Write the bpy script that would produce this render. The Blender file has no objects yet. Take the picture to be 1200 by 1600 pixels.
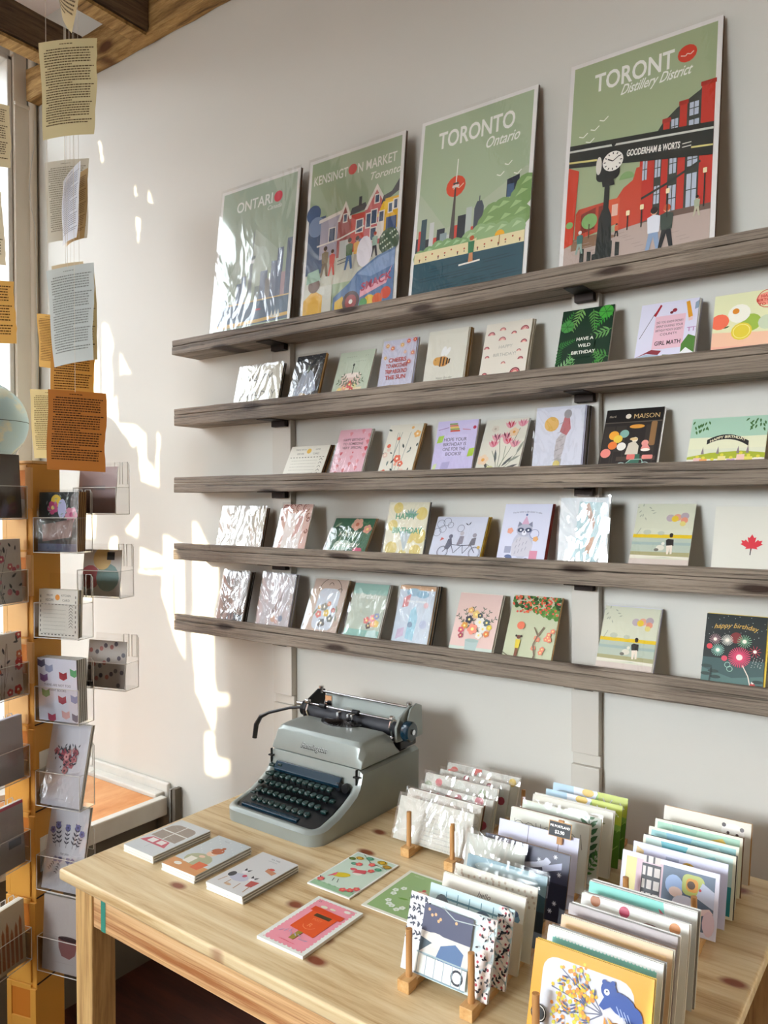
import bpy, bmesh, math, random
from mathutils import Vector, Matrix
PI = math.pi
C = bpy.context.scene.collection
SC = bpy.context.scene
RND = random.Random(7)

# ------------------------------------------------------------------ camera
CAM = Vector((0.0, -1.5, 1.3709))
YAW, PITCH, ROLL, FPX = 0.626, -0.0144, -0.0033, 1204.09
fwd = Vector((-math.sin(YAW)*math.cos(PITCH), math.cos(YAW)*math.cos(PITCH), math.sin(PITCH)))
rgt = Vector((math.cos(YAW), math.sin(YAW), 0)); upv = rgt.cross(fwd)
r2 = rgt*math.cos(ROLL) + upv*math.sin(ROLL); u2 = -rgt*math.sin(ROLL) + upv*math.cos(ROLL)
cd = bpy.data.cameras.new('camera'); co = bpy.data.objects.new('camera', cd); C.objects.link(co)
cd.sensor_fit = 'HORIZONTAL'; cd.sensor_width = 36; cd.lens = 36*FPX/1200; cd.clip_start = 0.02; cd.clip_end = 200
m4 = Matrix((r2, u2, -fwd)).transposed().to_4x4(); m4.translation = CAM; co.matrix_world = m4
SC.camera = co
# ------------------------------------------------------------------ light and exposure
SC.view_settings.view_transform = 'Standard'; SC.view_settings.look = 'None'
SC.view_settings.gamma = 1; SC.view_settings.use_curve_mapping = False
SC.view_settings.exposure = 0.45
SUN_DIR = Vector((0.5, 1.0, -0.27)).normalized()
W = bpy.data.worlds.new('sky'); SC.world = W; W.use_nodes = True
bg = W.node_tree.nodes['Background']; bg.inputs[0].default_value = (0.87, 0.94, 1.0, 1)
_n = W.node_tree.nodes; _l = W.node_tree.links            # bright haze in the sky near the low sun
_tc = _n.new('ShaderNodeTexCoord'); _dp = _n.new('ShaderNodeVectorMath'); _dp.operation = 'DOT_PRODUCT'; _dp.inputs[1].default_value = Vector((-0.33, -0.90, 0.30)).normalized()
_mr = _n.new('ShaderNodeMapRange'); _mr.interpolation_type = 'SMOOTHSTEP'; _mr.inputs[1].default_value = 0.93; _mr.inputs[2].default_value = 0.985; _mr.inputs[3].default_value = 6.8; _mr.inputs[4].default_value = 40.0
_l.new(_tc.outputs['Generated'], _dp.inputs[0]); _l.new(_dp.outputs['Value'], _mr.inputs[0]); _l.new(_mr.outputs[0], bg.inputs[1])
sd = bpy.data.lights.new('low_sun', 'SUN'); sd.energy = 10; sd.angle = math.radians(0.3); sd.color = (1, 0.85, 0.56)
so = bpy.data.objects.new('low_sun', sd); C.objects.link(so); so.rotation_euler = SUN_DIR.to_track_quat('-Z', 'Y').to_euler()
def area(name, loc, rot, sx, sy, e, col, portal=False):
    d = bpy.data.lights.new(name, 'AREA'); d.shape = 'RECTANGLE'; d.size = sx; d.size_y = sy; d.energy = e; d.color = col
    o = bpy.data.objects.new(name, d); C.objects.link(o); o.location = loc; o.rotation_euler = rot
    if portal: d.cycles.is_portal = True
    return o
area('window_portal', (-2.63, -1.32, 1.75), (0, -PI/2, 0), 2.3, 2.46, 1, (1, 1, 1), True)
area('window_portal', (-2.63, -3.33, 1.6), (0, -PI/2, 0), 2.6, 1.17, 1, (1, 1, 1), True)
area('window_portal', (-1.7, -5.03, 2.25), (PI/2, 0, 0), 1.56, 1.26, 1, (1, 1, 1), True)
area('warm_fill_light', (0.9, -2.7, 3.0), (0, 0, 0), 1.6, 1.6, 14, (1, 0.80, 0.60))  # added warm fill from overhead, no lamp fixture belongs to it
area('warm_fill_light', (1.9, -0.9, 3.0), (0, 0, 0), 0.8, 0.8, 3, (1, 0.80, 0.60))  # smaller added fill, further right

# ------------------------------------------------------------------ helpers
def lin(h):
    if isinstance(h, (tuple, list)): v = [x/255 for x in h[:3]]
    else:
        h = h.lstrip('#'); h = h if len(h) == 6 else ''.join(q*2 for q in h); v = [int(h[i:i+2], 16)/255 for i in (0, 2, 4)]
    return tuple((x/12.92 if x <= 0.04045 else ((x+0.055)/1.055)**2.4) for x in v) + (1,)
def N(nt, t, **kw):
    n = nt.nodes.new(t)
    for k, v in kw.items():
        if k.startswith('_'): setattr(n, k[1:], v)
        else: n.inputs[k].default_value = v
    return n
def base_mat(name):
    m = bpy.data.materials.new(name); m.use_nodes = True
    return m, m.node_tree, m.node_tree.nodes['Principled BSDF']
def mat(name, col, rough=0.5, metal=0, bump=0, bscale=60, var=0.0, vscale=8, spec=0.5, coat=0):
    m, nt, b = base_mat(name)
    b.inputs['Roughness'].default_value = rough; b.inputs['Metallic'].default_value = metal
    b.inputs['Base Color'].default_value = lin(col); b.inputs['Specular IOR Level'].default_value = spec
    b.inputs['Coat Weight'].default_value = coat
    tc = N(nt, 'ShaderNodeTexCoord')
    if var:
        n = N(nt, 'ShaderNodeTexNoise', Scale=vscale, Detail=5); nt.links.new(tc.outputs['Object'], n.inputs['Vector'])
        mx = N(nt, 'ShaderNodeMix', _data_type='RGBA', _blend_type='MULTIPLY'); mx.inputs[0].default_value = 1
        cr = N(nt, 'ShaderNodeMapRange'); cr.inputs[3].default_value = 1-var; cr.inputs[4].default_value = 1+var*0.3
        nt.links.new(n.outputs[0], cr.inputs[0]); nt.links.new(cr.outputs[0], mx.inputs[7]); mx.inputs[6].default_value = lin(col)
        nt.links.new(mx.outputs[2], b.inputs['Base Color'])
    if bump:
        n = N(nt, 'ShaderNodeTexNoise', Scale=bscale, Detail=4); nt.links.new(tc.outputs['Object'], n.inputs['Vector'])
        bp = N(nt, 'ShaderNodeBump', Strength=bump, Distance=0.002); nt.links.new(n.outputs[0], bp.inputs['Height'])
        nt.links.new(bp.outputs[0], b.inputs['Normal'])
    return m
def wood(name, c1, c2, c3, stretch=(1.2, 14, 14), scale=3, rough=0.6, knots=0.0, knotcol='#4a2616', bump=0.3, saw=0.0, ring=0.35, cracks=0.0, kscale=(2.2, 5.5, 1), krot=(0, 0, 0)):
    m, nt, b = base_mat(name); L = nt.links.new
    tc = N(nt, 'ShaderNodeTexCoord'); mp = N(nt, 'ShaderNodeMapping'); mp.inputs['Scale'].default_value = stretch
    L(tc.outputs['Object'], mp.inputs['Vector'])
    n = N(nt, 'ShaderNodeTexNoise', Scale=scale, Detail=8, Roughness=0.65, Distortion=0.6); L(mp.outputs[0], n.inputs['Vector'])
    n2 = N(nt, 'ShaderNodeTexNoise', Scale=scale*6, Detail=6, Roughness=0.7); L(mp.outputs[0], n2.inputs['Vector'])
    ad = N(nt, 'ShaderNodeMath', _operation='MULTIPLY_ADD'); L(n2.outputs[0], ad.inputs[0]); ad.inputs[1].default_value = ring; L(n.outputs[0], ad.inputs[2])
    rp = N(nt, 'ShaderNodeValToRGB'); e = rp.color_ramp.elements
    e[0].position = 0.42; e[0].color = lin(c1); e[1].position = 0.86; e[1].color = lin(c3)
    x = e.new(0.62); x.color = lin(c2); L(ad.outputs[0], rp.inputs[0])
    out = rp.outputs[0]
    if knots:
        mk = N(nt, 'ShaderNodeMapping'); mk.inputs['Scale'].default_value = kscale; mk.inputs['Rotation'].default_value = krot; L(tc.outputs['Object'], mk.inputs['Vector'])
        nz = N(nt, 'ShaderNodeTexNoise', Scale=3.0, Detail=2); L(mk.outputs[0], nz.inputs['Vector'])
        mxv = N(nt, 'ShaderNodeMix', _data_type='RGBA'); mxv.inputs[0].default_value = 0.08
        L(mk.outputs[0], mxv.inputs[6]); L(nz.outputs['Color'], mxv.inputs[7])
        vo = N(nt, 'ShaderNodeTexVoronoi', _voronoi_dimensions='2D', Scale=1.0, Randomness=1.0); L(mxv.outputs[2], vo.inputs['Vector'])
        mr = N(nt, 'ShaderNodeMapRange'); mr.inputs[1].default_value = knots*0.45; mr.inputs[2].default_value = knots; mr.inputs[3].default_value = 1; mr.inputs[4].default_value = 0
        L(vo.outputs['Distance'], mr.inputs[0])
        mx = N(nt, 'ShaderNodeMix', _data_type='RGBA'); L(mr.outputs[0], mx.inputs[0]); L(out, mx.inputs[6]); mx.inputs[7].default_value = lin(knotcol)
        out = mx.outputs[2]
    crk = None
    if cracks:
        mc = N(nt, 'ShaderNodeMapping'); mc.inputs['Scale'].default_value = (0.9, 34, 40); L(tc.outputs['Object'], mc.inputs['Vector'])
        nc = N(nt, 'ShaderNodeTexNoise', Scale=3.0, Detail=5, Distortion=0.8); L(mc.outputs[0], nc.inputs['Vector'])
        mcr = N(nt, 'ShaderNodeMapRange'); mcr.inputs[1].default_value = 0.60; mcr.inputs[2].default_value = 0.66; mcr.inputs[3].default_value = 1; mcr.inputs[4].default_value = 1-cracks
        L(nc.outputs[0], mcr.inputs[0]); crk = mcr.outputs[0]
        nb = N(nt, 'ShaderNodeTexNoise', Scale=3.5, Detail=3); L(tc.outputs['Object'], nb.inputs['Vector'])
        mb_ = N(nt, 'ShaderNodeMapRange'); mb_.inputs[1].default_value = 0.3; mb_.inputs[2].default_value = 0.7; mb_.inputs[3].default_value = 0.72; mb_.inputs[4].default_value = 1.2; L(nb.outputs[0], mb_.inputs[0])
        mm = N(nt, 'ShaderNodeMath', _operation='MULTIPLY'); L(crk, mm.inputs[0]); L(mb_.outputs[0], mm.inputs[1])
        vm = N(nt, 'ShaderNodeVectorMath', _operation='SCALE'); L(out, vm.inputs[0]); L(mm.outputs[0], vm.inputs['Scale']); out = vm.outputs[0]
    L(out, b.inputs['Base Color']); b.inputs['Roughness'].default_value = rough
    h = ad.outputs[0]
    if crk:
        hc = N(nt, 'ShaderNodeMath', _operation='ADD'); L(h, hc.inputs[0]); L(crk, hc.inputs[1]); h = hc.outputs[0]
    if saw:
        ms = N(nt, 'ShaderNodeMapping'); ms.inputs['Scale'].default_value = (1, 0.2, 0.35); L(tc.outputs['Object'], ms.inputs['Vector'])
        wv = N(nt, 'ShaderNodeTexWave', Scale=22, Distortion=9, Detail=3); L(ms.outputs[0], wv.inputs['Vector'])
        a2 = N(nt, 'ShaderNodeMath', _operation='MULTIPLY_ADD'); L(wv.outputs['Fac'], a2.inputs[0]); a2.inputs[1].default_value = saw; L(h, a2.inputs[2]); h = a2.outputs[0]
    bp = N(nt, 'ShaderNodeBump', Strength=bump, Distance=0.004); L(h, bp.inputs['Height']); L(bp.outputs[0], b.inputs['Normal'])
    return m
def paint_mat(name, rough=0.45, spec=0.4, trans=0.0):
    m, nt, b = base_mat(name)
    a = N(nt, 'ShaderNodeVertexColor', _layer_name='Paint'); nt.links.new(a.outputs[0], b.inputs['Base Color'])
    b.inputs['Roughness'].default_value = rough; b.inputs['Specular IOR Level'].default_value = spec
    if trans:
        t = N(nt, 'ShaderNodeBsdfTranslucent'); nt.links.new(a.outputs[0], t.inputs[0])
        mx = N(nt, 'ShaderNodeMixShader'); mx.inputs[0].default_value = trans
        nt.links.new(b.outputs[0], mx.inputs[1]); nt.links.new(t.outputs[0], mx.inputs[2])
        nt.links.new(mx.outputs[0], nt.nodes['Material Output'].inputs[0])
    return m
def film(name, refl=0.09, rough=0.06, bump=0.0, bscale=9, tint=(1, 1, 1, 1)):
    m, nt, b = base_mat(name); nt.nodes.remove(b); L = nt.links.new
    tr = N(nt, 'ShaderNodeBsdfTransparent'); tr.inputs[0].default_value = tint
    gl = N(nt, 'ShaderNodeBsdfGlossy', Roughness=rough)
    fr = N(nt, 'ShaderNodeLayerWeight', Blend=0.5); pw = N(nt, 'ShaderNodeMath', _operation='POWER'); pw.inputs[1].default_value = 4.0
    ma = N(nt, 'ShaderNodeMath', _operation='MULTIPLY_ADD'); ma.inputs[1].default_value = 0.7; ma.inputs[2].default_value = refl+0.03; ma.use_clamp = True
    L(fr.outputs['Facing'], pw.inputs[0])
    mx = N(nt, 'ShaderNodeMixShader')
    if bump:
        tc = N(nt, 'ShaderNodeTexCoord'); mp = N(nt, 'ShaderNodeMapping'); mp.inputs['Scale'].default_value = (1.0, 1, 0.6); mp.inputs['Rotation'].default_value = (0, 0.5, 0)
        L(tc.outputs['Object'], mp.inputs[0])
        n = N(nt, 'ShaderNodeTexNoise', Scale=bscale, Detail=2.5, Distortion=1.6); L(mp.outputs[0], n.inputs['Vector'])
        w = N(nt, 'ShaderNodeMath', _operation='PINGPONG'); w.inputs[1].default_value = 0.09; L(n.outputs[0], w.inputs[0])
        bp = N(nt, 'ShaderNodeBump', Strength=bump, Distance=0.02); L(w.outputs[0], bp.inputs['Height'])
        L(bp.outputs[0], gl.inputs['Normal'])
    L(pw.outputs[0], ma.inputs[0]); L(ma.outputs[0], mx.inputs[0]); L(tr.outputs[0], mx.inputs[1]); L(gl.outputs[0], mx.inputs[2])
    L(mx.outputs[0], nt.nodes['Material Output'].inputs[0])
    return m

def tag(o, label=None, cat=None, group=None, kind=None):
    if label: o['label'] = label
    if cat: o['category'] = cat
    if group: o['group'] = group
    if kind: o['kind'] = kind
    return o
def empty(name, loc=(0, 0, 0), rot=(0, 0, 0)):
    o = bpy.data.objects.new(name, None); C.objects.link(o); o.location = loc; o.rotation_euler = rot; o.empty_display_size = 0.02
    return o
def link(name, me, parent=None, loc=None, rot=None):
    o = bpy.data.objects.new(name, me); C.objects.link(o)
    if parent is not None: o.parent = parent
    if loc is not None: o.location = loc
    if rot is not None: o.rotation_euler = rot
    return o
def children(o): return [c for c in C.objects if c.parent == o]

class MB:
    def __init__(s): s.v = []; s.f = []; s.sm = False
    def quadbox(s, x0, y0, z0, x1, y1, z1, M=None):
        b = len(s.v)
        for z in (z0, z1):
            for y in (y0, y1):
                for x in (x0, x1):
                    p = Vector((x, y, z)); s.v.append(tuple(M @ p) if M else tuple(p))
        s.f += [tuple(b+i for i in q) for q in ((0, 2, 3, 1), (4, 5, 7, 6), (0, 1, 5, 4), (2, 6, 7, 3), (0, 4, 6, 2), (1, 3, 7, 5))]
        return s
    box = quadbox
    def tube(s, pts, r, n=10, caps=True):
        pts = [Vector(p) for p in pts]; b = len(s.v); rr = r if isinstance(r, (list, tuple)) else [r]*len(pts)
        prev = None
        for i, p in enumerate(pts):
            t = (pts[min(i+1, len(pts)-1)]-pts[max(i-1, 0)]).normalized()
            if prev is None:
                a = Vector((0, 0, 1)) if abs(t.z) < 0.9 else Vector((1, 0, 0)); prev = t.cross(a).normalized()
            prev = (prev - t*prev.dot(t)).normalized(); q = t.cross(prev)
            for k in range(n):
                an = 2*PI*k/n; s.v.append(tuple(p+(prev*math.cos(an)+q*math.sin(an))*rr[i]))
        for i in range(len(pts)-1):
            for k in range(n):
                s.f.append((b+i*n+k, b+i*n+(k+1) % n, b+(i+1)*n+(k+1) % n, b+(i+1)*n+k))
        if caps: s.f += [tuple(b+k for k in range(n))[::-1], tuple(b+(len(pts)-1)*n+k for k in range(n))]
        return s
    def prism(s, poly, axis, a, b_):
        """poly of 2D points extruded along axis from a to b"""
        n = len(poly); b = len(s.v)
        for t in (a, b_):
            for p in poly:
                s.v.append({'x': (t, p[0], p[1]), 'y': (p[0], t, p[1]), 'z': (p[0], p[1], t)}[axis])
        s.f += [tuple(b+k for k in range(n)), tuple(b+n+k for k in range(n))[::-1]]
        for k in range(n): s.f.append((b+k, b+n+k, b+n+(k+1) % n, b+(k+1) % n))
        return s
    def lathe(s, prof, n=24, c=(0, 0, 0), axis='z'):
        b = len(s.v)
        for r, h in prof:
            for k in range(n):
                a = 2*PI*k/n; x, y = r*math.cos(a), r*math.sin(a)
                s.v.append({'z': (c[0]+x, c[1]+y, c[2]+h), 'x': (c[0]+h, c[1]+x, c[2]+y), 'y': (c[0]+x, c[1]+h, c[2]+y)}[axis])
        for i in range(len(prof)-1):
            for k in range(n): s.f.append((b+i*n+k, b+i*n+(k+1) % n, b+(i+1)*n+(k+1) % n, b+(i+1)*n+k))
        s.f += [tuple(b+k for k in range(n))[::-1], tuple(b+(len(prof)-1)*n+k for k in range(n))]
        return s
    def mesh(s, name, m, smooth=False, normals=True):
        me = bpy.data.meshes.new(name); me.from_pydata(s.v, [], s.f); me.materials.append(m)
        if normals:
            bm = bmesh.new(); bm.from_mesh(me); bmesh.ops.recalc_face_normals(bm, faces=bm.faces); bm.to_mesh(me); bm.free()
        if smooth:
            for p in me.polygons: p.use_smooth = True
        me.update(); return me
    def build(s, name, m, parent=None, smooth=False, bevel=0, seg=2, loc=None, rot=None):
        o = link(name, s.mesh(name, m, smooth), parent, loc, rot)
        if bevel:
            md = o.modifiers.new('bevel', 'BEVEL'); md.width = bevel; md.segments = seg; md.limit_method = 'ANGLE'; md.angle_limit = math.radians(40)
            if smooth or seg > 2:
                for p in o.data.polygons: p.use_smooth = True
                w = o.modifiers.new('wn', 'WEIGHTED_NORMAL'); w.keep_sharp = True
        elif smooth:
            try: o.data.set_sharp_from_angle(angle=math.radians(38))
            except Exception: pass
        return o

# ------------------------------------------------------------------ flat printed artwork
_tx = {}
def glyphs(txt, bold=0.0):
    k = (txt, bold)
    if k not in _tx:
        cu = bpy.data.curves.new('t', 'FONT'); cu.body = txt; cu.size = 1; cu.offset = bold; cu.resolution_u = 3
        o = bpy.data.objects.new('t', cu); C.objects.link(o)
        dg = bpy.context.evaluated_depsgraph_get(); dg.update()
        me = o.evaluated_get(dg).to_mesh()
        vs = [(v.co.x, v.co.y) for v in me.vertices]; fs = [tuple(p.vertices) for p in me.polygons]
        o.evaluated_get(dg).to_mesh_clear(); bpy.data.objects.remove(o); bpy.data.curves.remove(cu)
        if vs:
            x0 = min(v[0] for v in vs); x1 = max(v[0] for v in vs)
        else: x0 = x1 = 0
        _tx[k] = (vs, fs, x0, x1)
    return _tx[k]
def clip(poly, w, h):
    for ax, lim, sgn in ((0, 0, 1), (0, w, -1), (1, 0, 1), (1, h, -1)):
        out = []; n = len(poly)
        for i in range(n):
            a, b = poly[i], poly[(i+1) % n]
            ia = (a[ax]-lim)*sgn >= -1e-9; ib = (b[ax]-lim)*sgn >= -1e-9
            if ia: out.append(a)
            if ia != ib:
                t = (lim-a[ax])/(b[ax]-a[ax]); out.append((a[0]+t*(b[0]-a[0]), a[1]+t*(b[1]-a[1])))
        poly = out
        if len(poly) < 3: return None
    return poly
class Art:
    """2D drawing, u 0..100 across, v 0..V up; turned into one mesh with painted faces"""
    def __init__(s, w, h):
        s.w, s.h = w, h; s.V = 100*h/w; s.k = w/100; s.vs = []; s.fs = []; s.cs = []; s.e = 0; s.rnd = random.Random(int(w*1e5)+len(_tx)*7)
    def p(s, pts, c, up=True):
        q = clip([(float(a), float(b)) for a, b in pts], 100, s.V)
        if not q: return s
        if up: s.e += 1.2e-5
        b = len(s.vs); s.vs += [(x*s.k, y*s.k, s.e) for x, y in q]; s.fs.append(tuple(range(b, b+len(q)))); s.cs.append(lin(c)); return s
    def r(s, x0, y0, x1, y1, c): return s.p([(x0, y0), (x1, y0), (x1, y1), (x0, y1)], c)
    def rr(s, x0, y0, x1, y1, rad, c):
        pts = []
        for cx, cy, a0 in ((x1-rad, y0+rad, -90), (x1-rad, y1-rad, 0), (x0+rad, y1-rad, 90), (x0+rad, y0+rad, 180)):
            for k in range(5): a = math.radians(a0+22.5*k); pts.append((cx+rad*math.cos(a), cy+rad*math.sin(a)))
        return s.p(pts, c)
    def c(s, x, y, r, c, ry=None, n=14, rot=0, a0=0, a1=360):
        ry = r if ry is None else ry; ro = math.radians(rot); pts = []
        full = abs(a1-a0) >= 360
        for k in range(n + (0 if full else 1)):
            a = math.radians(a0+(a1-a0)*k/n); px, py = r*math.cos(a), ry*math.sin(a)
            pts.append((x+px*math.cos(ro)-py*math.sin(ro), y+px*math.sin(ro)+py*math.cos(ro)))
        return s.p(pts, c)
    def ring(s, x, y, r, w, c, n=16, a0=0, a1=360):
        s.e += 1.2e-5
        for k in range(n):
            a = math.radians(a0+(a1-a0)*k/n); b = math.radians(a0+(a1-a0)*(k+1)/n)
            s.p([(x+r*math.cos(a), y+r*math.sin(a)), (x+r*math.cos(b), y+r*math.sin(b)), (x+(r-w)*math.cos(b), y+(r-w)*math.sin(b)), (x+(r-w)*math.cos(a), y+(r-w)*math.sin(a))], c, False)
        return s
    def l(s, pts, w, c):
        s.e += 1.2e-5
        for (x0, y0), (x1, y1) in zip(pts, pts[1:]):
            d = math.hypot(x1-x0, y1-y0) or 1; nx, ny = -(y1-y0)/d*w/2, (x1-x0)/d*w/2
            s.p([(x0-nx, y0-ny), (x1-nx, y1-ny), (x1+nx, y1+ny), (x0+nx, y0+ny)], c, False)
        return s
    def leaf(s, x, y, L, ang, c, w=0.3):
        a = math.radians(ang); d = (math.cos(a), math.sin(a)); n = (-d[1], d[0])
        return s.p([(x+d[0]*L*t+n[0]*L*w*k, y+d[1]*L*t+n[1]*L*w*k) for t, k in ((0, 0), (0.3, -0.42), (0.65, -0.38), (1, 0), (0.65, 0.38), (0.3, 0.42))], c)
    def fl(s, x, y, r, c, c2='#f6e08a', n=5):
        s.e += 1.2e-5
        for k in range(n):
            a = 2*PI*k/n+x; s.e -= 0.6e-5
            s.c(x+math.cos(a)*r*0.55, y+math.sin(a)*r*0.55, r*0.5, c, n=7)
        return s.c(x, y, r*0.32, c2, n=7)
    def frond(s, x, y, L, ang, c, n=7, w=0.4):
        a = math.radians(ang); s.l([(x, y), (x+math.cos(a)*L, y+math.sin(a)*L)], L*0.03, c)
        for k in range(n):
            t = (k+0.6)/n; l = L*w*(1-0.6*t)
            for sg in (1, -1): s.leaf(x+math.cos(a)*L*t, y+math.sin(a)*L*t, l, ang+sg*48, c, 0.26)
        return s
    def sprig(s, x, y, L, ang, c, n=5, lw=0.28, bend=0.0):
        px, py, a = x, y, ang; pts = [(x, y)]
        for k in range(n):
            a += bend; px += math.cos(math.radians(a))*L/n; py += math.sin(math.radians(a))*L/n; pts.append((px, py))
            for sg in (1, -1): s.leaf(px, py, L*lw, a+sg*50, c, 0.42)
        return s.l(pts, max(0.5, L*0.02), c)
    def t(s, txt, x, y, size, c, al='c', it=0.0, bold=0.0, maxw=None, rot=0, sy=1.0, skew=0.0, arc=0):
        vs, fs, x0, x1 = glyphs(txt, bold)
        if not vs: return s
        sx = size
        if maxw and (x1-x0)*size > maxw: sx = maxw/(x1-x0)
        wd = (x1-x0)*sx; ox = {'c': -wd/2, 'l': 0, 'r': -wd}[al]; s.e += 1.2e-5; ro = math.radians(rot)
        b = len(s.vs); cc = lin(c)
        for vx, vy in vs:
            px = (vx-x0)*sx+ox+vy*size*it; py = vy*size*sy+px*skew - arc*(px/ (wd/2))**2 if wd else 0
            qx, qy = x+px*math.cos(ro)-py*math.sin(ro), y+px*math.sin(ro)+py*math.cos(ro)
            s.vs.append((min(max(qx, 0), 100)*s.k, min(max(qy, 0), s.V)*s.k, s.e))
        for f in fs: s.fs.append(tuple(b+i for i in f)); s.cs.append(cc)
        return s
    def squig(s, x, y, w, c, th=0.5, seed=1):
        rn = random.Random(seed); px = x; s.e += 1.2e-5
        while px < x+w-1:
            ww = min(rn.uniform(1.5, 6), x+w-px); s.p([(px, y), (px+ww, y), (px+ww, y+th), (px, y+th)], c, False); px += ww+0.9
        return s
    def mesh(s, name='artwork', m=None):
        me = bpy.data.meshes.new(name); me.from_pydata([(x, -z, y) for x, y, z in s.vs], [], s.fs)
        at = me.color_attributes.new('Paint', 'FLOAT_COLOR', 'CORNER'); i = 0; buf = []
        for f, cc in zip(s.fs, s.cs): buf += list(cc)*len(f)
        at.data.foreach_set('color', buf)
        me.materials.append(m or M['print']); me.update(); return me

# ------------------------------------------------------------------ materials
M = {}
M['print'] = paint_mat('printed paper', 0.42, 0.45)
M['page'] = paint_mat('old book paper', 0.8, 0.15, trans=0.35)
M['white_board'] = mat('white card stock', '#e9e8e2', 0.55)
M['cream_board'] = mat('cream card stock', '#ddd8c6', 0.55)
M['grey_board'] = mat('grey card stock', '#8d8a84', 0.55)
M['dark_board'] = mat('dark card stock', '#2c2926', 0.5)
M['kraft'] = mat('kraft envelope paper', '#b98f55', 0.65, var=0.15)
M['yellow_board'] = mat('yellow envelope paper', '#d9b83a', 0.6)
M['red_board'] = mat('red envelope paper', '#a8392c', 0.6)
M['lilac_board'] = mat('lilac envelope paper', '#c9cbe4', 0.6)
M['brown_board'] = mat('brown envelope paper', '#6e4c30', 0.65)
M['film'] = film('smooth clear film', 0.03, 0.07, 0.05, 14)
M['film_soft'] = film('soft clear film', -0.02, 0.38)
M['film_glint'] = film('lightly creased film', 0.0, 0.14, 0.28, 8)
M['film_wrinkled'] = film('wrinkled clear film', 0.12, 0.08, 0.32, 7)
M['film_crumpled'] = film('crumpled clear film', 0.13, 0.09, 0.42, 8)
M['film_poster'] = film('loose poster film', 0.10, 0.07, 0.26, 5)
M['glass'] = film('window glass', 0.01, 0.01)
M['acrylic'] = film('clear acrylic', 0.0, 0.03, 0, tint=(0.985, 0.985, 0.985, 1))
M['acrylic_edge'] = mat('acrylic cut edge', '#d9d6cf', 0.25, spec=0.8)
M['wall'] = mat('painted plaster', '#d3d1c8', 0.62, bump=0.12, bscale=14, var=0.035, vscale=2.5)
M['wall_dull'] = mat('shop wall paint', '#b9b1a4', 0.8)
M['ceiling'] = mat('ceiling paint', '#f3ebe9', 0.85)
M['trim'] = mat('cream gloss trim', '#e4dac7', 0.45, bump=0.2, bscale=30, var=0.06, vscale=12)
M['trim_white'] = mat('old white trim', '#d9d6cd', 0.55, bump=0.4, bscale=25, var=0.15, vscale=20)
M['strip'] = mat('painted shelf upright', '#cbc6bb', 0.5, var=0.04)
M['iron'] = mat('dark iron', '#2b211c', 0.55, 0.6, var=0.3, vscale=40)
M['shelf'] = wood('weathered barn wood', '#1f1813', '#64574b', '#9c8e7e', (0.55, 20, 30), 6.0, 0.6, knots=0.13, knotcol='#3a281c', bump=0.9, saw=0.12, ring=0.6, cracks=0.6, kscale=(3.1, 13, 13), krot=(-PI/2, 0, 0))
M['beam'] = wood('rough joist timber', '#2e2219', '#5a4632', '#7d6547', (14, 1.0, 14), 4, 0.85, bump=0.9)
M['beam_x'] = wood('rough wall beam timber', '#4a3219', '#94713f', '#c8a468', (1.5, 12, 14), 3.2, 0.85, knots=0.2, knotcol='#5c3512', bump=0.8, kscale=(4, 9, 9), krot=(-PI/2, 0, 0))
M['pine'] = wood('varnished pine', '#b58f5e', '#d6bd90', '#e6d4ae', (1.0, 16, 16), 3.0, 0.38, knots=0.085, knotcol='#84452a', bump=0.12, ring=0.28, kscale=(4.2, 7.5, 1))
M['pine_edge'] = wood('pine board edge', '#c9a672', '#e3cfa4', '#efe2c2', (1.0, 20, 20), 2.2, 0.4, bump=0.2, ring=0.2)
M['pine_grain'] = wood('striped pine apron', '#a5683a', '#e0b682', '#f2d8ae', (0.7, 30, 34), 2.6, 0.5, bump=0.2, ring=0.15)
M['pine_leg'] = wood('pine leg', '#9a6f3f', '#d2ab70', '#e4c892', (18, 18, 1.0), 2.4, 0.5, bump=0.2, ring=0.2)
M['oak'] = wood('oiled rack wood', '#a06a36', '#c99a5e', '#d9b27a', (20, 2, 20), 3, 0.5, bump=0.15)
M['dowel'] = wood('rack dowel wood', '#8f5c30', '#b98650', '#cb9c66', (20, 20, 2), 3, 0.5, bump=0.15)
M['platform'] = wood('orange plywood', '#a05a2a', '#cf8a4e', '#e2a872', (3, 1, 3), 2.0, 0.6, knots=0.22, knotcol='#b9a79a', bump=0.2, kscale=(2, 2, 2))
M['concrete'] = mat('grey painted brick', '#6f675a', 0.85, bump=0.5, bscale=20, var=0.25, vscale=6)
M['floor'] = wood('dark red floorboards', '#220d08', '#3c1a10', '#542818', (1.0, 9, 1), 2.0, 0.5, bump=0.2)
M['ochre'] = mat('ochre board', '#d79a3c', 0.55, var=0.06)
M['ochre_pale'] = mat('pale ochre board', '#dfb070', 0.55, var=0.06)
M['ochre_deep'] = mat('orange inner board', '#c4741a', 0.6)
M['tw_grey'] = mat('grey green enamel', '#98a09b', 0.33, 0.25, bump=0.05, bscale=200, var=0.14, vscale=18, coat=0.25)
M['tw_blue'] = mat('petrol blue plastic', '#092a3b', 0.22, spec=0.7)
M['tw_black'] = mat('black enamel', '#15171a', 0.3, 0.2)
M['rubber'] = mat('worn platen rubber', '#33343a', 0.5, bump=0.1, var=0.2, vscale=30)
M['chrome'] = mat('chrome', '#d8d8da', 0.12, 1.0)
M['key'] = mat('dark green key tops', '#10312f', 0.2, spec=0.8)
M['thread'] = mat('white thread', '#d8cfbd', 0.7)
M['globe'] = mat('globe print', '#b9cdd0', 0.35, var=0.25, vscale=9)
M['brick'] = None
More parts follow.
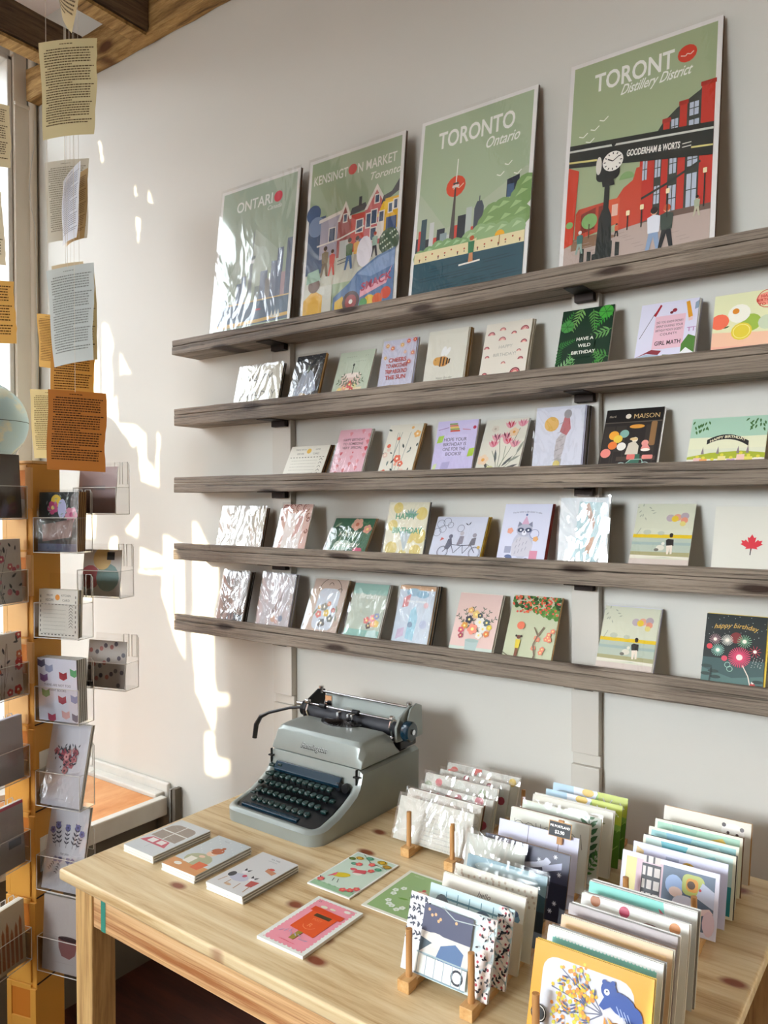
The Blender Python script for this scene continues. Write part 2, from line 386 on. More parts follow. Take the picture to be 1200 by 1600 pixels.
def brick():
    m, nt, b = base_mat('red brick'); tc = N(nt, 'ShaderNodeTexCoord'); mp = N(nt, 'ShaderNodeMapping'); mp.inputs['Rotation'].default_value = (PI/2, 0, 0)
    mp.inputs['Rotation'].default_value = (0, PI/2, PI/2)
    br = N(nt, 'ShaderNodeTexBrick', Scale=4.0); br.inputs['Color1'].default_value = lin('#8e5a4a'); br.inputs['Color2'].default_value = lin('#a56f5c'); br.inputs['Mortar'].default_value = lin('#c9bfb4')
    nt.links.new(tc.outputs['Object'], mp.inputs[0]); nt.links.new(mp.outputs[0], br.inputs['Vector']); nt.links.new(br.outputs[0], b.inputs['Base Color']); b.inputs['Roughness'].default_value = 0.9
    return m
M['brick'] = brick()
M['asphalt'] = mat('asphalt', '#6d6c6b', 0.9, var=0.2)
M['car_red'] = mat('red car paint', '#b4303a', 0.3, coat=0.5)

def struct(o): o['kind'] = 'structure'; return o
# ================================================================== ROOM
WX = -2.6; CEIL = 3.05
struct(MB().box(-2.75, -5.2, -0.1, 3.2, 0.12, 0.0).build('floor', M['floor']))
struct(MB().box(-2.75, 0.0, 0.0, 3.2, 0.12, CEIL).build('wall_back', M['wall']))
struct(MB().box(-2.75, -5.2, CEIL, 3.2, 0.12, CEIL+0.1).build('ceiling', M['ceiling']))
struct(MB().box(3.0, -5.0, 0.0, 3.2, 0.0, CEIL).build('wall_right', M['wall_dull']))
struct(MB().box(-2.75, -5.2, 0.0, 3.2, -5.0, 1.6).box(-2.75, -5.2, 2.9, 3.2, -5.0, CEIL).box(-2.75, -5.2, 1.6, -2.5, -5.0, 2.9).box(-0.9, -5.2, 1.6, 3.2, -5.0, 2.9).build('wall_front', M['wall_dull']))
wf = MB().box(-2.5, -5.12, 1.6, -2.47, -5.0, 2.9).box(-0.93, -5.12, 1.6, -0.9, -5.0, 2.9).box(-2.47, -5.12, 1.6, -0.93, -5.0, 1.63).box(-2.47, -5.12, 2.87, -0.93, -5.0, 2.9).box(-1.715, -5.1, 1.63, -1.685, -5.03, 2.87).build('window_3', M['trim_white']); struct(wf)
MB().box(-2.48, -5.07, 1.62, -0.92, -5.066, 2.88).build('pane', M['glass'], wf)
WL = MB()
WL.box(WX-0.15, -0.085, 0.0, WX, 0.0, CEIL).box(WX-0.15, -2.75, 0.0, WX, -2.55, CEIL).box(WX-0.15, -5.0, 0.0, WX, -3.92, CEIL)
WL.box(WX-0.15, -2.55, 0.0, WX, -0.085, 0.6).box(WX-0.15, -2.55, 2.9, WX, -0.085, CEIL)
WL.box(WX-0.15, -3.92, 2.9, WX, -2.75, CEIL).box(WX-0.15, -3.92, 0.0, WX, -2.75, 0.3)
struct(WL.build('wall_left', M['wall']))
def window(n, y0, y1, z0, z1, my, mz):
    f = MB()
    t = 0.016
    f.box(WX-0.09, y0, z0, WX+0.006, y0+t, z1).box(WX-0.09, y1-t, z0, WX+0.006, y1, z1).box(WX-0.09, y0, z0, WX+0.006, y1, z0+t).box(WX-0.09, y0, z1-t, WX+0.006, y1, z1)
    for z in mz: f.box(WX-0.07, y0+t, z-0.02, WX-0.02, y1-t, z+0.02)
    for y in my: f.box(WX-0.07, y-0.02, z0+t, WX-0.02, y+0.02, z1-t)
    o = struct(f.build('window_%d' % n, M['trim_white'], bevel=0.003))
    MB().box(WX-0.05, y0+0.01, z0+0.01, WX-0.046, y1-0.01, z1-0.01).build('pane', M['glass'], o)
    return o
window(1, -2.55, -0.085, 0.6, 2.9, [], [2.62])
window(2, -3.92, -2.75, 0.3, 2.9, [-3.33], [2.5])
# cream boards in the corner beside the window
struct(MB().box(WX, -0.083, 0.49, WX+0.018, -0.03, 2.735).build('trim_1', M['trim'], bevel=0.003))
tb = MB().tube([(WX+0.016, -0.018, 0.49), (WX+0.016, -0.018, CEIL)], 0.014, 12); struct(tb.build('trim_2', M['trim'], smooth=True))
struct(MB().box(WX, -0.083, 2.745, WX+0.014, -0.035, CEIL).build('trim_3', M['trim'], bevel=0.003))
struct(MB().box(WX, -0.090, 2.90, WX+0.02, -0.082, CEIL).box(WX, -0.083, 2.733, WX+0.022, -0.01, 2.748).build('trim_4', M['trim'], bevel=0.003))
# timber roof frame
def jag_box(mb, x0, y0, z0, x1, y1, z1, n, ax, seed, j=0.006):
    rn = random.Random(seed); b = len(mb.v)
    for i in range(n+1):
        t = i/n
        for (p, q) in ((0, 0), (1, 0), (1, 1), (0, 1)):
            jj = [rn.uniform(-j, j) for _ in range(2)]
            if ax == 'x': mb.v.append((x0+(x1-x0)*t, (y0, y1)[p]+(jj[0] if p == 0 else 0), (z0, z1)[q]+jj[1]*(1.6 if q else 0.6)))
            else: mb.v.append(((x0, x1)[p]+jj[0], y0+(y1-y0)*t, (z0, z1)[q]+jj[1]*(1.6 if q else 0.6)))
    for i in range(n):
        for k in range(4): mb.f.append((b+i*4+k, b+i*4+(k+1) % 4, b+(i+1)*4+(k+1) % 4, b+(i+1)*4+k))
    mb.f += [(b, b+1, b+2, b+3), (b+n*4, b+n*4+3, b+n*4+2, b+n*4+1)]
mb = MB(); jag_box(mb, WX+0.03, -0.045, 2.757, 2.9, -0.002, 2.86, 60, 'x', 3, 0.003); o = struct(mb.build('trim_5', M['beam_x'])); o['label'] = 'rough timber beam along the top of the wall'
for i, x in enumerate((-2.30, -1.965, -1.2, -0.5, 0.3, 1.1)):
    mb = MB(); jag_box(mb, x, -4.9, 2.757+0.003*i, x+0.06, -0.047, 2.862, 40, 'y', 5+i, 0.004); o = struct(mb.build('trim_%d' % (6+i), M['beam'])); o['label'] = 'rough dark timber joist under the white ceiling'
    struct(MB().box(x+0.002, -4.9, 2.742+0.003*i, x+0.058, -0.05, 2.752+0.003*i).build('trim_%d' % (16+i), M['beam_x']))  # paler timber strip paints the lit underside of each joist
# raised window platform
PX = -1.88
struct(MB().box(WX+0.001, -4.2, 0.0, PX-0.03, -0.03, 0.45).build('trim_30', M['concrete']))
pl = tag(MB().box(WX+0.02, -4.2, 0.452, PX-0.012, -0.052, 0.487).build('platform_board', M['platform']), 'orange plywood top of the low window platform', 'platform')
tag(MB().box(PX-0.010, -4.2, 0.438, PX+0.018, -0.03, 0.492).build('edge_board', M['trim_white'], bevel=0.004), 'worn white edge board along the window platform', 'edge board')
struct(MB().box(WX+0.02, -0.016, 0.45, PX+0.0, -0.002, 0.522).box(WX+0.02, -0.050, 0.45, PX-0.012, -0.016, 0.498).build('baseboard_back', M['trim_white'], bevel=0.004))
tag(MB().box(PX+0.022, -0.028, 0.0, PX+0.030, -0.004, 0.515).build('panel_end', M['grey_board']), 'thin grey upright panel end beside the platform corner', 'panel')
tag(MB().box(PX+0.038, -0.028, 0.0, PX+0.050, -0.004, 0.520).build('panel_end', M['concrete']), 'darker upright panel end nearest the table, by the wall', 'panel')
struct(MB().box(PX+0.08, -0.016, 0.0, 2.95, -0.001, 0.12).build('baseboard_right', M['concrete']))

# ================================================================== OUTDOORS
struct(MB().box(-40, -40, -0.4, WX-0.16, 40, -0.2).build('ground', M['asphalt']))
def building(x0, y0, x1, y1, h, label):
    r = empty('brick_building', ((x0+x1)/2, (y0+y1)/2, -0.2)); tag(r, label, 'building')
    cx, cy = (x0+x1)/2, (y0+y1)/2
    MB().box(x0-cx, y0-cy, 0, x1-cx, y1-cy, h).build('wall', M['brick'], r)
    for k in range(int((y1-y0)/2.2)):
        for j in range(int(h/3)):
            MB().box(x1-cx, y0-cy+0.7+2.2*k, 1.1+3*j, x1-cx+0.03, y0-cy+1.7+2.2*k, 2.6+3*j).build('window', M['tw_blue'], r)
    return r
building(-22, 3, -14, 16, 9, 'pinkish brick building across the street, seen past the window frame')
building(-22, -18, -14, 2, 5, 'low brick building across the street beyond the left window')
tag(MB().box(-3.88, -4.75, -0.2, WX-0.16, -4.5, 6).build('sun_block_wall', M['brick']), 'added unseen brick wall outside the shop front, blocking the low sun', 'wall')  # added out of view, deep enough to stop stray low sun
r = empty('parked_car', (-9.5, 6.2, -0.2)); tag(r, 'red car parked outside, glimpsed above the globe', 'car')
cb = MB().prism([(-2.1, 0.35), (2.1, 0.35), (2.15, 0.8), (1.9, 0.95), (1.2, 1.0), (0.7, 1.45), (-0.9, 1.5), (-1.7, 1.0), (-2.1, 0.9)], 'x', -0.85, 0.85); cb.build('body', M['car_red'], r, bevel=0.06, seg=3)
for sx in (-0.88, 0.72):
    for y in (-1.35, 1.35): MB().lathe([(0.33, 0), (0.33, 0.16)], 20, (sx, y, 0.33), 'x').build('wheel', M['tw_black'], r)
# added unseen board outside, its gaps cut to shape the wall's sun patches
def px(x, y): return (150+x/2.105, 480+y/2.105)
def to_wall(x, y):
    d = r2*((x-600)/FPX) - u2*((y-800)/FPX) + fwd; t = (0-CAM.y)/d.y; return CAM + d*t
GAPS = [[(22, 52), (40, 60), (55, 105), (57, 130), (50, 160), (57, 310), (68, 285), (73, 390), (40, 388), (20, 380)],
 [(78, 145), (113, 216), (78, 221)],
 [(66, 384), (130, 388), (164, 420), (164, 500), (200, 542), (197, 520), (203, 412), (209, 425), (206, 592), (148, 570), (138, 450), (120, 460), (98, 418), (70, 395)],
 [(138, 678), (138, 760), (95, 738)],
 [(46, 757), (73, 757), (66, 850), (66, 900), (83, 925), (76, 945), (57, 940), (58, 830), (42, 810)],
 [(145, 790), (222, 822), (222, 748), (250, 760), (292, 785), (292, 1155), (272, 1120), (250, 1060), (240, 1030), (238, 1010), (226, 975), (215, 940), (220, 880), (143, 873)],
 [(318, 710), (330, 706), (365, 775), (402, 850), (402, 935), (385, 1000), (390, 1235), (400, 1270), (455, 1275), (452, 1306), (395, 1310), (395, 1350), (385, 1400), (350, 1310), (330, 1270), (318, 1100)],
 [(358, 1400), (388, 1400), (395, 1480), (460, 1495), (458, 1525), (400, 1545), (358, 1530)],
 [(-60, 160), (10, 150), (12, 330), (-60, 330)], [(-40, 520), (0, 520), (0, 760), (-40, 760)], [(-40, 820), (-8, 820), (-8, 960), (-40, 960)],
 [(8, -545), (16, -540), (24, -480), (20, -470)], [(126, -410), (136, -360), (146, -300), (142, -220), (136, -215), (132, -320)], [(170, -395), (182, -360), (190, -310), (186, -290), (178, -300)],
 [(14, -575), (17, -570), (17, -560), (14, -562)]]
BARS = [[(252, 880), (262, 870), (264, 1010), (252, 1020)], [(143, 866), (222, 868), (222, 850), (143, 858)]]
H1 = Vector((1, -0.5, 0)).normalized(); H2 = SUN_DIR.cross(H1).normalized()
if H2.z < 0: H2 = -H2
P0 = Vector((WX, -1.05, 1.75)) - SUN_DIR*1.6
def gp(w): q = w - SUN_DIR*((w-P0).dot(SUN_DIR)) - P0; return (q.dot(H1), q.dot(H2))
def inside(poly, x, y):
    c = False; n = len(poly)
    for i in range(n):
        (x0, y0), (x1, y1) = poly[i], poly[(i+1) % n]
        if (y0 > y) != (y1 > y) and x < (x1-x0)*(y-y0)/(y1-y0)+x0: c = not c
    return c
gps = [[gp(to_wall(*px(*q))) for q in g] for g in GAPS]; bps = [[gp(to_wall(*px(*q))) for q in g] for g in BARS]
sc = MB(); st = 0.006; U0, U1, V0, V1 = -0.62, 0.575, -1.35, 1.5
v = V0
while v < V1:
    runs = []; u = U0; start = None
    while u <= U1:
        hole = any(inside(g, u+st/2, v+st/2) for g in gps) and not any(inside(g, u+st/2, v+st/2) for g in bps)
        if (P0+H1*(u+st)+H2*(v+st)).x > WX-0.19 or (P0+H1*u+H2*v).z > 3.5: hole = True
        if not hole and start is None: start = u
        if (hole or u+st > U1) and start is not None: runs.append((start, u)); start = None
        u += st
    for a, b in runs:
        q = [P0+H1*a+H2*v, P0+H1*b+H2*v, P0+H1*b+H2*(v+st), P0+H1*a+H2*(v+st)]; n0 = len(sc.v); sc.v += [tuple(p) for p in q]
        sc.f.append((n0, n0+1, n0+2, n0+3))
    v += st
o = sc.build('sun_patch_screen', M['grey_board']); tag(o, 'added unseen board outside the shop window, gaps shaped for the sun patches', 'screen')
md = o.modifiers.new('t', 'SOLIDIFY'); md.thickness = 0.004

# ================================================================== SHELVES
XL = -1.743; XR = 1.3; SD = 0.0984
SH = {1: (1.8198, 1.7795), 2: (1.6285, 1.5817), 3: (1.4387, 1.3959), 4: (1.2543, 1.2091), 5: (1.0565, 1.0110)}
SEAM = {}
desc = {1: 'topmost rough wooden ledge, holding the four large prints', 2: 'second wooden ledge down, just under the print ledge', 3: 'middle of the five wooden ledges on the wall', 4: 'fourth wooden ledge down, with the maple leaf card', 5: 'lowest wooden ledge on the wall, above the typewriter'}
uprights = ((-1.434, -1.369, 'left'), (-0.604, -0.547, 'right'))
for k, (zt, zb) in SH.items():
    seam = zt-0.0165; SEAM[k] = seam
    r = empty('wall_ledge', (0, 0, zb)); tag(r, desc[k], 'shelf', 'rough wooden wall ledges')
    xl = XL + {1: 0, 2: 0.006, 3: 0.004, 4: 0, 5: 0}[k]
    rn = random.Random(k)
    def board(y0, y1, z0, z1, nm):
        mb = MB(); n = 70; b0 = 0
        for i in range(n+1):
            x = xl+(XR-xl)*i/n
            for (y, z) in ((y0, z0), (y1, z0), (y1, z1), (y0, z1)):
                j = 0.0009 if y == y0 else 0
                mb.v.append((x, y+rn.uniform(-j, j), z+(rn.uniform(-0.0007, 0.0007) if y == y0 else 0)))
        for i in range(n):
            for q in range(4): mb.f.append((i*4+q, i*4+(q+1) % 4, (i+1)*4+(q+1) % 4, (i+1)*4+q))
        mb.f += [(0, 1, 2, 3), (n*4, n*4+3, n*4+2, n*4+1)]
        return mb.build(nm, M['shelf'], r, bevel=0.0022, seg=2, loc=(0, 0, -zb))
    board(-SD, -0.001, zb, seam-0.0008, 'shelf_board'); board(-SD+0.0008, -0.0835, seam, zt, 'lip_board')
    for (xa, xb, nm) in uprights:
        xa, xb = xa+0.012, xb-0.006
        MB().box(xa, -0.036, -0.017, xb, -0.0205, -0.0005).box(xa, -0.09, -0.0022, xb, -0.0205, 0.0).build('bracket', M['iron'], r, bevel=0.001)
for xa, xb, nm in uprights:
    struct(MB().box(xa, -0.0198, 0.862, xb, -0.0005, 1.90).build('trim_%d' % (40+3*(nm == 'right')), M['strip'], bevel=0.0015))
    struct(MB().box(xa, -0.012, 0.838, xb+0.001, -0.0005, 0.8615).build('trim_%d' % (41+3*(nm == 'right')), M['strip'], bevel=0.001))
    struct(MB().box(xa-0.001, -0.0198, 0.10, xb+0.001, -0.0005, 0.8375).build('trim_%d' % (42+3*(nm == 'right')), M['strip'], bevel=0.0015))

# ================================================================== CARDS: builders
def card_obj(name, w, h, art, board='white_board', sleeve=None, env=None, thick=0.0014, art_in=0.0):
    """root = card board with its lower left front corner at the origin, front facing -Y"""
    root = MB().box(0, 0, 0, w, thick, h).build(name, M[board])
    if art:
        a = Art(w-2*art_in, h-2*art_in); art(a); link('artwork', a.mesh(), root, (art_in, -0.00008, art_in))
    if env: MB().box(0.001, thick+0.0003, 0.001, w+0.0035, thick+0.0011, h+0.0015).build('envelope', M[env], root)
    if sleeve:
        e = 0.0035; n = 8; mb = MB(); rn = random.Random(int(w*9999)+len(bpy.data.objects))
        for j in range(n+1):
            for i in range(n+1):
                ed = i in (0, n) or j in (0, n)
                mb.v.append((-e+(w+2*e)*i/n, -0.0016-(0 if ed else rn.uniform(0, 0.0016)), -0.0005+(h+e*1.8)*j/n))
        for j in range(n):
            for i in range(n): a0 = j*(n+1)+i; mb.f.append((a0, a0+1, a0+n+2, a0+n+1))
        o = link('clear_sleeve', mb.mesh('clear_sleeve', M[sleeve], smooth=True, normals=False), root)
    return root
def place(root, x, y, z, lean, rotz=0.0):
    root.location = (x, y, z); root.rotation_euler = (-lean, 0, rotz)
copy_mesh = {}
def copies(n, w, h, x, y, z, lean, label, group, colours=('white_board',), pitch=0.0030, jit=0.0015, thick=0.0017, name='greeting_card', cat='card', rotz=0, first=0.0020):
    rn = random.Random(int(x*1000)+n)
    for k in range(n):
        m = colours[k % len(colours)]; key = (round(w, 3), round(h, 3), m, thick, name)
        if key not in copy_mesh: copy_mesh[key] = MB().box(0, 0, 0, w, thick, h).mesh(name, M[m])
        o = link(name, copy_mesh[key]); tag(o, label, cat, group)
        place(o, x+rn.uniform(-jit, jit)+0.001, y+first+pitch*(k+0.2), z, lean+rn.uniform(-0.002, 0.002), rotz)

def shelf_card(k, x0, x1, zt, yt, label, art, n=0, cols=('white_board',), sleeve='film', board='white_board', env=None, art_in=0.0, cgroup=None, name='greeting_card', cat='card', yb=-0.077):
    zs = SEAM[k]; zl = SH[k][0]; s = (yt-yb)/(zt-zl)
    y0 = yb-(zl-zs)*s; lean = math.atan(s); H = (zt-zs)/math.cos(lean)
    r = card_obj(name, x1-x0, H, art, board, sleeve, env, art_in=art_in)
    place(r, x0, y0+0.0005, zs+0.0004, lean); tag(r, label, cat, 'greeting cards on the %s ledge' % {1: 'print', 2: 'second', 3: 'middle', 4: 'fourth', 5: 'lowest'}[k] if name == 'greeting_card' else 'large art prints on the top ledge')
    if n:
        copies(n, x1-x0, H, x0, y0+(0.0016 if env else 0.0005), zs+0.0004, lean, 'plain edge of a further card stacked behind the '+cgroup, 'further cards behind the '+cgroup, cols, name=name, cat=cat)
    return r

# ------------------------------------------------------------------ large prints (top ledge)
GREEN = '#a3b694'
def house(a, x0, x1, yb, yt, c, roof, gable=None, trim='#ece6dc'):
    a.r(x0, yb, x1, yt, c)
    if gable: a.p([(x0-1, yt-1), ((x0+x1)/2, yt+gable), (x1+1, yt-1)], trim); a.p([(x0+2, yt-1), ((x0+x1)/2, yt+gable-5), (x1-2, yt-1)], roof)
    else: a.p([(x0, yt), (x0+2, yt+6), (x1, yt+9), (x1, yt)], roof)
def win(a, x, y, w, h, c='#34506e', f='#ece6dc'): a.r(x-1, y-1, x+w+1, y+h+1, f).r(x, y, x+w, y+h, c)
def walker(a, x, y, h, top, leg, hair='#3a2418', skin='#e3b491'):
    a.p([(x-h*.09, y+h*.5), (x+h*.09, y+h*.5), (x+h*.16, y), (x+h*.08, y), (x, y+h*.36), (x-h*.1, y), (x-h*.17, y)], leg)
    a.p([(x-h*.12, y+h*.45), (x+h*.12, y+h*.45), (x+h*.14, y+h*.8), (x, y+h*.86), (x-h*.14, y+h*.8)], top)
    a.c(x, y+h*.92, h*.075, skin, n=9); a.c(x, y+h*.95, h*.08, hair, n=9)
def pr_ontario(a):
    V = a.V; a.r(0, 0, 100, V, '#e9e8e4').r(3, 3, 97, V-3, '#a7b8a2')
    a.t('ONTARI', 22, V-25, 14, '#eef0ea', 'l', bold=.015, maxw=46); a.c(75, V-20.5, 5.2, '#d8344a'); a.t('Canada', 62, V-31, 6, '#eef0ea', 'l', it=.35)
    a.p([(50, V-46), (86, V-75), (74, V-112), (44, V-118), (14, V-92)], '#b4c4b2').p([(50, V-46), (64, V-58), (58, V-112), (44, V-118)], '#bccbbb')  # pale triangular glare painted into the print
    a.l([(47, 42), (48.5, V-48)], 1, '#8c9494').p([(44, 30), (50, 30), (49, V-68), (47, V-68)], '#8f9a9c').r(44, V-74, 52, V-71, '#737e80').r(45.5, V-78, 51, V-75, '#e8ecec')
    for x, w, h, c in ((30, 8, 20, '#7d8fa6'), (36, 6, 26, '#8fa1b5'), (54, 6, 14, '#9aa6a5'), (60, 9, 27, '#8695ab'), (67, 7, 19, '#a3a5a4'), (73, 8, 34, '#7f8ca3'), (80, 7, 45, '#6d7b94'), (86, 5, 22, '#b69ea3'), (91, 6, 52, '#68758a')): a.r(x, 30, x+w, 30+h, c)
    a.r(3, 30, 97, 31.2, '#d9c08a').r(3, 3, 97, 30, '#5d7389').p([(3, 13), (60, 13), (97, 15), (97, 12), (60, 10), (3, 9)], '#d8b56a').r(3, 3, 97, 9, '#9fb198')
    for x in (12, 16, 20, 78, 82, 86): a.p([(x-2, 12), (x+2, 12), (x, 19)], '#dfe3da')
    a.r(6, 31, 18, 37, '#4b5c70'); a.c(60, 22, 4, '#c2545c', ry=.8)
def pr_kensington(a):
    V = a.V; a.r(0, 0, 100, V, '#e9e8e4').r(3, 3, 97, V-3, GREEN)
    a.t('KENSINGT', 6, V-23, 11.5, '#f0efe8', 'l', bold=.012, maxw=37); a.c(48, V-18.5, 4.6, '#c8321e'); a.t('N MARKET', 53.5, V-23, 11.5, '#f0efe8', 'l', bold=.012, maxw=39.5)
    a.t('Toronto', 66, V-33, 9, '#f0efe8', 'l', it=.3, bold=.01)
    a.r(3, 30, 97, 62, '#c9c9b8')
    a.r(3, 42, 22, 92, '#41597c').c(8, 96, 8, '#3d5a86').c(12, 84, 9, '#7d92b4')
    a.r(17, 54, 38, 90, '#b3aebd').p([(15, 89), (40, 93), (40, 90), (15, 86)], '#ece6dc')
    house(a, 36, 50, 52, 84, '#a85450', '#8d3a36', 16); a.r(50, 54, 66, 86, '#cf4636').p([(48, 86), (66, 88), (64, 94), (50, 92)], '#4b4f52').r(57, 92, 60, 100, '#3a3c40')
    house(a, 64, 86, 56, 88, '#c9666a', '#cf6f6c', 19); a.p([(80, 88), (97, 96), (97, 106), (90, 97), (82, 95)], '#43474b')
    a.r(84, 60, 97, 92, '#e6b41e').p([(76, 78), (97, 84), (97, 90), (82, 90)], '#f2c61c')
    for x, y, w, h in ((27, 68, 6, 11), (42, 82, 3, 6), (56, 70, 6, 10), (66, 72, 4, 11), (71, 74, 5, 11), (71, 60, 5, 10), (79, 72, 4, 10), (74, 91, 3.5, 6), (88, 80, 3, 7), (93, 82, 3, 7)): win(a, x, y, w, h)
    a.l([(14, 66), (38, 68), (64, 74)], 1.4, '#ece6dc').r(39, 50, 49, 66, '#c8cdc8').r(56, 52, 62, 64, '#3f5c86').r(86, 62, 96, 76, '#2f4e7a').r(77, 60, 84, 74, '#e6dfd4')
    a.l([(38, 46), (52, 48)], .8, '#5d6264').l([(38, 49), (52, 51)], .8, '#5d6264')
    walker(a, 24, 38, 26, '#8d8064', '#7a6a55'); walker(a, 32, 38, 22, '#d9584e', '#d9584e'); walker(a, 50, 40, 26, '#4e7048', '#4a6f9d'); walker(a, 58, 40, 26, '#dfa93e', '#b7b3a5'); walker(a, 76, 46, 20, '#9ab7a6', '#2f2f38', '#b0371f')
    a.c(66, 52, 8, '#e9e6ec', ry=13); a.c(90, 56, 10, '#3f5a42', ry=11); 
    for k in range(22): a.c(82+(k*37) % 17, 47+(k*53) % 19, .9, '#c9d4bd', n=6)
    a.p([(36, 4), (36, 18), (52, 28), (60, 36), (80, 46), (97, 50), (97, 4)], '#5d7fa9').p([(60, 34), (80, 44), (97, 48), (97, 36), (74, 30)], '#87a3c8')
    a.p([(38, 6), (38, 14), (46, 18), (50, 8)], '#e0bb4e').c(55, 12, 9, '#55454a').c(55, 12, 6, '#9c3d42').c(55, 12, 2, '#e9e4dc')
    a.p([(64, 20), (90, 28), (95, 36), (90, 22), (64, 14)], '#e7aab8').t('SMACK', 80, 22, 9, '#b4455e', bold=.03, skew=.2); a.c(74, 9, 6, '#e8c33a').c(82, 10, 5, '#d9622e').c(90, 14, 5, '#d8553a').c(68, 9, 4, '#4f9a58').r(3, 3, 34, 30, '#d3d4c8')
    a.p([(3, 3), (3, 20), (14, 28), (24, 22), (24, 3)], '#e2b23c').c(14, 32, 6.5, '#6a4630').p([(5, 34), (6, 44), (18, 46), (21, 36)], '#8fb29a')
def tree_mass(a, pts, r, c, c2):
    for x, y in pts: a.c(x, y, r, c, n=12)
    for i, (x, y) in enumerate(pts): a.p([(x-r*.5, y+r*.1), (x, y+r*.7), (x+r*.6, y+r*.5), (x+r*.1, y+r*.3)], c2)
def pr_toronto(a):
    V = a.V; a.r(0, 0, 100, V, '#e9e8e4').r(3, 3, 97, V-3, '#a9bb9a').p([(3, V-60), (30, V-95), (97, V-60), (97, V-110), (3, V-110)], '#b4c0a6')
    a.t('TORONTO', 50, V-27, 19, '#f0f1ea', bold=.02, maxw=66); a.t('Ontario', 73, V-38, 12, '#f0f1ea', it=.3, bold=.012, maxw=28)
    for x, y in ((80, V-55), (74, V-62), (88, V-64)): a.l([(x-3, y), (x, y-1.5), (x+3, y+1.2)], .7, '#f2f2ea')
    a.c(36, V-62, 8.6, '#dd4a26').l([(34, V-64), (37, V-62.5), (39, V-64), (43, V-61)], .7, '#eecfb8')
    for x, w, h, c in ((3, 4, 14, '#3b424a'), (5, 6, 20, '#d0493a'), (7, 5, 29, '#33515a'), (12, 4, 12, '#222a33'), (15, 4, 25, '#cfd2cf'), (19, 9, 12, '#d0493a'), (22, 7, 18, '#22303c'), (25, 6, 14, '#8ea0a5'), (31, 5, 12, '#c6ccc8'), (36, 8, 18, '#d0493a'), (40, 7, 25, '#232d38'), (47, 5, 30, '#b7c1bb'), (52, 4, 14, '#d0493a')): a.r(x, V-112, x+w, V-112+h, c)
    a.p([(54, V-112), (54, V-84), (56, V-79), (60, V-79), (62, V-84), (62, V-112)], '#49525c').l([(58, V-79), (58, V-75)], .8, '#49525c')
    a.p([(33, V-112), (38, V-112), (36.4, V-62), (35.4, V-62)], '#55504c').l([(36, V-62), (36.5, V-40)], .9, '#eceae4').r(33, V-63, 39, V-61, '#d9d7d0').r(33.6, V-60.5, 38.4, V-59, '#4a4a4a')
    a.p([(80, V-82), (80, V-68), (90, V-66), (90, V-82)], '#1d2c3c').r(80.5, V-82, 86, V-72, '#3c5d7e')
    tree_mass(a, [(92, V-84), (88, V-92), (78, V-90), (70, V-92), (66, V-99), (92, V-98), (80, V-100), (96, V-76)], 9, '#7da063', '#a5c486'); a.r(60, V-112, 97, V-98, '#86a86c')
    tree_mass(a, [(60, V-105), (52, V-108), (68, V-106), (78, V-107), (90, V-107)], 7.5, '#95b581', '#b6cfa2')
    tree_mass(a, [(8, V-114), (16, V-112), (24, V-109), (32, V-109), (40, V-110), (46, V-111)], 6, '#7fa76e', '#a8ca98')
    a.r(3, V-119, 97, V-110, '#e9dcae')
    for k in range(16): x = 8+(k*5.7) % 86; a.c(x, V-116+(k % 3)*1.5, .8, '#b8532e', n=6).r(x-.4, V-118+(k % 3), x+.4, V-116, '#43302a')
    a.c(77, V-110, 4, '#efb01f', a0=0, a1=180).r(76.7, V-117, 77.3, V-110, '#9c6a20')
    a.r(3, 3, 97, V-119, '#1f4f5c')
    for k in range(20): y = 8+(k*7.3) % (V-130); x = (k*31) % 70+3; a.l([(x, y), (x+16+(k*5) % 12, y+1)], .7, '#173e4a')
    a.l([(44, V-127), (62, V-126)], 1.3, '#f0ece0'); a.p([(46, V-112), (58, V-108), (58, V-110)], '#e9dcae'); a.p([(52, V-126), (52.5, V-119), (55.5, V-119), (56, V-126)], '#c98a5c').p([(51.5, V-119), (51, V-110), (56.5, V-110), (56, V-119)], '#2f7a52').c(54, V-107.5, 2, '#c0572a', n=9)
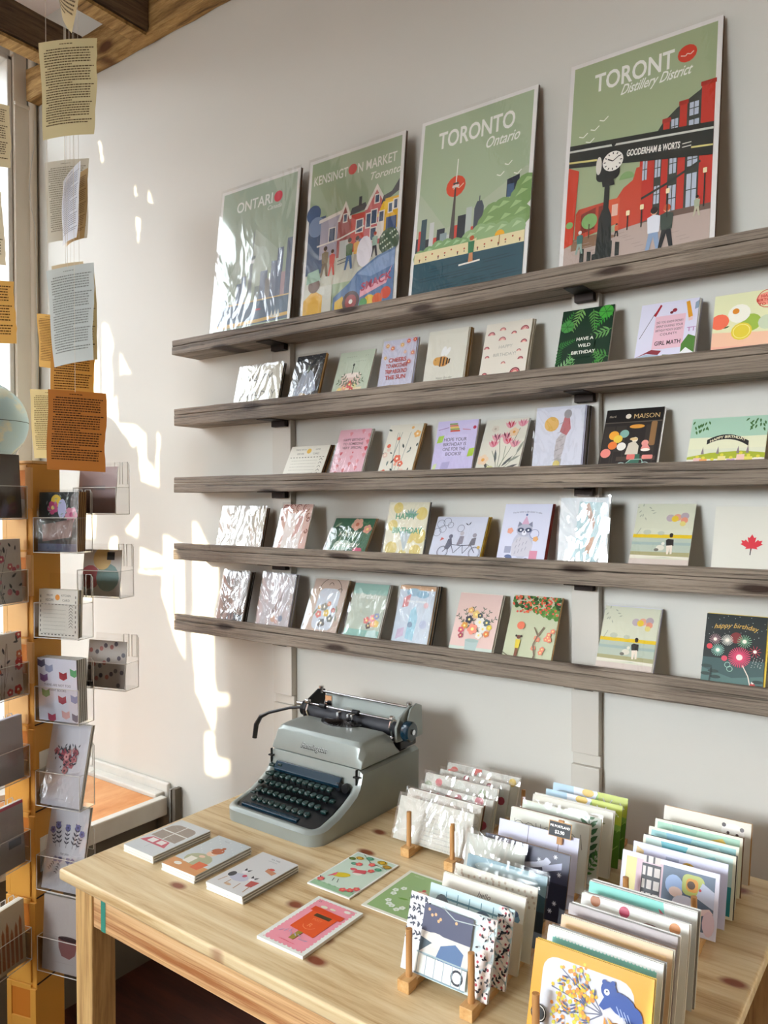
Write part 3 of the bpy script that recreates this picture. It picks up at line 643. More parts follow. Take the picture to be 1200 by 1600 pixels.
def pr_distillery(a):
    V = a.V; a.r(0, 0, 100, V, '#e6e4e0').r(3, 3, 97, V-3, '#a2b18a')
    a.t('TORONT', 18, V-25, 18, '#f0f1ea', 'l', bold=.02, maxw=53); a.c(79, V-18.5, 6, '#d23a1e').l([(75, V-19), (78, V-20), (79, V-18.6), (81, V-19.6), (83, V-18)], .7, '#f0d8cc')
    a.t('Distillery District', 59, V-33, 10, '#eef0e8', it=.35, bold=.015, maxw=45)
    for x, y in ((12, V-55), (20, V-52), (26, V-47), (17, V-60)): a.l([(x-3, y), (x, y-1.3), (x+3, y+1.3)], .7, '#eef0e6')
    def yr(u): return 31-(u-50)*.06
    # red and dark warehouse
    a.p([(52, 22), (97, 26), (97, 112), (92, 113), (88, 108), (74, 100), (66, 93), (60, 84), (52, 80)], '#39413a')
    for x0, x1, yt in ((52, 58, 80), (58, 61.5, 86), (66, 70, 95), (76, 80.5, 104), (89, 97, 113)): a.p([(x0, 24), (x1, 24), (x1, yt), (x0, yt-1)], '#c23224').r(x0-.7, yt-3, x1+.7, yt, '#a82a1e')
    for x, y, w, h in ((62, 78, 3.4, 9), (62, 56, 3.4, 12), (62, 38, 3.4, 12), (71, 82, 4.2, 11), (71, 56, 4.2, 13), (71, 30, 4.6, 18), (82, 92, 5.5, 9), (82, 80, 6, 9), (82, 58, 6, 8), (82, 31, 6, 22), (54, 56, 3, 14)):
        a.r(x, y, x+w, y+h, '#b9c4d2').r(x+w/2-.25, y, x+w/2+.25, y+h, '#39413a').r(x, y+h*.5, x+w, y+h*.5+.6, '#39413a')
    a.l([(50, 42), (70, 50), (90, 60)], 1.6, '#2e3630')
    a.p([(38, 24), (54, 24), (54, 66), (50, 66), (48, 58), (42, 54), (38, 48)], '#c8472e')
    a.p([(10, 24), (38, 30), (38, 48), (12, 46), (10, 43)], '#bb4228').p([(14, 28), (24, 30), (24, 45), (14, 42)], '#7e2d1e').p([(26, 31), (36, 32), (36, 46), (26, 45)], '#7e2d1e')
    a.r(32, 30, 40, 48, '#d65a34').r(35, 36, 39, 44, '#e0b7a4')
    # ground
    a.p([(3, 3), (97, 3), (97, 28), (74, 30), (52, 27), (30, 24), (10, 21), (3, 20)], '#b9a79c').p([(8, 17), (8, 25), (26, 26), (40, 22), (26, 18)], '#8a6a50').p([(52, 27), (74, 31), (97, 31), (97, 27), (74, 27)], '#6f5a4e')
    for k in range(26): x = (k*17.3) % 80+8; y = (k*7.7) % 22+4; a.l([(x, y), (x+6, y+.4)], .35, '#a3938a')
    a.p([(3, 20), (9, 22), (10.5, 74), (3, 78)], '#cc3f24')
    a.c(20, 36, 5.5, '#7ea964').r(19.6, 24, 20.4, 34, '#5a4632').c(6, 36, 2.5, '#7ea964').c(44, 60, 5, '#84a86d', a0=0, a1=180)
    # steel bridge with lettering
    a.p([(3, 78), (97, 62), (97, 84), (3, 94)], '#1f2722').p([(3, 89), (97, 79), (97, 80.5), (3, 90.5)], '#cfd2c8').p([(3, 81), (50, 74), (97, 68), (97, 69.2), (50, 75.4), (3, 82.4)], '#d9cf84')
    a.p([(37, 74.5), (84, 68), (84, 77), (37, 82.5)], '#1f2722').t('GOODERHAM & WORTS', 43, 75.8, 5.2, '#f0efe6', 'l', bold=.03, maxw=34, skew=-.115, sy=1.2, it=.1).r(78.5, 71.5, 84, 72.1, '#d9d8cc').r(78.5, 73.8, 84, 74.4, '#d9d8cc')
    # post clock
    a.p([(28.5, 14), (33, 14), (32.5, 66), (29.5, 66)], '#16211e').p([(25, 10), (36, 10), (35, 36), (33, 42), (28.5, 42), (26.5, 36)], '#16211e').r(23, 8, 36, 12, '#16211e')
    a.rr(23, 62, 39, 85, 4, '#171d1b').c(34, 75, 7, '#efece2', n=20).c(24.5, 74, 2, '#dcd8cc', ry=6.5)
    for k in range(12):
        t = k*PI/6; a.l([(34+4.8*math.cos(t), 75+4.8*math.sin(t)), (34+6.2*math.cos(t), 75+6.2*math.sin(t))], .7, '#1c1c1c')
    a.l([(34, 75), (30.5, 77)], .8, '#1c1c1c').l([(34, 75), (38.3, 78)], .6, '#1c1c1c').c(34, 87, 1.5, '#171d1b').p([(28, 58), (36, 58), (35, 63), (27, 63)], '#171d1b')
    for x, y in ((16, 8), (21, 5), (35, 10), (40, 8)): a.p([(x-1.4, y), (x+1.4, y), (x+1.4, y+9), (x-1.4, y+9.6)], '#17231f')
    walker(a, 14, 14, 16, '#3f6e68', '#8fa89c', '#e2dfd8'); walker(a, 39, 21, 9, '#d0603a', '#222'); walker(a, 63, 5, 30, '#dfe3ea', '#8aa2c0', '#241a14'); walker(a, 71, 6, 29, '#3c4a40', '#191a1c', '#c0532a'); walker(a, 89, 24, 13, '#a9b295', '#bcbb9f', '#2a1a14')
    for x, y, h in ((46, 24, 10), (55, 24, 12), (71, 27, 16), (93, 29, 22)): a.r(x-.4, y, x+.4, y+h, '#1f2722').rr(x-1.2, y+h, x+1.2, y+h+3.4, .5, '#efe0b4')
shelf_card(1, -1.607, -1.319, 2.217, -0.030, 'Ontario travel print in shiny film, leftmost of the four prints on the top ledge', pr_ontario, 2, ('grey_board', 'brown_board'), 'film_poster', cgroup='Ontario print', name='art_print', cat='print')
shelf_card(1, -1.283, -0.995, 2.217, -0.034, 'Kensington Market travel print with a row of red and yellow houses', pr_kensington, 2, ('grey_board', 'brown_board'), 'film_poster', cgroup='Kensington Market print', name='art_print', cat='print')
shelf_card(1, -0.961, -0.677, 2.228, -0.016, 'Toronto Ontario travel print with red sun, tower and teal lake', pr_toronto, 2, ('grey_board', 'brown_board'), 'film', cgroup='Toronto lake print', name='art_print', cat='print')
shelf_card(1, -0.607, -0.321, 2.240, -0.013, 'Toronto Distillery District travel print with street clock, rightmost and largest in view', pr_distillery, 2, ('grey_board', 'brown_board'), 'film', cgroup='Distillery District print', name='art_print', cat='print')

# ------------------------------------------------------------------ second ledge
def bgc(c): return lambda a: a.r(0, 0, 100, a.V, c)
def a_hb_letter(a):
    a.r(0, 0, 100, a.V, '#cfccb8'); a.t('HAPPY', 50, a.V*.58, 19, '#6b6a60', it=.08, maxw=80, sy=1.25); a.t('BIRTHDAY', 50, a.V*.2, 17, '#6b6a60', it=.1, maxw=82, sy=1.2); a.squig(30, 6, 40, '#a9a798')
def a_night(a):
    V = a.V; a.r(0, 0, 100, V, '#1f2a35')
    for k in range(70): a.c((k*37.7) % 100, V*.45+(k*23.3) % (V*.55), .6+(k % 3)*.3, '#dfe3e6', n=5)
    a.p([(15, 30), (30, V*.6), (44, V*.68), (50, V*.62), (58, V*.68), (72, V*.6), (92, 34), (70, 24), (60, 6), (30, 6)], '#aebfd6').p([(44, V*.68), (50, V*.78), (58, V*.68), (50, V*.6)], '#5f7c6a').p([(15, 2), (40, 30), (60, 24), (85, 2)], '#c9b28c').l([(50, V*.6), (46, 10)], 1.5, '#d9e2ee')
def a_cake(a):
    V = a.V; a.r(0, 0, 100, V, '#bdc9b4').r(20, 30, 75, 58, '#e4c9bd').c(47, 58, 28, '#efe0d6', ry=6).r(14, 18, 84, 26, '#e9d9b8').r(47, 60, 49, 80, '#3a4038').c(48, 84, 3, '#3d4a3e', ry=4, n=8)
    for x, y, r, c in ((48, 34, 10, '#dd5d60'), (34, 28, 8, '#e8a98f'), (62, 30, 8, '#d9d3a2'), (22, 22, 7, '#e5cf84'), (55, 20, 7, '#c94e4c')): a.fl(x, y, r, c)
    for an in (20, 50, 130, 160): a.sprig(48, 30, 34, an, '#6d7d62', 4)
    for k in range(14): a.c(20+(k*29) % 64, 92+(k*13) % 26, .9, '#51604f', n=5)
def a_cheers(a):
    V = a.V; a.r(0, 0, 100, V, '#cdcfe2')
    for x, y, r, c in ((14, V-14, 8, '#e0a24a'), (30, V-22, 8, '#e2703c'), (58, V-16, 8, '#e6b159'), (76, V-8, 8, '#dc4a34'), (94, V-6, 8, '#dc4a34'), (92, V-40, 8, '#e3806a'), (84, V-62, 8, '#d9594e'), (12, V-46, 6, '#e4b465'), (70, V-36, 6, '#e9b49a'), (90, 14, 8, '#e0a24a'), (14, 10, 7, '#e3806a')):
        for k in range(10): t = k*PI/5; a.leaf(x+math.cos(t)*r*.6, y+math.sin(t)*r*.6, r*.5, math.degrees(t), c, .3)
        a.c(x, y, r*.62, c).c(x, y, r*.3, '#f3d9a6')
    for i, s_ in enumerate(('CHEERS', 'TO ANOTHER', 'TRIP AROUND', 'THE SUN')): a.t(s_, 50, V*.58-i*15, 15, '#c4504a', bold=.02, maxw=64)
def a_bee(a):
    V = a.V; a.r(0, 0, 100, V, '#d6d5c7').c(43, V*.46, 17, '#c9924a', ry=12, rot=-8).c(29, V*.47, 10, '#cf9c50', ry=10)
    for i, x in enumerate((38, 46, 54, 60)): a.p([(x-2, V*.46-12+i*2), (x+1.5, V*.46-12+i*2), (x+3, V*.46+11-i*2), (x-.5, V*.46+11-i*2)], '#3d2c22')
    a.c(44, V*.63, 6, '#e6e8e6', ry=12, rot=-15).c(54, V*.62, 5, '#e6e8e6', ry=11, rot=-30); a.c(25, V*.49, 1.2, '#3d2c22', n=7); a.t('Happy Bee-day', 52, 22, 8, '#8d897b', it=.3, maxw=40)
def a_rainbows(a):
    V = a.V; a.r(0, 0, 100, V, '#dad4c6')
    for i, (x, y, r) in enumerate(((14, V-26, 8), (38, V-18, 7), (64, V-28, 6), (86, V-22, 9), (40, V-40, 8), (88, V-50, 7), (8, V-56, 6), (80, V-68, 5), (12, V-76, 5), (86, V-86, 6), (50, V-92, 5), (12, 18, 6), (32, 8, 8), (56, 2, 9), (78, 18, 11))):
        cs = (('#8e2f3a', '#c9606a', '#e2a79b'), ('#a04a52', '#d98a84', '#e8c0a8'), ('#7c2836', '#d0555e', '#ecb9a2'))[i % 3]
        for j, c in enumerate(cs): a.ring(x, y, r-j*r*.3, r*.24, c, 10, 0, 180)
    a.t('HAPPY', 50, V*.56, 10, '#a7a69c', maxw=34); a.t('BIRTHDAY!', 50, V*.43, 10, '#a7a69c', maxw=56)
def a_wild(a):
    V = a.V; a.r(0, 0, 100, V, '#12301f')
    for x, y, L, an, c in ((2, V-40, 40, 60, '#3f8a3c'), (40, V+2, 50, 250, '#7fae62'), (60, V-4, 46, 280, '#5d9a4c'), (98, V-8, 46, 230, '#3e9a3a'), (100, V-50, 50, 200, '#6fa860'), (100, 30, 50, 160, '#4b8a44'), (0, 60, 34, 20, '#357c3a'), (6, 4, 52, 50, '#8dbb86'), (34, 0, 44, 100, '#62a05a'), (66, 0, 34, 60, '#3f9a3e'), (92, 0, 44, 110, '#57954c'), (0, 20, 40, 80, '#2f6c36')): a.frond(x, y, L, an, c, 7, .34)
    a.c(14, V-36, 13, '#4a9448', n=10).c(86, V-14, 14, '#46a53c', n=10)
    for cx, cy, r in ((14, V-36, 13), (86, V-14, 14)):
        for k in range(7): a.l([(cx, cy), (cx+r*math.cos(k), cy+r*math.sin(k))], 1, '#2a5c2c')
    a.p([(30, 34), (70, 34), (72, 78), (34, 80)], '#12301f')
    for i, s_ in enumerate(('HAVE A', 'WILD', 'BIRTHDAY')): a.t(s_, 52, V*.50-i*14, 9.5, '#eef0e4', bold=.02)
def a_girl(a):
    V = a.V; a.r(0, 0, 100, V, '#d9d8ea').r(28, 34, 80, V*.78, '#e3bcc8')
    for i, s_ in enumerate(('DID YOU KNOW MONEY', 'SPENT DURING YOUR', 'BIRTHDAY MONTH DOESN\'T', 'COUNT?!')): a.t(s_, 54, V*.66-i*8.5, 7, '#3c2a30', maxw=46)
    a.t('GIRL MATH', 54, 42, 12, '#3c2a30', bold=.02, maxw=44)
    a.l([(4, 60), (26, V*.84)], 1, '#4a4c58').p([(24, V*.8), (34, V*.97), (37, V*.95), (28, V*.78)], '#a52331').p([(78, V*.96), (84, V*.97), (92, V*.72), (85, V*.7)], '#d99a2c').p([(85, V*.7), (92, V*.72), (92, V*.66), (86, V*.65)], '#e7c5c0').c(55, V*.82, 3, '#6f1f2c').c(60, V*.85, 4, '#8f2436')
    a.p([(4, 6), (2, 20), (20, 26), (42, 22), (42, 8)], '#a8bccb').p([(0, 20), (28, 34), (46, 30), (40, 22), (20, 27)], '#8a3640').r(0, 0, 40, 7, '#d9a13c').p([(44, 0), (48, 22), (100, 16), (100, 0)], '#54803c').p([(78, 40), (88, 58), (100, 52), (100, 20), (78, 22)], '#54803c').p([(74, 18), (86, 32), (100, 20)], '#e9eaea')
    a.t('TT', 92, 64, 12, '#b784b4', bold=.02); a.p([(94, V*.93), (100, V*.96), (100, V*.84), (94, V*.82)], '#8a9fb4')
def a_fruit(a):
    V = a.V; a.r(0, 0, 100, V, '#dfe0b4').p([(0, 0), (100, 0), (100, V*.32), (0, V*.42)], '#edbfa0').p([(0, 0), (100, 0), (100, V*.14), (0, V*.2)], '#eeb09a')
    a.c(8, V*.58, 11, '#ee7254').c(62, V*.86, 14, '#ee9a86', ry=9).ring(62, V*.86, 13, 1, '#c94a3c').c(92, V*.84, 15, '#d0ae20', ry=12).c(44, V*.52, 12, '#9cb84a').c(30, V*.68, 13, '#eceadb').c(34, V*.40, 12, '#dfc93e').ring(34, V*.40, 10, 1, '#eee08a').c(26, V*.72, 4, '#dd8b2c').fl(90, V*.6, 13, '#ea5a48', '#f0a08c').c(62, V*.5, 10, '#c9d4b6')
    for i, s_ in enumerate(('HAPPY', 'BIRTHDAY', 'TO YOU')): a.t(s_, 62, V*.88-i*5.5, 5.5, '#c2382e', bold=.02)
    a.leaf(20, V*.5, 8, 200, '#3e5c30').leaf(86, V*.47, 8, 170, '#3e5c30').c(82, V*.16, 2, '#c9952e')
sc2 = [(-1.516, -1.359, 1.723, -.054, 'cream Happy Birthday letter card in film, leftmost on the second ledge', a_hb_letter, 3, ('dark_board', 'cream_board'), 'film_wrinkled', 'cream_board', None, 'leftmost Happy Birthday letter card'),
 (-1.320, -1.229, 1.735, -.042, 'navy starry night card with pale blue figure and brown envelope', a_night, 3, ('kraft',), 'film_wrinkled', 'dark_board', 'kraft', 'navy starry card'),
 (-1.184, -1.079, 1.729, -.038, 'sage green card of a flowered cake with one candle', a_cake, 1, ('white_board',), 'film', 'white_board', None, 'sage green cake card'),
 (-1.047, -.954, 1.739, -.049, 'lilac card with orange suns reading cheers to another trip around the sun', a_cheers, 2, ('lilac_board', 'white_board'), 'film_wrinkled', 'white_board', None, 'lilac suns card'),
 (-.923, -.823, 1.7445, -.047, 'beige card with one striped bumblebee', a_bee, 6, ('cream_board', 'kraft'), 'film', 'cream_board', None, 'bumblebee card'),
 (-.784, -.679, 1.7435, -.039, 'cream card scattered with little pink and red rainbows', a_rainbows, 4, ('cream_board',), None, 'cream_board', None, 'little rainbows card'),
 (-.615, -.510, 1.7475, -.034, 'dark green jungle leaf card reading have a wild birthday', a_wild, 1, ('white_board',), None, 'white_board', None, 'jungle leaf card'),
 (-.460, -.356, 1.7375, -.029, 'lilac Girl Math card with pencil and pink panel', a_girl, 4, ('white_board', 'lilac_board'), None, 'white_board', None, 'Girl Math card'),
 (-.327, -.187, 1.731, -.041, 'peach and yellow card of citrus slices and flowers, rightmost on the second ledge', a_fruit, 1, ('cream_board',), None, 'cream_board', None, 'citrus slices card')]
for x0, x1, zt, yt, lab, art, n, cols, slv, brd, env, cg in sc2: shelf_card(2, x0, x1, zt, yt, lab, art, n, cols, slv, brd, env, cgroup=cg)

# ------------------------------------------------------------------ middle ledge
def a_recipe(a):
    V = a.V; a.r(0, 0, 100, V, '#dcd9cb'); a.c(50, V-12, 6, '#e0b440', n=8); a.t('MADE WITH', 28, V-10, 5, '#6d6a5e').t('LOVE', 72, V-10, 5, '#6d6a5e').t('RECIPE', 30, V-20, 6, '#6d6a5e').t('CARD', 70, V-20, 6, '#6d6a5e')
    for k in range(12): a.r(6+k*7.6, V-27, 10+k*7.6, V-25.5, '#5b584e').r(6+k*7.6, 4, 10+k*7.6, 5.5, '#5b584e')
    for k in range(5): a.squig(12, V-34-k*7, 66, '#aaa799', .8, k); a.l([(84, 12+k*8), (88, 16+k*8), (92, 12+k*8)], 1, '#5b584e')
def a_strawb(a):
    V = a.V; a.r(0, 0, 100, V, '#e3b3bf')
    for k in range(22):
        x, y = (k*38.2) % 96+2, (k*23.7) % V; a.p([(x-6, y+3), (x, y+6), (x+6, y+3), (x, y-8)], ('#c93a48', '#d97a80', '#e0919a')[k % 3])
    for k in range(20): a.c((k*27.1) % 100, (k*41.9) % V, 1.2, '#f4e3e3', n=6)
    a.r(16, V*.54, 86, V*.86, '#e3b3bf')
    for i, s_ in enumerate(('HAPPY BIRTHDAY', 'TO SOMEONE', 'VERY SPECIAL')): a.t(s_, 52, V*.76-i*11, 10, '#54303c', bold=.01, maxw=66)
def botan(bg, cols, seed, n=26, leafc=('#3a4a46', '#6e7f7a', '#2c3838')):
    def f(a):
        rn = random.Random(seed); V = a.V; a.r(0, 0, 100, V, bg)
        for k in range(5): a.l([(50+rn.uniform(-8, 8), 0), (50+rn.uniform(-20, 20), V*.4), (50+rn.uniform(-35, 35), V*.85)], 1, leafc[1])
        for k in range(n):
            x, y = rn.uniform(5, 95), rn.uniform(5, V-5)
            t = k % 4
            if t == 0: a.fl(x, y, rn.uniform(7, 11), rn.choice(cols), '#efe3cf')
            elif t == 1: a.leaf(x, y, rn.uniform(10, 18), rn.uniform(0, 360), rn.choice(leafc), .4)
            elif t == 2: a.c(x, y, rn.uniform(4, 6.5), rn.choice(cols))
            else: a.leaf(x, y, rn.uniform(8, 14), rn.uniform(0, 360), rn.choice(leafc), .5)
    return f
def a_books(a):
    V = a.V; a.r(0, 0, 100, V, '#c3bcdf')
    for x, y, w, h, c, r in ((4, V*.6, 14, 16, '#9cc24a', 1), (84, V*.34, 14, 18, '#a3c23c', 0), (22, 16, 20, 16, '#a9a3cc', 0), (2, 14, 8, 14, '#c9d8a0', 0), (60, 6, 30, 5, '#6f87b8', 0), (62, 11, 26, 4, '#9aa6d0', 0), (58, 1, 34, 5, '#b9536a', 0)):
        a.p([(x, y), (x+w, y+2), (x+w+3, y+h+2), (x+3, y+h)], c)
    for i, c in enumerate(('#c94a3a', '#8aa24c', '#e0c060', '#c9745a', '#7a9a5c')): a.r(34-i, V*.8+i*4, 58-i*2, V*.8+i*4+3.6, c)
    a.c(93, V*.86, 4, '#b4284c').l([(4, V*.84), (30, V*.88)], 1.2, '#7c4a86').l([(64, V*.84), (84, V*.82)], 1.2, '#b4485c')
    a.r(22, V*.36, 80, V*.74, '#c8c2e4')
    for i, s_ in enumerate(('HOPE YOUR', 'BIRTHDAY IS', 'ONE FOR THE', 'BOOKS!')): a.t(s_, 50, V*.63-i*11, 11, '#4a4260', bold=.01, maxw=56)
def a_tulips(a):
    V = a.V; a.r(0, 0, 100, V, '#dcdacb')
    for x, y, tx, ty in ((52, 8, 40, 96), (54, 8, 60, 70), (50, 8, 84, V-24), (50, 8, 30, 60), (56, 8, 90, 52), (48, 8, 20, 30)): a.l([(x, y), ((x+tx)/2+4, (y+ty)/2), (tx, ty)], 1.4, '#7f8a72')
    for x, y, an in ((44, 30, 100), (60, 20, 50), (70, 30, 30), (30, 12, 120), (88, 50, 70), (66, 14, 20)): a.leaf(x, y, 34, an, ('#4a4f50', '#8a9184', '#5c6664')[int(x) % 3], .2)
    for x, y, c in ((60, V-16, '#b9374a'), (34, V-46, '#8c4a62'), (30, V-62, '#c4506a'), (62, V-56, '#c8384c'), (80, V-64, '#b06a80'), (56, V-44, '#7c3a50'), (88, V-14, '#d0788c')):
        for k in range(5): a.leaf(x, y-8, 20, 50+k*20, c if k % 2 else '#e0a0aa', .35)
    a.fl(14, 38, 13, '#e6cdb0', '#e0a24a').fl(72, V-34, 11, '#e6c9a6', '#d99a4a').fl(26, V-24, 9, '#d8cfc0', '#b9ae9c').c(34, 12, 11, '#c9c98e')
def a_person(a):
    V = a.V; a.r(0, 0, 100, V, '#d3d7e4').c(34, V*.74, 15, '#dcae4c').p([(52, V*.62), (62, V*.9), (70, V*.84), (74, V*.66), (66, V*.56)], '#b2575f').c(66, V*.88, 8, '#8f8c90', ry=9).p([(44, V*.3), (46, V*.5), (56, V*.6), (66, V*.56), (62, V*.34), (56, V*.18), (46, V*.18)], '#b7b2b4').p([(42, 16), (48, 30), (60, 30), (58, 12)], '#a9a4a0').c(50, 20, 7, '#d8c66a')
    for k in range(9): a.l([(42+(k*11) % 20, V*.2+k*9), (54+(k*7) % 12, V*.24+k*9)], .8, '#7d7a80')
def a_maison(a):
    V = a.V; a.r(0, 0, 100, V, '#2a2624').r(0, V-26, 100, V, '#1e1b1a').r(0, V-28, 100, V-26, '#5d554c'); a.t('MAISON', 72, V-20, 13, '#d8b980', maxw=44).t('illard', 12, V-16, 6, '#b5aa98').c(40, V-15, 5, '#d9cfc0', n=9)
    for x in (2, 22, 74): a.r(x, 6, x+18, V-34, '#38322e').r(x+2, 10, x+16, 40, '#2b2624')
    a.rr(82, V*.4, 92, V*.78, 3, '#8e6a44').c(58, V*.71, 13, '#d99a42', ry=4).r(30, 22, 96, 30, '#4a4038')
    for x, y, r, c in ((20, V*.58, 9, '#e9a53a'), (38, V*.6, 8, '#84b0a4'), (28, V*.52, 8, '#e2c34c'), (20, V*.42, 8, '#e87f3e'), (36, V*.4, 8, '#e6e4da'), (10, V*.3, 9, '#e88a80'), (58, V*.5, 5, '#e8ddcc'), (76, V*.44, 6, '#e29a8c')): a.c(x, y, r, c)
    a.p([(44, 34), (48, 56), (58, 60), (66, 50), (66, 34)], '#cfc6b4').c(56, 64, 7, '#d9be86', ry=3).p([(50, 12), (56, 34), (70, 34), (70, 14)], '#3c6a58').p([(70, 44), (76, 60), (86, 44)], '#e0948c').c(78, 42, 8, '#efe6da', ry=3)
    for x in (40, 80): a.ring(x, 9, 10, 1.2, '#b8cfc8')
    a.l([(40, 9), (56, 24), (74, 24), (80, 9)], 1.3, '#9cc4b8').rr(48, 24, 62, 34, 2, '#d9736a').rr(74, 24, 92, 32, 2, '#e08c82')
def a_picnic(a):
    V = a.V; a.r(0, 0, 100, V, '#d9dcc2').r(0, V*.55, 100, V, '#a9cbb4').r(0, V*.4, 100, V*.62, '#dfe0c0').r(0, 0, 100, V*.22, '#e3decf').p([(0, 22), (30, 28), (70, 30), (100, 26), (100, 18), (0, 18)], '#a9b43c')
    for k in range(14): a.leaf(4+(k*9) % 20, V-4-(k*5) % 18, 7, 250+(k*31) % 60, '#3f6a34', .4); a.leaf(76+(k*9) % 22, V-3-(k*5) % 18, 7, 230+(k*31) % 80, '#3f6a34', .4)
    for k in range(9): x = 24+k*6; a.p([(x, 50-((k-4)**2)*.5), (x+6.2, 50-((k-3)**2)*.5), (x+6.2, 58-((k-3)**2)*.5), (x, 58-((k-4)**2)*.5)], '#2b2c2a')
    a.t('HAPPY BIRTHDAY', 51, 52, 6, '#efe6c4', bold=.02, maxw=46, arc=7)
    for x, c, h in ((14, '#e2b8b8', 12), (22, '#e9a26a', 10), (34, '#e0746a', 7), (46, '#e6d99a', 14), (58, '#c9a2c4', 9), (70, '#e9c4b8', 16), (80, '#dfd66a', 12), (92, '#e9e2d4', 10)): a.c(x, 12, 7, c, ry=3).r(x-5, 8, x+5, 8+h, c).c(x, 8+h+2, 2.5, '#d9d04a', n=7)
    for x in (20, 40, 66, 78): a.p([(x-2, 26), (x+2, 26), (x, 38)], '#8d7f86')
sc3 = [(-1.344, -1.217, 1.509, -.040, 'cream recipe card with dashed border, leftmost on the middle ledge', a_recipe, 5, ('brown_board', 'kraft', 'dark_board'), None, 'cream_board', None, 'cream recipe card'),
 (-1.190, -1.094, 1.543, -.033, 'pink strawberry card reading happy birthday to someone very special', a_strawb, 3, ('white_board', 'grey_board'), 'film', 'white_board', None, 'pink strawberry card'),
 (-1.046, -.953, 1.547, -.025, 'white card scattered with peach blooms and dark leaves', botan('#d9d5c6', ('#e0a58c', '#d96a50', '#e2b06a', '#d9bfae'), 4), 3, ('kraft', 'cream_board'), None, 'cream_board', None, 'peach blooms card'),
 (-.903, -.802, 1.545, -.043, 'purple book themed card reading hope your birthday is one for the books', a_books, 2, ('white_board', 'grey_board'), 'film', 'lilac_board', None, 'purple books card'),
 (-.793, -.694, 1.543, -.022, 'cream card with a bouquet of pink and plum tulips', a_tulips, 1, ('white_board',), 'film', 'cream_board', None, 'tulip bouquet card'),
 (-.664, -.562, 1.557, -.051, 'pale blue card of a figure with yellow disc, in front of a thick stack', a_person, 9, ('lilac_board', 'grey_board', 'white_board', 'dark_board'), 'film_wrinkled', 'lilac_board', None, 'figure with yellow disc card'),
 (-.528, -.419, 1.545, -.025, 'black cafe front card with a cyclist and balloons, sign reading Maison', a_maison, 1, ('white_board',), None, 'white_board', None, 'black cafe front card'),
 (-.367, -.241, 1.517, -.031, 'wide garden picnic card with a black Happy Birthday ribbon', a_picnic, 1, ('yellow_board',), None, 'white_board', None, 'garden picnic card')]
for x0, x1, zt, yt, lab, art, n, cols, slv, brd, env, cg in sc3: shelf_card(3, x0, x1, zt, yt, lab, art, n, cols, slv, brd, env, cgroup=cg)

# ------------------------------------------------------------------ fourth ledge
def a_lace(a):
    V = a.V; a.r(0, 0, 100, V, '#d6d3c8')
    for k in range(60): x, y = (k*38.2) % 98+1, (k*23.9) % (V-4)+2; a.ring(x, y, 3.5+k % 3, .7, '#c2beb0', 8)
def a_scroll(a):
    V = a.V; a.r(0, 0, 100, V, '#d9b4a8').rr(20, 4, 78, V-24, 8, '#e4dcd8').p([(60, V-30), (76, V-30), (70, 60), (50, 40)], '#cfa49c')
    for i, (x, y, r) in enumerate(((12, V-10, 9), (34, V-8, 10), (56, V-9, 10), (80, V-9, 11), (92, V-30, 8), (8, V-34, 8), (6, 60, 6), (8, 30, 6), (92, 60, 6), (92, 90, 6))): a.ring(x, y, r, 2.4, '#7c4038', 12, 20*i, 20*i+290).ring(x, y, r*.5, 1.6, '#a35a4c', 9, 90, 330)
def a_greenhb(a):
    V = a.V; a.r(0, 0, 100, V, '#2f6a4e')
    for k in range(22): a.leaf((k*31) % 100, (k*17) % V, 20, k*47, ('#54805c', '#1f4a3a', '#8fae8a')[k % 3], .3)
    a.fl(60, V-14, 14, '#e6b49c', '#c9785c').fl(88, V-24, 10, '#e0a08c').fl(80, 10, 14, '#d65a7c').c(40, V*.3, 22, '#a9c4b4', ry=12)
    a.t('HAPPY', 46, V*.52, 16, '#d9e0d0', it=.25); a.t('Birthday', 50, V*.26, 18, '#e4e9dd', it=.3, bold=.01)
def a_hbyellow(a):
    V = a.V; a.r(0, 0, 100, V, '#dfdcc4')
    for x, y, r in ((24, V-12, 12), (84, V-24, 14), (16, V-50, 12), (86, V*.42, 16), (60, V-74, 14), (20, 24, 15), (80, 20, 14), (50, 12, 10)): a.c(x, y, r, '#d9c774')
    a.p([(34, V*.5), (66, V*.5), (52, V*.14)], '#b9c6c8')
    for k in range(6): a.leaf(58, V-34, 22, 30+k*22, '#7fa8a0', .3)
    a.t('HAPPY', 46, V-36, 17, '#4a9a78', bold=.03, maxw=54); a.t('BIRTHDAY', 54, V-66, 17, '#4a9a78', bold=.03, maxw=74)
def a_tandem(a):
    V = a.V; a.r(0, 0, 100, V, '#ccd1e0'); 
    for x, y, r in ((10, V-14, 8), (22, V-10, 8), (6, V-30, 8), (16, V-24, 7), (30, V-16, 6), (52, V-22, 7)): a.ring(x, y, r, .9, '#6d7284')
    for x in (26, 88): a.ring(x, 20, 11, 1.2, '#4c5064').ring(x, 20, 9, .5, '#7c8094')
    a.l([(26, 20), (40, 34), (60, 32), (78, 34), (88, 20)], 1.4, '#4c5064').l([(40, 34), (48, 18), (62, 34), (66, 18), (78, 34)], 1.2, '#4c5064')
    a.p([(28, 26), (32, 44), (38, 46), (42, 34), (36, 24)], '#5c5f70').c(36, 49, 4, '#6a6d7e').p([(50, 32), (54, 50), (62, 50), (62, 36)], '#8a8694').c(57, 55, 4, '#b9b5be').p([(74, 32), (78, 46), (86, 48), (86, 34)], '#6c6a74').c(82, 52, 4, '#9a96a2').p([(16, 40), (24, 44), (18, 47)], '#c9605a').c(94, 30, 3, '#c9a858').leaf(66, V-16, 8, 60, '#3f4452').leaf(66, V-16, 8, 150, '#3f4452')
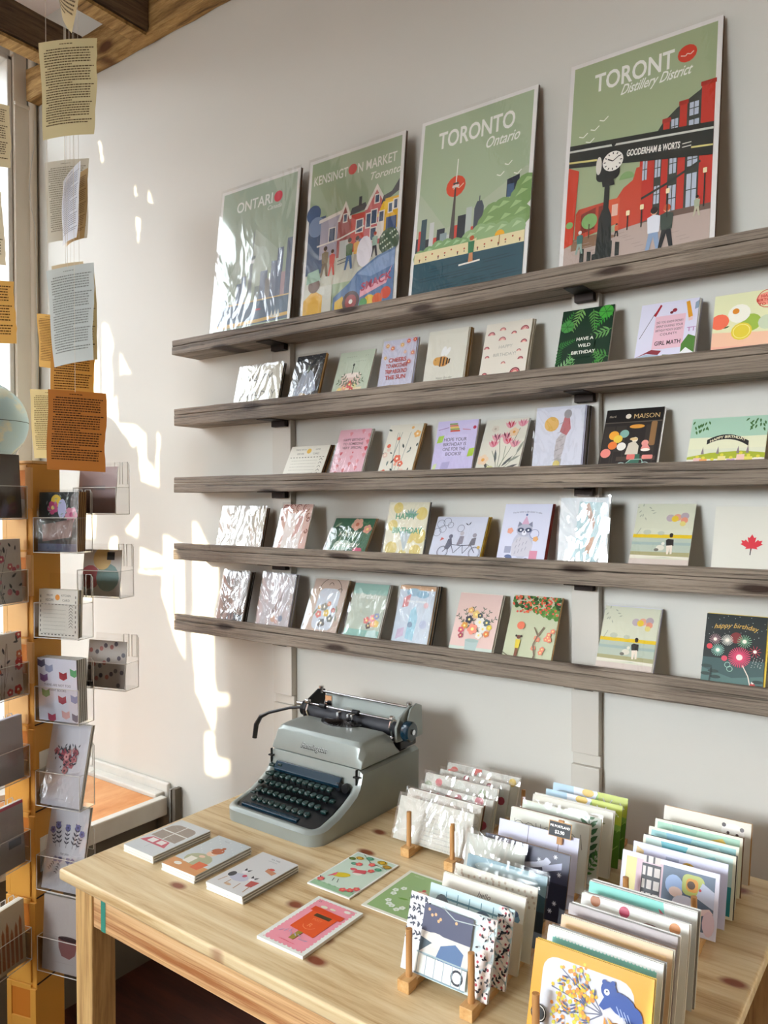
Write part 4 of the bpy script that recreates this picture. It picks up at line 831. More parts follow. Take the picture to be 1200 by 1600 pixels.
def a_raccoon(a):
    V = a.V; a.r(0, 0, 100, V, '#cdd0e2'); a.t('You\'re never a day closer to cake', 50, V-18, 6, '#6c7088', maxw=62, arc=3)
    a.c(50, 44, 22, '#b8bacb', ry=28).c(50, 74, 17, '#a9abbd', ry=13).p([(34, 80), (36, 92), (44, 86)], '#7c8096').p([(66, 80), (64, 92), (56, 86)], '#7c8096')
    a.c(42, 74, 7, '#3d4662', ry=5).c(58, 74, 7, '#3d4662', ry=5).c(42, 74, 2, '#e6e8ee').c(58, 74, 2, '#e6e8ee').c(50, 68, 5, '#dcdde6').c(50, 70, 1.6, '#23283a', n=7)
    a.p([(42, 86), (58, 86), (50, 104)], '#caa2bc').c(50, 106, 2.5, '#5f6f9a', n=8).p([(30, 20), (28, 44), (40, 60), (60, 60), (72, 44), (70, 20)], '#c4c2cc')
    for k in range(10): a.l([(36+(k*7) % 28, 24+k*3), (38+(k*7) % 28, 31+k*3)], .8, '#7f8296')
    a.c(24, 16, 9, '#5d6a90', ry=7).c(16, 14, 4, '#e0e2ea').r(68, 14, 84, 32, '#cf8aa0').ring(72, 66, 10, 1, '#6f7aa0').c(76, 56, 6, '#d9a46a', n=5).c(20, 72, 7, '#d99a84', n=5).c(62, 10, 7, '#70708a').c(44, 6, 6, '#c59ab0').r(14, 26, 28, 40, '#9a9db4')
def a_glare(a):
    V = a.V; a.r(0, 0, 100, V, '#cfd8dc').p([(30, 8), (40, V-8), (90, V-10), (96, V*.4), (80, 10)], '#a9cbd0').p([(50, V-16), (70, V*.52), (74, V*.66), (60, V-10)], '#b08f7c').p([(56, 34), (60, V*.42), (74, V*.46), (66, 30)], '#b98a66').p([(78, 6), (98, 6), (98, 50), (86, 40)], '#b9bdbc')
def a_dogpark(a):
    V = a.V; a.r(0, 0, 100, V, '#d3d5be').r(0, V*.5, 100, V*.55, '#e3c21e').r(0, V*.22, 100, V*.5, '#b3bfae').r(0, V*.4, 100, V*.44, '#9fb3ae').r(0, V*.24, 100, V*.3, '#a8a478').r(0, 0, 100, V*.2, '#cfc2b8').r(0, V*.11, 100, V*.13, '#b7a99e').r(0, 0, 100, V*.07, '#dbc3b8').p([(0, V*.2), (60, V*.23), (100, V*.2), (100, V*.24), (0, V*.25)], '#dfdccb')
    for k in range(9): a.leaf(4+(k*4) % 26, V-6-(k*7) % 28, 7, 200+k*31, '#a7ad9a', .35)
    a.c(24, V*.58, 7, '#bcc2ae', ry=5).c(48, V*.57, 6, '#bcc2ae', ry=4).l([(6, V*.54), (12, V*.64)], .8, '#8d9284')
    for x, y, r, c in ((60, V*.79, 7, '#b9a9b0'), (72, V*.8, 7, '#e2a58c'), (68, V*.78, 6, '#e3c33c'), (84, V*.82, 7, '#b3a4ac'), (84, V*.76, 6, '#e0957c'), (82, V*.71, 5, '#dccf7c')): a.c(x, y, r, c)
    a.c(66, V*.53, 3, '#3a2620', n=9).c(66, V*.55, 3.2, '#241a1a', n=9).p([(60, V*.38), (58, V*.47), (62, V*.49), (71, V*.48), (72, V*.39)], '#23211f').p([(60, V*.39), (62, V*.27), (65, V*.27), (66, V*.36), (68, V*.27), (71, V*.28), (70, V*.4)], '#e8dccb')
    a.c(50, V*.36, 7, '#dbd7c6', ry=5.5).c(44, V*.33, 4, '#6c6a60', ry=3).c(54, V*.42, 3, '#e2dfd0')
def a_maple(a):
    V = a.V; a.r(0, 0, 100, V, '#cfcdc0'); cx, cy, s = 43, V*.45, 12.5
    half = [(0, -.55), (.05, -.3), (.55, -.38), (.45, -.2), (.98, .12), (.82, .2), (.92, .5), (.62, .44), (.55, .58), (.28, .3), (.38, .82), (.2, .74), (0, 1.1)]
    pts = [(cx+x*s, cy+y*s) for x, y in half]+[(cx-x*s, cy+y*s) for x, y in half[::-1][1:-1]]
    a.p(pts, '#c9162c').l([(cx-.5, cy-.3*s), (cx-1, cy-.95*s)], 1.2, '#3a3632')
sc4 = [(-1.587, -1.424, 1.3525, -.052, 'white lace embossed card in crinkled film, leftmost on the fourth ledge', a_lace, 4, ('brown_board', 'grey_board', 'dark_board'), 'film_crumpled', 'cream_board', None, 'white lace card'),
 (-1.374, -1.272, 1.3625, -.041, 'pink card with scrolled brown frame and blank oval', a_scroll, 1, ('cream_board',), 'film_wrinkled', 'cream_board', None, 'scrolled pink card'),
 (-1.207, -1.085, 1.3285, -.031, 'low green floral card lettered Happy Birthday in script', a_greenhb, 3, ('kraft', 'cream_board'), 'film_wrinkled', 'cream_board', None, 'green floral birthday card'),
 (-1.034, -.925, 1.367, -.045, 'pale yellow card with green Happy Birthday capitals over pineapple slices', a_hbyellow, 1, ('dark_board',), 'film_wrinkled', 'cream_board', None, 'pale yellow birthday card'),
 (-.909, -.783, 1.335, -.036, 'blue grey card of animals on a tandem bicycle, yellow envelopes behind', a_tandem, 5, ('yellow_board', 'white_board', 'yellow_board', 'kraft'), 'film', 'lilac_board', None, 'tandem bicycle card'),
 (-.743, -.638, 1.363, -.033, 'pale lilac card of a raccoon in a party hat with red envelopes', a_raccoon, 4, ('red_board',), None, 'lilac_board', None, 'raccoon card'),
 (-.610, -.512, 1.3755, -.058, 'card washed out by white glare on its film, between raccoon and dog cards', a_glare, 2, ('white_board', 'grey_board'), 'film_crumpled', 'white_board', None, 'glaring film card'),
 (-.470, -.364, 1.363, -.017, 'yellow park scene card with girl, dog and balloons on the fourth ledge', a_dogpark, 0, (), 'film', 'white_board', None, ''),
 (-.325, -.18, 1.3585, -.041, 'plain white card with one small red maple leaf', a_maple, 0, (), None, 'cream_board', None, '')]
for x0, x1, zt, yt, lab, art, n, cols, slv, brd, env, cg in sc4: shelf_card(4, x0, x1, zt, yt, lab, art, n, cols, slv, brd, env, cgroup=cg)

# ------------------------------------------------------------------ lowest ledge
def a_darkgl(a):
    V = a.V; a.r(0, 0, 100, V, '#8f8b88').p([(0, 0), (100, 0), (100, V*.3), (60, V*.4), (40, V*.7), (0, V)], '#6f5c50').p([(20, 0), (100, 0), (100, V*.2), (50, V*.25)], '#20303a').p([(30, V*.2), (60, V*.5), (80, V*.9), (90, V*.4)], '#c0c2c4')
def a_grey(a):
    V = a.V; a.r(0, 0, 100, V, '#b3aeb2').p([(40, 40), (60, V*.55), (70, V*.7), (64, 44)], '#8a7f80').c(50, 28, 8, '#c09a84').c(72, 30, 7, '#7c8ca0').c(60, 22, 5, '#b5877a').p([(30, V*.6), (44, V-10), (56, V-10), (46, V*.5)], '#c9c8cc')
def a_arch(a):
    V = a.V; a.r(0, 0, 100, V, '#c8b3a4').rr(22, 18, 84, V-22, 16, '#c9d2dc').ring(52, V-30, 34, 1.6, '#5b5048', 16, 0, 180).ring(52, V-14, 7, 1.4, '#3d3632', 8, 0, 180).l([(74, V-24), (82, V-20), (88, V-24)], 1.4, '#3d3632')
    for x, y, r, c in ((48, 72, 10, '#8d8c80'), (36, 54, 9, '#d9776a'), (58, 58, 9, '#e0c25c'), (72, 46, 9, '#6d7470'), (50, 34, 11, '#5f6264'), (60, 80, 6, '#d98c70'), (76, 66, 6, '#c9605a'), (34, 70, 5, '#e4b46a')): a.fl(x, y, r, c, '#e9dfc8')
    a.leaf(20, 50, 22, 60, '#8d9a84').leaf(88, 60, 20, 110, '#8d9a84').leaf(90, 40, 18, 100, '#7b8a78')
def a_mint(a):
    V = a.V; a.r(0, 0, 100, V, '#b8c4b4').r(0, V-26, 100, V, '#9cc4b8').r(0, 0, 100, V*.22, '#8fbfb4'); a.t('Birthday', 50, V-36, 18, '#edf1ea', it=.35, bold=.01, maxw=80)
    for x, y, r, c in ((58, 54, 9, '#d9706a'), (74, 60, 10, '#e28a8c'), (86, 48, 9, '#e2c05a'), (66, 42, 8, '#5d4a44'), (84, 66, 8, '#8e9ac0'), (76, 46, 7, '#e6a07c')): a.fl(x, y, r, c)
    a.p([(60, 0), (68, 30), (90, 34), (100, 0)], '#c3e0dc')
def a_blueperson(a):
    V = a.V; a.r(0, 0, 100, V, '#c9d6e2').r(0, V-10, 100, V, '#d9b08a').c(40, V-16, 20, '#9fc4d8', ry=10).c(66, V-20, 18, '#8fbcd4', ry=9).p([(16, V-30), (34, V-20), (30, V-50), (14, V-54)], '#d98a8c'); a.t('happy birthday', 52, V-40, 9, '#eef3f4', it=.3, bold=.02, maxw=56)
    a.p([(36, 24), (40, V*.6), (52, V*.68), (62, V*.5), (58, 20)], '#9ecfe0').c(44, V*.38, 7, '#7c98b4').c(80, V*.4, 10, '#b9c4dc').r(0, 0, 100, 14, '#c9cfe2').c(80, V*.7, 7, '#e3c2c8').p([(10, 20), (30, 30), (30, 50), (12, 44)], '#c9b6d0')
def a_vase(a):
    V = a.V; a.r(0, 0, 100, V, '#dcbfb6').r(0, 0, 100, 22, '#c6d0c4').p([(0, 12), (40, 18), (100, 8), (100, 0), (0, 0)], '#d9b89e').p([(38, 12), (34, 36), (66, 38), (62, 12)], '#a9bcb8').c(50, 36, 16, '#9cb2ac', ry=4)
    rn = random.Random(5)
    for an in (40, 60, 75, 100, 120, 140): a.sprig(50, 50, 56, an, '#5f6a5a', 6, .12)
    for x, y, r, c in ((46, 60, 12, '#e8937c'), (60, 76, 11, '#e6e2d8'), (34, 80, 9, '#3f4048'), (26, 66, 8, '#d99a4a'), (70, 62, 9, '#dfe0da'), (76, 76, 8, '#5a6a6c'), (48, 92, 9, '#e2c078'), (34, 100, 7, '#e0b070'), (20, 56, 7, '#c95a6c'), (80, 52, 7, '#d9824a'), (64, 48, 8, '#e3e0d4'), (84, 66, 6, '#e0c84c'), (22, 44, 6, '#a84a5c'), (58, 90, 6, '#4a5258')): a.fl(x, y, r, c)
def a_orange(a):
    V = a.V; a.r(0, 0, 100, V, '#bdc2a2')
    rn = random.Random(2)
    for k in range(75): a.c(rn.uniform(2, 98), V-rn.uniform(0, 26), rn.uniform(3, 5), ('#35632a', '#4d7f34', '#27481e')[k % 3], n=7)
    for k in range(40): x = rn.uniform(45, 98); a.c(x, V-26-rn.uniform(0, 22)*(x-30)/70, rn.uniform(3, 5), ('#6d9440', '#4d7f34')[k % 2], n=7)
    for k in range(80): a.c(rn.uniform(2, 98), V-rn.uniform(0, 36), rn.uniform(1.6, 2.6), ('#dd6a3e', '#e0554a')[k % 2], n=7)
    for k in range(10): a.fl(rn.uniform(60, 96), rn.uniform(24, 70), 5, '#e08a70')
    a.l([(62, 0), (66, 20), (60, 40), (66, 58), (76, 76)], 3, '#7d6a58').l([(66, 58), (56, 74)], 2, '#7d6a58').c(28, V*.55, 8, '#e37a5a').c(28, 52, 4, '#6b3a2a', n=9).c(23, 54, 2.4, '#2b2220', n=7).c(33, 54, 2.4, '#2b2220', n=7).p([(24, 30), (23, 47), (33, 47), (32, 30)], '#d9c23e').r(25, 14, 31, 30, '#7a4a34').l([(0, 20), (20, 10), (48, 6), (56, 0)], 1.6, '#6a6454')
def a_firework(a):
    V = a.V; a.r(0, 0, 100, V, '#1b2422').r(0, 0, 100, V*.42, '#3a5553').p([(0, 0), (100, 0), (100, V*.24), (50, V*.18), (0, V*.28)], '#4f6f6a')
    for k in range(30): a.c((k*37) % 100, V*.7+(k*19) % (V*.3), .6, '#cfd3cc', n=5)
    a.t('happy birthday', 50, V*.83, 12, '#c9a24c', it=.3, bold=.01, maxw=80, arc=4)
    def burst(x, y, r, c, n=18, c2='#efe8dc'):
        for k in range(n): t = 2*PI*k/n; a.l([(x+r*.25*math.cos(t), y+r*.25*math.sin(t)), (x+r*math.cos(t), y+r*math.sin(t))], r*.09, c)
        a.c(x, y, r*.3, c2, n=9)
    a.c(52, V*.7, 10, '#7c2a2a'); burst(18, V*.66, 10, '#a8868a'); burst(38, V*.66, 10, '#cfcfc4', 22); burst(66, V*.66, 12, '#7fae8c'); burst(24, V*.52, 11, '#8fc0b0', 20); burst(60, V*.45, 18, '#d0486a', 30, '#f2dcd4'); burst(84, V*.54, 10, '#c43a50', 10); a.c(10, V*.56, 5, '#d0404a').c(36, V*.42, 5, '#cf4a5e').ring(42, V*.34, 5, 1, '#9cc4b4').ring(46, V*.29, 5, 1, '#9cc4b4')
    for k in range(24): a.c(80+(k*7) % 18, V*.34+(k*11) % 20, .7, '#cfd3cc', n=5)
    a.l([(66, V*.35), (76, V*.22), (82, 8)], 1.6, '#e6dccf').p([(80, 4), (80, 18), (88, 18), (88, 4)], '#b83a34').c(84, 20, 2.4, '#e4d8cc', n=7)
    for x, y in ((8, V*.3), (20, V*.24), (8, V*.2), (24, V*.17), (92, V*.16), (96, V*.1)): a.c(x, y, 9, '#2b3d38', ry=3)
    a.l([(14, 0), (16, V*.28)], 2, '#24302c').r(0, 0, 100, 4, '#24302c').r(30, 4, 34, 10, '#e0a890')
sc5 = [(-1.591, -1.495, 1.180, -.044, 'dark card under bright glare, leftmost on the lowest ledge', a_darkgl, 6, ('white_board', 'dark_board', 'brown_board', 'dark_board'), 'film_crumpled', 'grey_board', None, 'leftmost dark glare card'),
 (-1.441, -1.328, 1.1835, -.045, 'grey lilac card with film reflections, second on the lowest ledge', a_grey, 4, ('lilac_board', 'grey_board', 'white_board'), 'film_crumpled', 'lilac_board', None, 'grey lilac card'),
 (-1.280, -1.173, 1.175, -.023, 'taupe card with a flower filled arch window', a_arch, 2, ('cream_board', 'kraft'), 'film_wrinkled', 'cream_board', None, 'flower arch card'),
 (-1.150, -1.049, 1.172, -.027, 'mint green card with white script and a corner of flowers', a_mint, 3, ('white_board', 'dark_board'), 'film_wrinkled', 'white_board', None, 'mint script card'),
 (-1.010, -.914, 1.1765, -.036, 'light blue card of a walking figure with a thick dark stack behind', a_blueperson, 7, ('kraft', 'white_board', 'dark_board', 'dark_board'), 'film_wrinkled', 'white_board', None, 'light blue figure card'),
 (-.858, -.755, 1.168, -.023, 'pink card with a pale vase of mixed flowers', a_vase, 2, ('white_board', 'cream_board'), None, 'white_board', None, 'pink vase card'),
 (-.730, -.623, 1.171, -.020, 'sage card of an orange blossom tree and small child', a_orange, 1, ('kraft',), None, 'cream_board', None, 'orange blossom tree card'),
 (-.533, -.427, 1.1635, -.019, 'yellow park scene card with girl and dog on the lowest ledge', a_dogpark, 4, ('white_board', 'lilac_board', 'lilac_board'), 'film', 'white_board', None, 'lower park scene card'),
 (-.342, -.242, 1.1655, -.029, 'black firework card lettered happy birthday with a gold edge behind', a_firework, 0, (), None, 'dark_board', 'yellow_board', '')]
for x0, x1, zt, yt, lab, art, n, cols, slv, brd, env, cg in sc5: shelf_card(5, x0, x1, zt, yt, lab, art, n, cols, slv, brd, env, cgroup=cg)

# ================================================================== TABLE
TZ = 0.74; TH = -0.012
tr = empty('pine_table', (-1.2277, -0.7617, 0), (0, 0, TH)); tag(tr, 'long pine table in front of the wall, holding typewriter and card racks', 'table')
TW, TD, TT = 1.03, 0.675, 0.020
tb = MB(); n = 40
top = MB().box(0, 0, TZ-TT, TW, TD, TZ).build('table_top', M['pine'], tr, bevel=0.0045, seg=3)
MB().box(0.066, 0.024, TZ-TT-0.070, TW-0.066, 0.040, TZ-TT).box(0.055, TD-0.056, TZ-TT-0.062, TW-0.05, TD-0.040, TZ-TT).box(0.024, 0.068, TZ-TT-0.070, 0.040, TD-0.066, TZ-TT).box(TW-0.056, 0.07, TZ-TT-0.062, TW-0.04, TD-0.05, TZ-TT).build('apron', M['pine_grain'], tr, bevel=0.001)
for lx, ly in ((0.018, 0.020), (TW-0.066, 0.020), (0.018, TD-0.066), (TW-0.066, TD-0.066)):
    MB().box(lx, ly, 0.0, lx+0.048, ly+0.046, TZ-TT-0.0005).build('leg', M['pine_leg'], tr, bevel=0.002)
tp = Art(0.013, 0.070); V = tp.V
tp.r(0, 0, 100, V, '#3f8f7c')
for k in range(60): tp.c((k*37) % 100, (k*29) % V, 4, '#2c6e62' if k % 2 else '#62a694', n=5)
link('washi_tape', tp.mesh('washi_tape'), tr, (0.088, 0.0235, TZ-TT-0.070)); 
# dark stuff on the floor beyond the table's right end
tag(MB().box(0.0, 0.0, 0, 0.5, 0.5, 0.35).build('storage_crate', M['iron'], loc=(-0.10, -0.75, 0.0), bevel=0.01), 'dark crate on the floor beyond the right end of the table', 'crate')

def T3(x, y): return (x, y, TZ+0.0004)
# notecard packs (three stacks of three)
def pk_window(a):
    V = a.V; a.r(0, 0, 100, V, '#cdd3d6').rr(8, V*.42, 88, V*.86, 20, '#9a8f86').r(8, V*.42, 88, V*.58, '#9a8f86')
    a.r(46, V*.42, 49, V*.88, '#dfe0dd').r(6, V*.62, 90, V*.645, '#dfe0dd').p([(6, V*.24), (20, V*.4), (76, V*.4), (88, V*.24)], '#c2566a').r(24, V*.27, 44, V*.38, '#e9e4e4').r(52, V*.28, 72, V*.38, '#e3dede').l([(46, V*.12), (46, V*.24)], 1.2, '#a9afb0')
    for k in range(40): a.c(12+(k*31) % 74, V*.44+(k*17) % (V*.38), 1, '#b5aaa2', n=5)
    a.squig(30, V*.07, 34, '#b9bdbd')
def pk_mug(a):
    V = a.V; a.r(0, 0, 100, V, '#c3cccf').r(0, 0, 100, V*.22, '#d0935c').c(50, V*.34, 34, '#a9ad8c', ry=24).c(56, V*.56, 13, '#e4c2a8').c(58, V*.64, 15, '#b4613c', ry=13).c(60, V*.74, 5, '#b4613c').r(26, V*.2, 46, V*.36, '#e5e2d6').c(28, V*.12, 10, '#ece8dc', ry=6).p([(62, V*.12), (60, V*.3), (88, V*.3), (84, V*.12)], '#d5653a').c(48, V*.42, 8, '#e4c2a8', ry=5)
    for k in range(24): a.c((k*37) % 100, V*.5+(k*23) % (V*.5), 1.6, '#dde2e2', n=6)
    a.t('HELLO', 42, V*.9, 5, '#8d9698')
def pk_rabbits(a):
    V = a.V; a.r(0, 0, 100, V, '#d0d1d0').t('TEA TIME', 50, V*.9, 6, '#6a6f74').t('with friends', 50, V*.85, 5, '#8d9296').c(40, V*.32, 22, '#b9bccb', ry=14)
    for x, y in ((34, V*.46), (68, V*.36)): a.leaf(x, y, 16, 60, '#2f3136', .4).leaf(x, y, 16, 120, '#2f3136', .4).c(x, y, 6, '#e1e0e2')
    a.c(18, V*.34, 8, '#45464c', ry=10).p([(74, V*.2), (70, V*.34), (90, V*.36), (88, V*.22)], '#b4524c').p([(64, V*.62), (62, V*.7), (90, V*.66), (88, V*.58)], '#c58a68').c(72, V*.7, 7, '#c24a44', ry=4).c(46, V*.38, 5, '#c24a64').l([(18, V*.26), (14, V*.12)], 2, '#b08a66').l([(60, V*.22), (62, V*.08)], 2, '#b08a66').l([(84, V*.22), (88, V*.08)], 2, '#b08a66').c(42, V*.12, 8, '#c9ab8c', ry=4).l([(34, V*.22), (34, V*.1)], 2, '#b08a66')
for i, (x, y, art, what, rz) in enumerate(((-1.1915, -0.6565, pk_window, 'grey window and red boat', -.006), (-1.0775, -0.6625, pk_mug, 'child in rust hat with mug', .004), (-0.9645, -0.6625, pk_rabbits, 'tea party rabbits', 0.0))):
    for k in range(3):
        w, d, t = 0.084, 0.130, 0.0040
        r = MB().box(0, 0, 0, w, d, t).build('notecard_pack', M['white_board'], bevel=0.0006, loc=(x+RND.uniform(-.0008, .0008), y+RND.uniform(-.0008, .0008), TZ+0.0005+k*(t+0.0004)), rot=(0, 0, rz+RND.uniform(-.006, .006)))
        MB().box(w, 0.002, 0.0008, w+0.0003, d-0.002, t-0.0010).build('page_edge', M['grey_board'], r)
        if k == 2:
            a = Art(w, d); art(a); me = a.mesh(); o = link('artwork', me, r, (0, 0, t+0.0001), (-PI/2, 0, 0))
            tag(r, 'white notecard pack with %s, on top of its stack' % what, 'notecard pack', 'notecard packs on the table')
        else:
            tag(r, '%s notecard pack under the pack with %s' % (('lowest', 'middle')[k], what), 'notecard pack', 'notecard packs on the table')
def pc_bird(a):
    V = a.V; a.r(0, 0, 100, V, '#e7ece6').r(3, 3, 97, V-3, '#c9dccb').r(3, 3, 97, V*.12, '#9cc29a')
    for k in range(40): a.leaf(3+(k*13) % 92, V*.09+(k % 3), 5, 80+k*7 % 30, '#7fae86', .2)
    a.c(34, V*.38, 18, '#d9c22a', ry=9, rot=25).p([(14, V*.26), (26, V*.34), (22, V*.42)], '#e0657a').c(56, V*.52, 10, '#e7e2d8', ry=7).p([(44, V*.5), (70, V*.56), (64, V*.64), (48, V*.6)], '#d95a62').c(40, V*.58, 8, '#dc6a70', ry=5).l([(30, V*.28), (34, V*.2)], 1, '#2c3430').l([(40, V*.28), (46, V*.2)], 1, '#2c3430')
    a.l([(20, V*.97), (50, V*.84), (94, V*.8)], 1.2, '#3f4a40')
    for x, y, r, c in ((10, V*.8, 8, '#6a7a2c'), (22, V*.86, 9, '#d9a42c'), (70, V*.92, 11, '#c9a42a'), (88, V*.86, 10, '#b58c2c'), (40, V*.92, 9, '#63a889'), (80, V*.74, 8, '#63a889'), (26, V*.7, 7, '#63a889')): a.c(x, y, r, c, ry=r*.7).ring(x, y, r*.7, 1.2, '#3d5a3a', 9)
    for x, y in ((36, V*.72), (58, V*.8), (72, V*.66), (84, V*.14), (72, V*.1), (12, V*.16), (92, V*.2)): a.fl(x, y, 7, '#df5f62', '#e9a25a')
    a.leaf(8, V*.18, 8, 120, '#23281f').leaf(90, V*.1, 8, 60, '#2f4a2c')
def pc_green(a):
    V = a.V; a.r(0, 0, 100, V, '#e2e2d2').r(7, 6, 93, V-6, '#93b378'); a.t('HELLO', 30, V-16, 7, '#c3d4ae')
    for x, y in ((20, V*.5), (30, V*.58), (24, V*.42), (38, V*.2), (30, V*.26), (60, V*.14), (46, V*.18), (66, V*.2)): a.fl(x, y, 6, '#e3ece0', '#c5d4a9')
    a.c(68, V*.56, 14, '#d98a76', ry=12).c(70, V*.58, 9, '#e6c7b2', ry=8).leaf(40, V*.36, 22, 10, '#6a9a3c', .3).c(66, V*.66, 4, '#b84a3e').c(60, V*.44, 3, '#5f7a45').c(78, V*.4, 3, '#5f7a45')
def pc_pink(a):
    V = a.V; a.r(0, 0, 100, V, '#e6eae2').r(8, 6, 92, V-6, '#ec98a6')
    for k in range(16):
        for x in (8, 92): a.c(x, 10+k*(V-20)/15, 2, '#e6eae2', n=6)
    for k in range(9):
        for y in (6, V-6): a.c(12+k*9.5, y, 2, '#e6eae2', n=6)
    a.p([(24, V*.34), (80, V*.30), (80, V*.74), (24, V*.76)], '#e0561c').p([(18, V*.72), (86, V*.70), (86, V*.79), (18, V*.81)], '#d8481a').r(36, V*.64, 70, V*.70, '#4a3a1c').ring(52, V*.48, 14, 1.4, '#ee8a58', 14, 200, 340); a.t('POST', 52, V*.57, 8, '#ee8a58').t('R', 52, V*.44, 14, '#ee8a58', bold=.02)
    a.p([(46, V*.16), (56, V*.16), (56, V*.32), (46, V*.32)], '#9c8a34').squig(34, V*.1, 34, '#e0566c', 1.2).c(34, V*.84, 7, '#dfe0c8', ry=4).c(52, V*.85, 6, '#e9e2c9', ry=3).c(78, V*.9, 7, '#e9e6dc', ry=4).leaf(82, V*.9, 8, 40, '#b9b5b0').t('25', 16, V*.9, 6, '#8a5560')
    for k in range(8): a.leaf(18+(k*9) % 70, V*.2+(k % 3)*3, 12, 60+k*20, '#b5a3c0', .2)
for x, y, rz, art, lab, t in ((-0.8432, -0.5533, 0.0, pc_bird, 'pale green postcard with a yellow and pink bird, beside the typewriter', 0.0022), (-0.7290, -0.5555, 0.0, pc_green, 'green bordered postcard partly hidden behind the front card rack', 0.0015), (-0.7960, -0.7155, 0.0, pc_pink, 'pink postcard with an orange post box, nearest the table front', 0.0045)):
    w, d = 0.0885, 0.1365
    r = MB().box(0, 0, 0, w, d, t).build('postcard', M['white_board'], loc=(x, y, TZ+0.0005), rot=(0, 0, rz)); tag(r, lab, 'postcard', 'postcards lying on the table')
    a = Art(w, d); art(a); link('artwork', a.mesh(), r, (0, 0, t+0.0001), (-PI/2, 0, 0))

# ================================================================== CARD RACKS
def rack(x0, x1, yf, yb, label, pegh=0.062, lean=0.10):
    r = empty('card_rack', ((x0+x1)/2, yf, TZ)); tag(r, label, 'rack', 'wooden card racks on the table')
    cx = (x0+x1)/2
    for x in (x0, x1):
        MB().box(x-cx-0.0075, 0, 0.0005, x-cx+0.0075, yb-yf, 0.0095).box(x-cx-0.009, -0.004, 0.0005, x-cx+0.009, 0.016, 0.016).build('rail', M['oak'], r, bevel=0.0008)
        MB().tube([(x-cx, 0.010, 0.014), (x-cx-0.001, 0.010-pegh*lean*0+0.002, 0.014+pegh)], 0.0043, 12).build('peg', M['dowel'], r, smooth=True)
        MB().tube([(x-cx, yb-yf-0.010, 0.008), (x-cx, yb-yf-0.004, 0.05)], 0.0043, 10).build('peg', M['dowel'], r, smooth=True)
    MB().box(x0-cx, yb-yf-0.03, 0.002, x1-cx, yb-yf-0.018, 0.008).build('cross_bar', M['oak'], r)
    return r
rack(-0.5554, -0.4633, -0.690, -0.375, 'wooden peg rack in the middle of the table front, holding the floral cards')
rack(-0.766, -0.6764, -0.378, -0.085, 'wooden peg rack beside the typewriter, holding film wrapped cards')
rack(-0.363, -0.2725, -0.722, -0.468, 'wooden peg rack at the front right corner, holding the yellow bear card', 0.066)
rack(-0.372, -0.276, -0.392, -0.10, 'wooden peg rack at the back right, holding the astronaut phone card')
RZ = TZ+0.0102
def rack_card(x0, x1, yt, zt, label, art, sleeve='film', board='white_board', n=0, cols=('white_board',), cg='', run=0.028, group='cards in the wooden racks', rotz=0.0, env=None, art_in=0.0):
    dz = zt-RZ; lean = math.atan(run/dz); H = dz/math.cos(lean)
    r = card_obj('greeting_card', x1-x0, H, art, board, sleeve, env, art_in=art_in); place(r, x0, yt-run, RZ, lean, rotz); tag(r, label, 'card', group)
    if n: copies(n, x1-x0, H, x0, yt-run+(0.001 if env else 0), RZ, lean, 'further card standing just behind the '+cg, 'further cards behind the '+cg, cols, pitch=0.0034, rotz=rotz)
    return r
def ra_bed(a):
    V = a.V; a.r(0, 0, 100, V, '#cfe0e2').r(0, 0, 24, V, '#dfe1e4')
    for k in range(70): a.leaf((k*7.3) % 26, V*.4+(k*11.7) % (V*.6), 5, 50+k*23, '#3c4454', .4)
    for k in range(60): a.fl(84+(k*5.1) % 16, (k*7.9) % V, 4.5, '#efe6e0', '#b34a56')
    for k in range(44): a.leaf(82+(k*7.7) % 18, (k*9.1) % V, 4, k*40, '#20232c', .5)
    a.p([(20, V*.58), (76, V*.58), (76, V*.92), (20, V*.92)], '#4b4f68').p([(20, V*.3), (76, V*.3), (76, V*.58), (20, V*.58)], '#d3d2cd').c(38, V*.5, 14, '#e3ddd2', ry=7).p([(40, V*.3), (44, V*.46), (60, V*.54), (70, V*.46), (68, V*.22), (50, V*.22)], '#52719a').p([(20, V*.3), (34, V*.46), (20, V*.5)], '#51636f')
    for x, y in ((26, V*.86), (30, V*.8), (34, V*.82), (40, V*.78), (38, V*.75), (58, V*.8)): a.c(x, y, 1.6, '#e0b080', n=6)
    a.r(18, 2, 76, V*.28, '#dfe4de'); a.ring(66, V*.16, 7, 2, '#2b2f3a')
    for k in range(6): a.r(20+k*10, 2, 20.8+k*10, V*.3, '#8da3ac')
    a.r(18, V*.29, 76, V*.31, '#9db4bc').r(18, 2, 76, 3.5, '#7f99a2').l([(40, V-4), (56, V-12), (80, V-10)], 1, '#aab5b6')
def ra_window(a):
    V = a.V; a.r(0, 0, 100, V, '#b9d4d8').r(0, 0, 100, V*.5, '#94b4ba')
    for k in range(5): a.r(20+k*14, V*.3, 21+k*14, V-4, '#4b7f8e')
    a.r(10, V-12, 84, V-10, '#4b7f8e').r(10, V*.6, 84, V*.62, '#4b7f8e').c(16, V-20, 9, '#59636c', ry=12).c(30, V-22, 6, '#c98a80').c(66, V-20, 10, '#3f5f78', ry=9)
    for k in range(60): a.fl(86+(k*5.1) % 14, (k*7.9) % V, 4.5, '#efe6e0', '#b34a56')
    for k in range(50): a.leaf(84+(k*7.7) % 16, (k*9.1) % V, 4.5, k*40, '#20232c', .5)
def ra_hill(a): 
    V = a.V; a.r(0, 0, 100, V, '#d5d3c7').c(76, V*.7, 20, '#5c86a0', ry=9).c(80, V*.76, 14, '#28456a', ry=5).r(0, 0, 100, V*.66, '#cbbfa8'); a.t('hello', 52, V*.82, 8, '#4c4a46', it=.3)
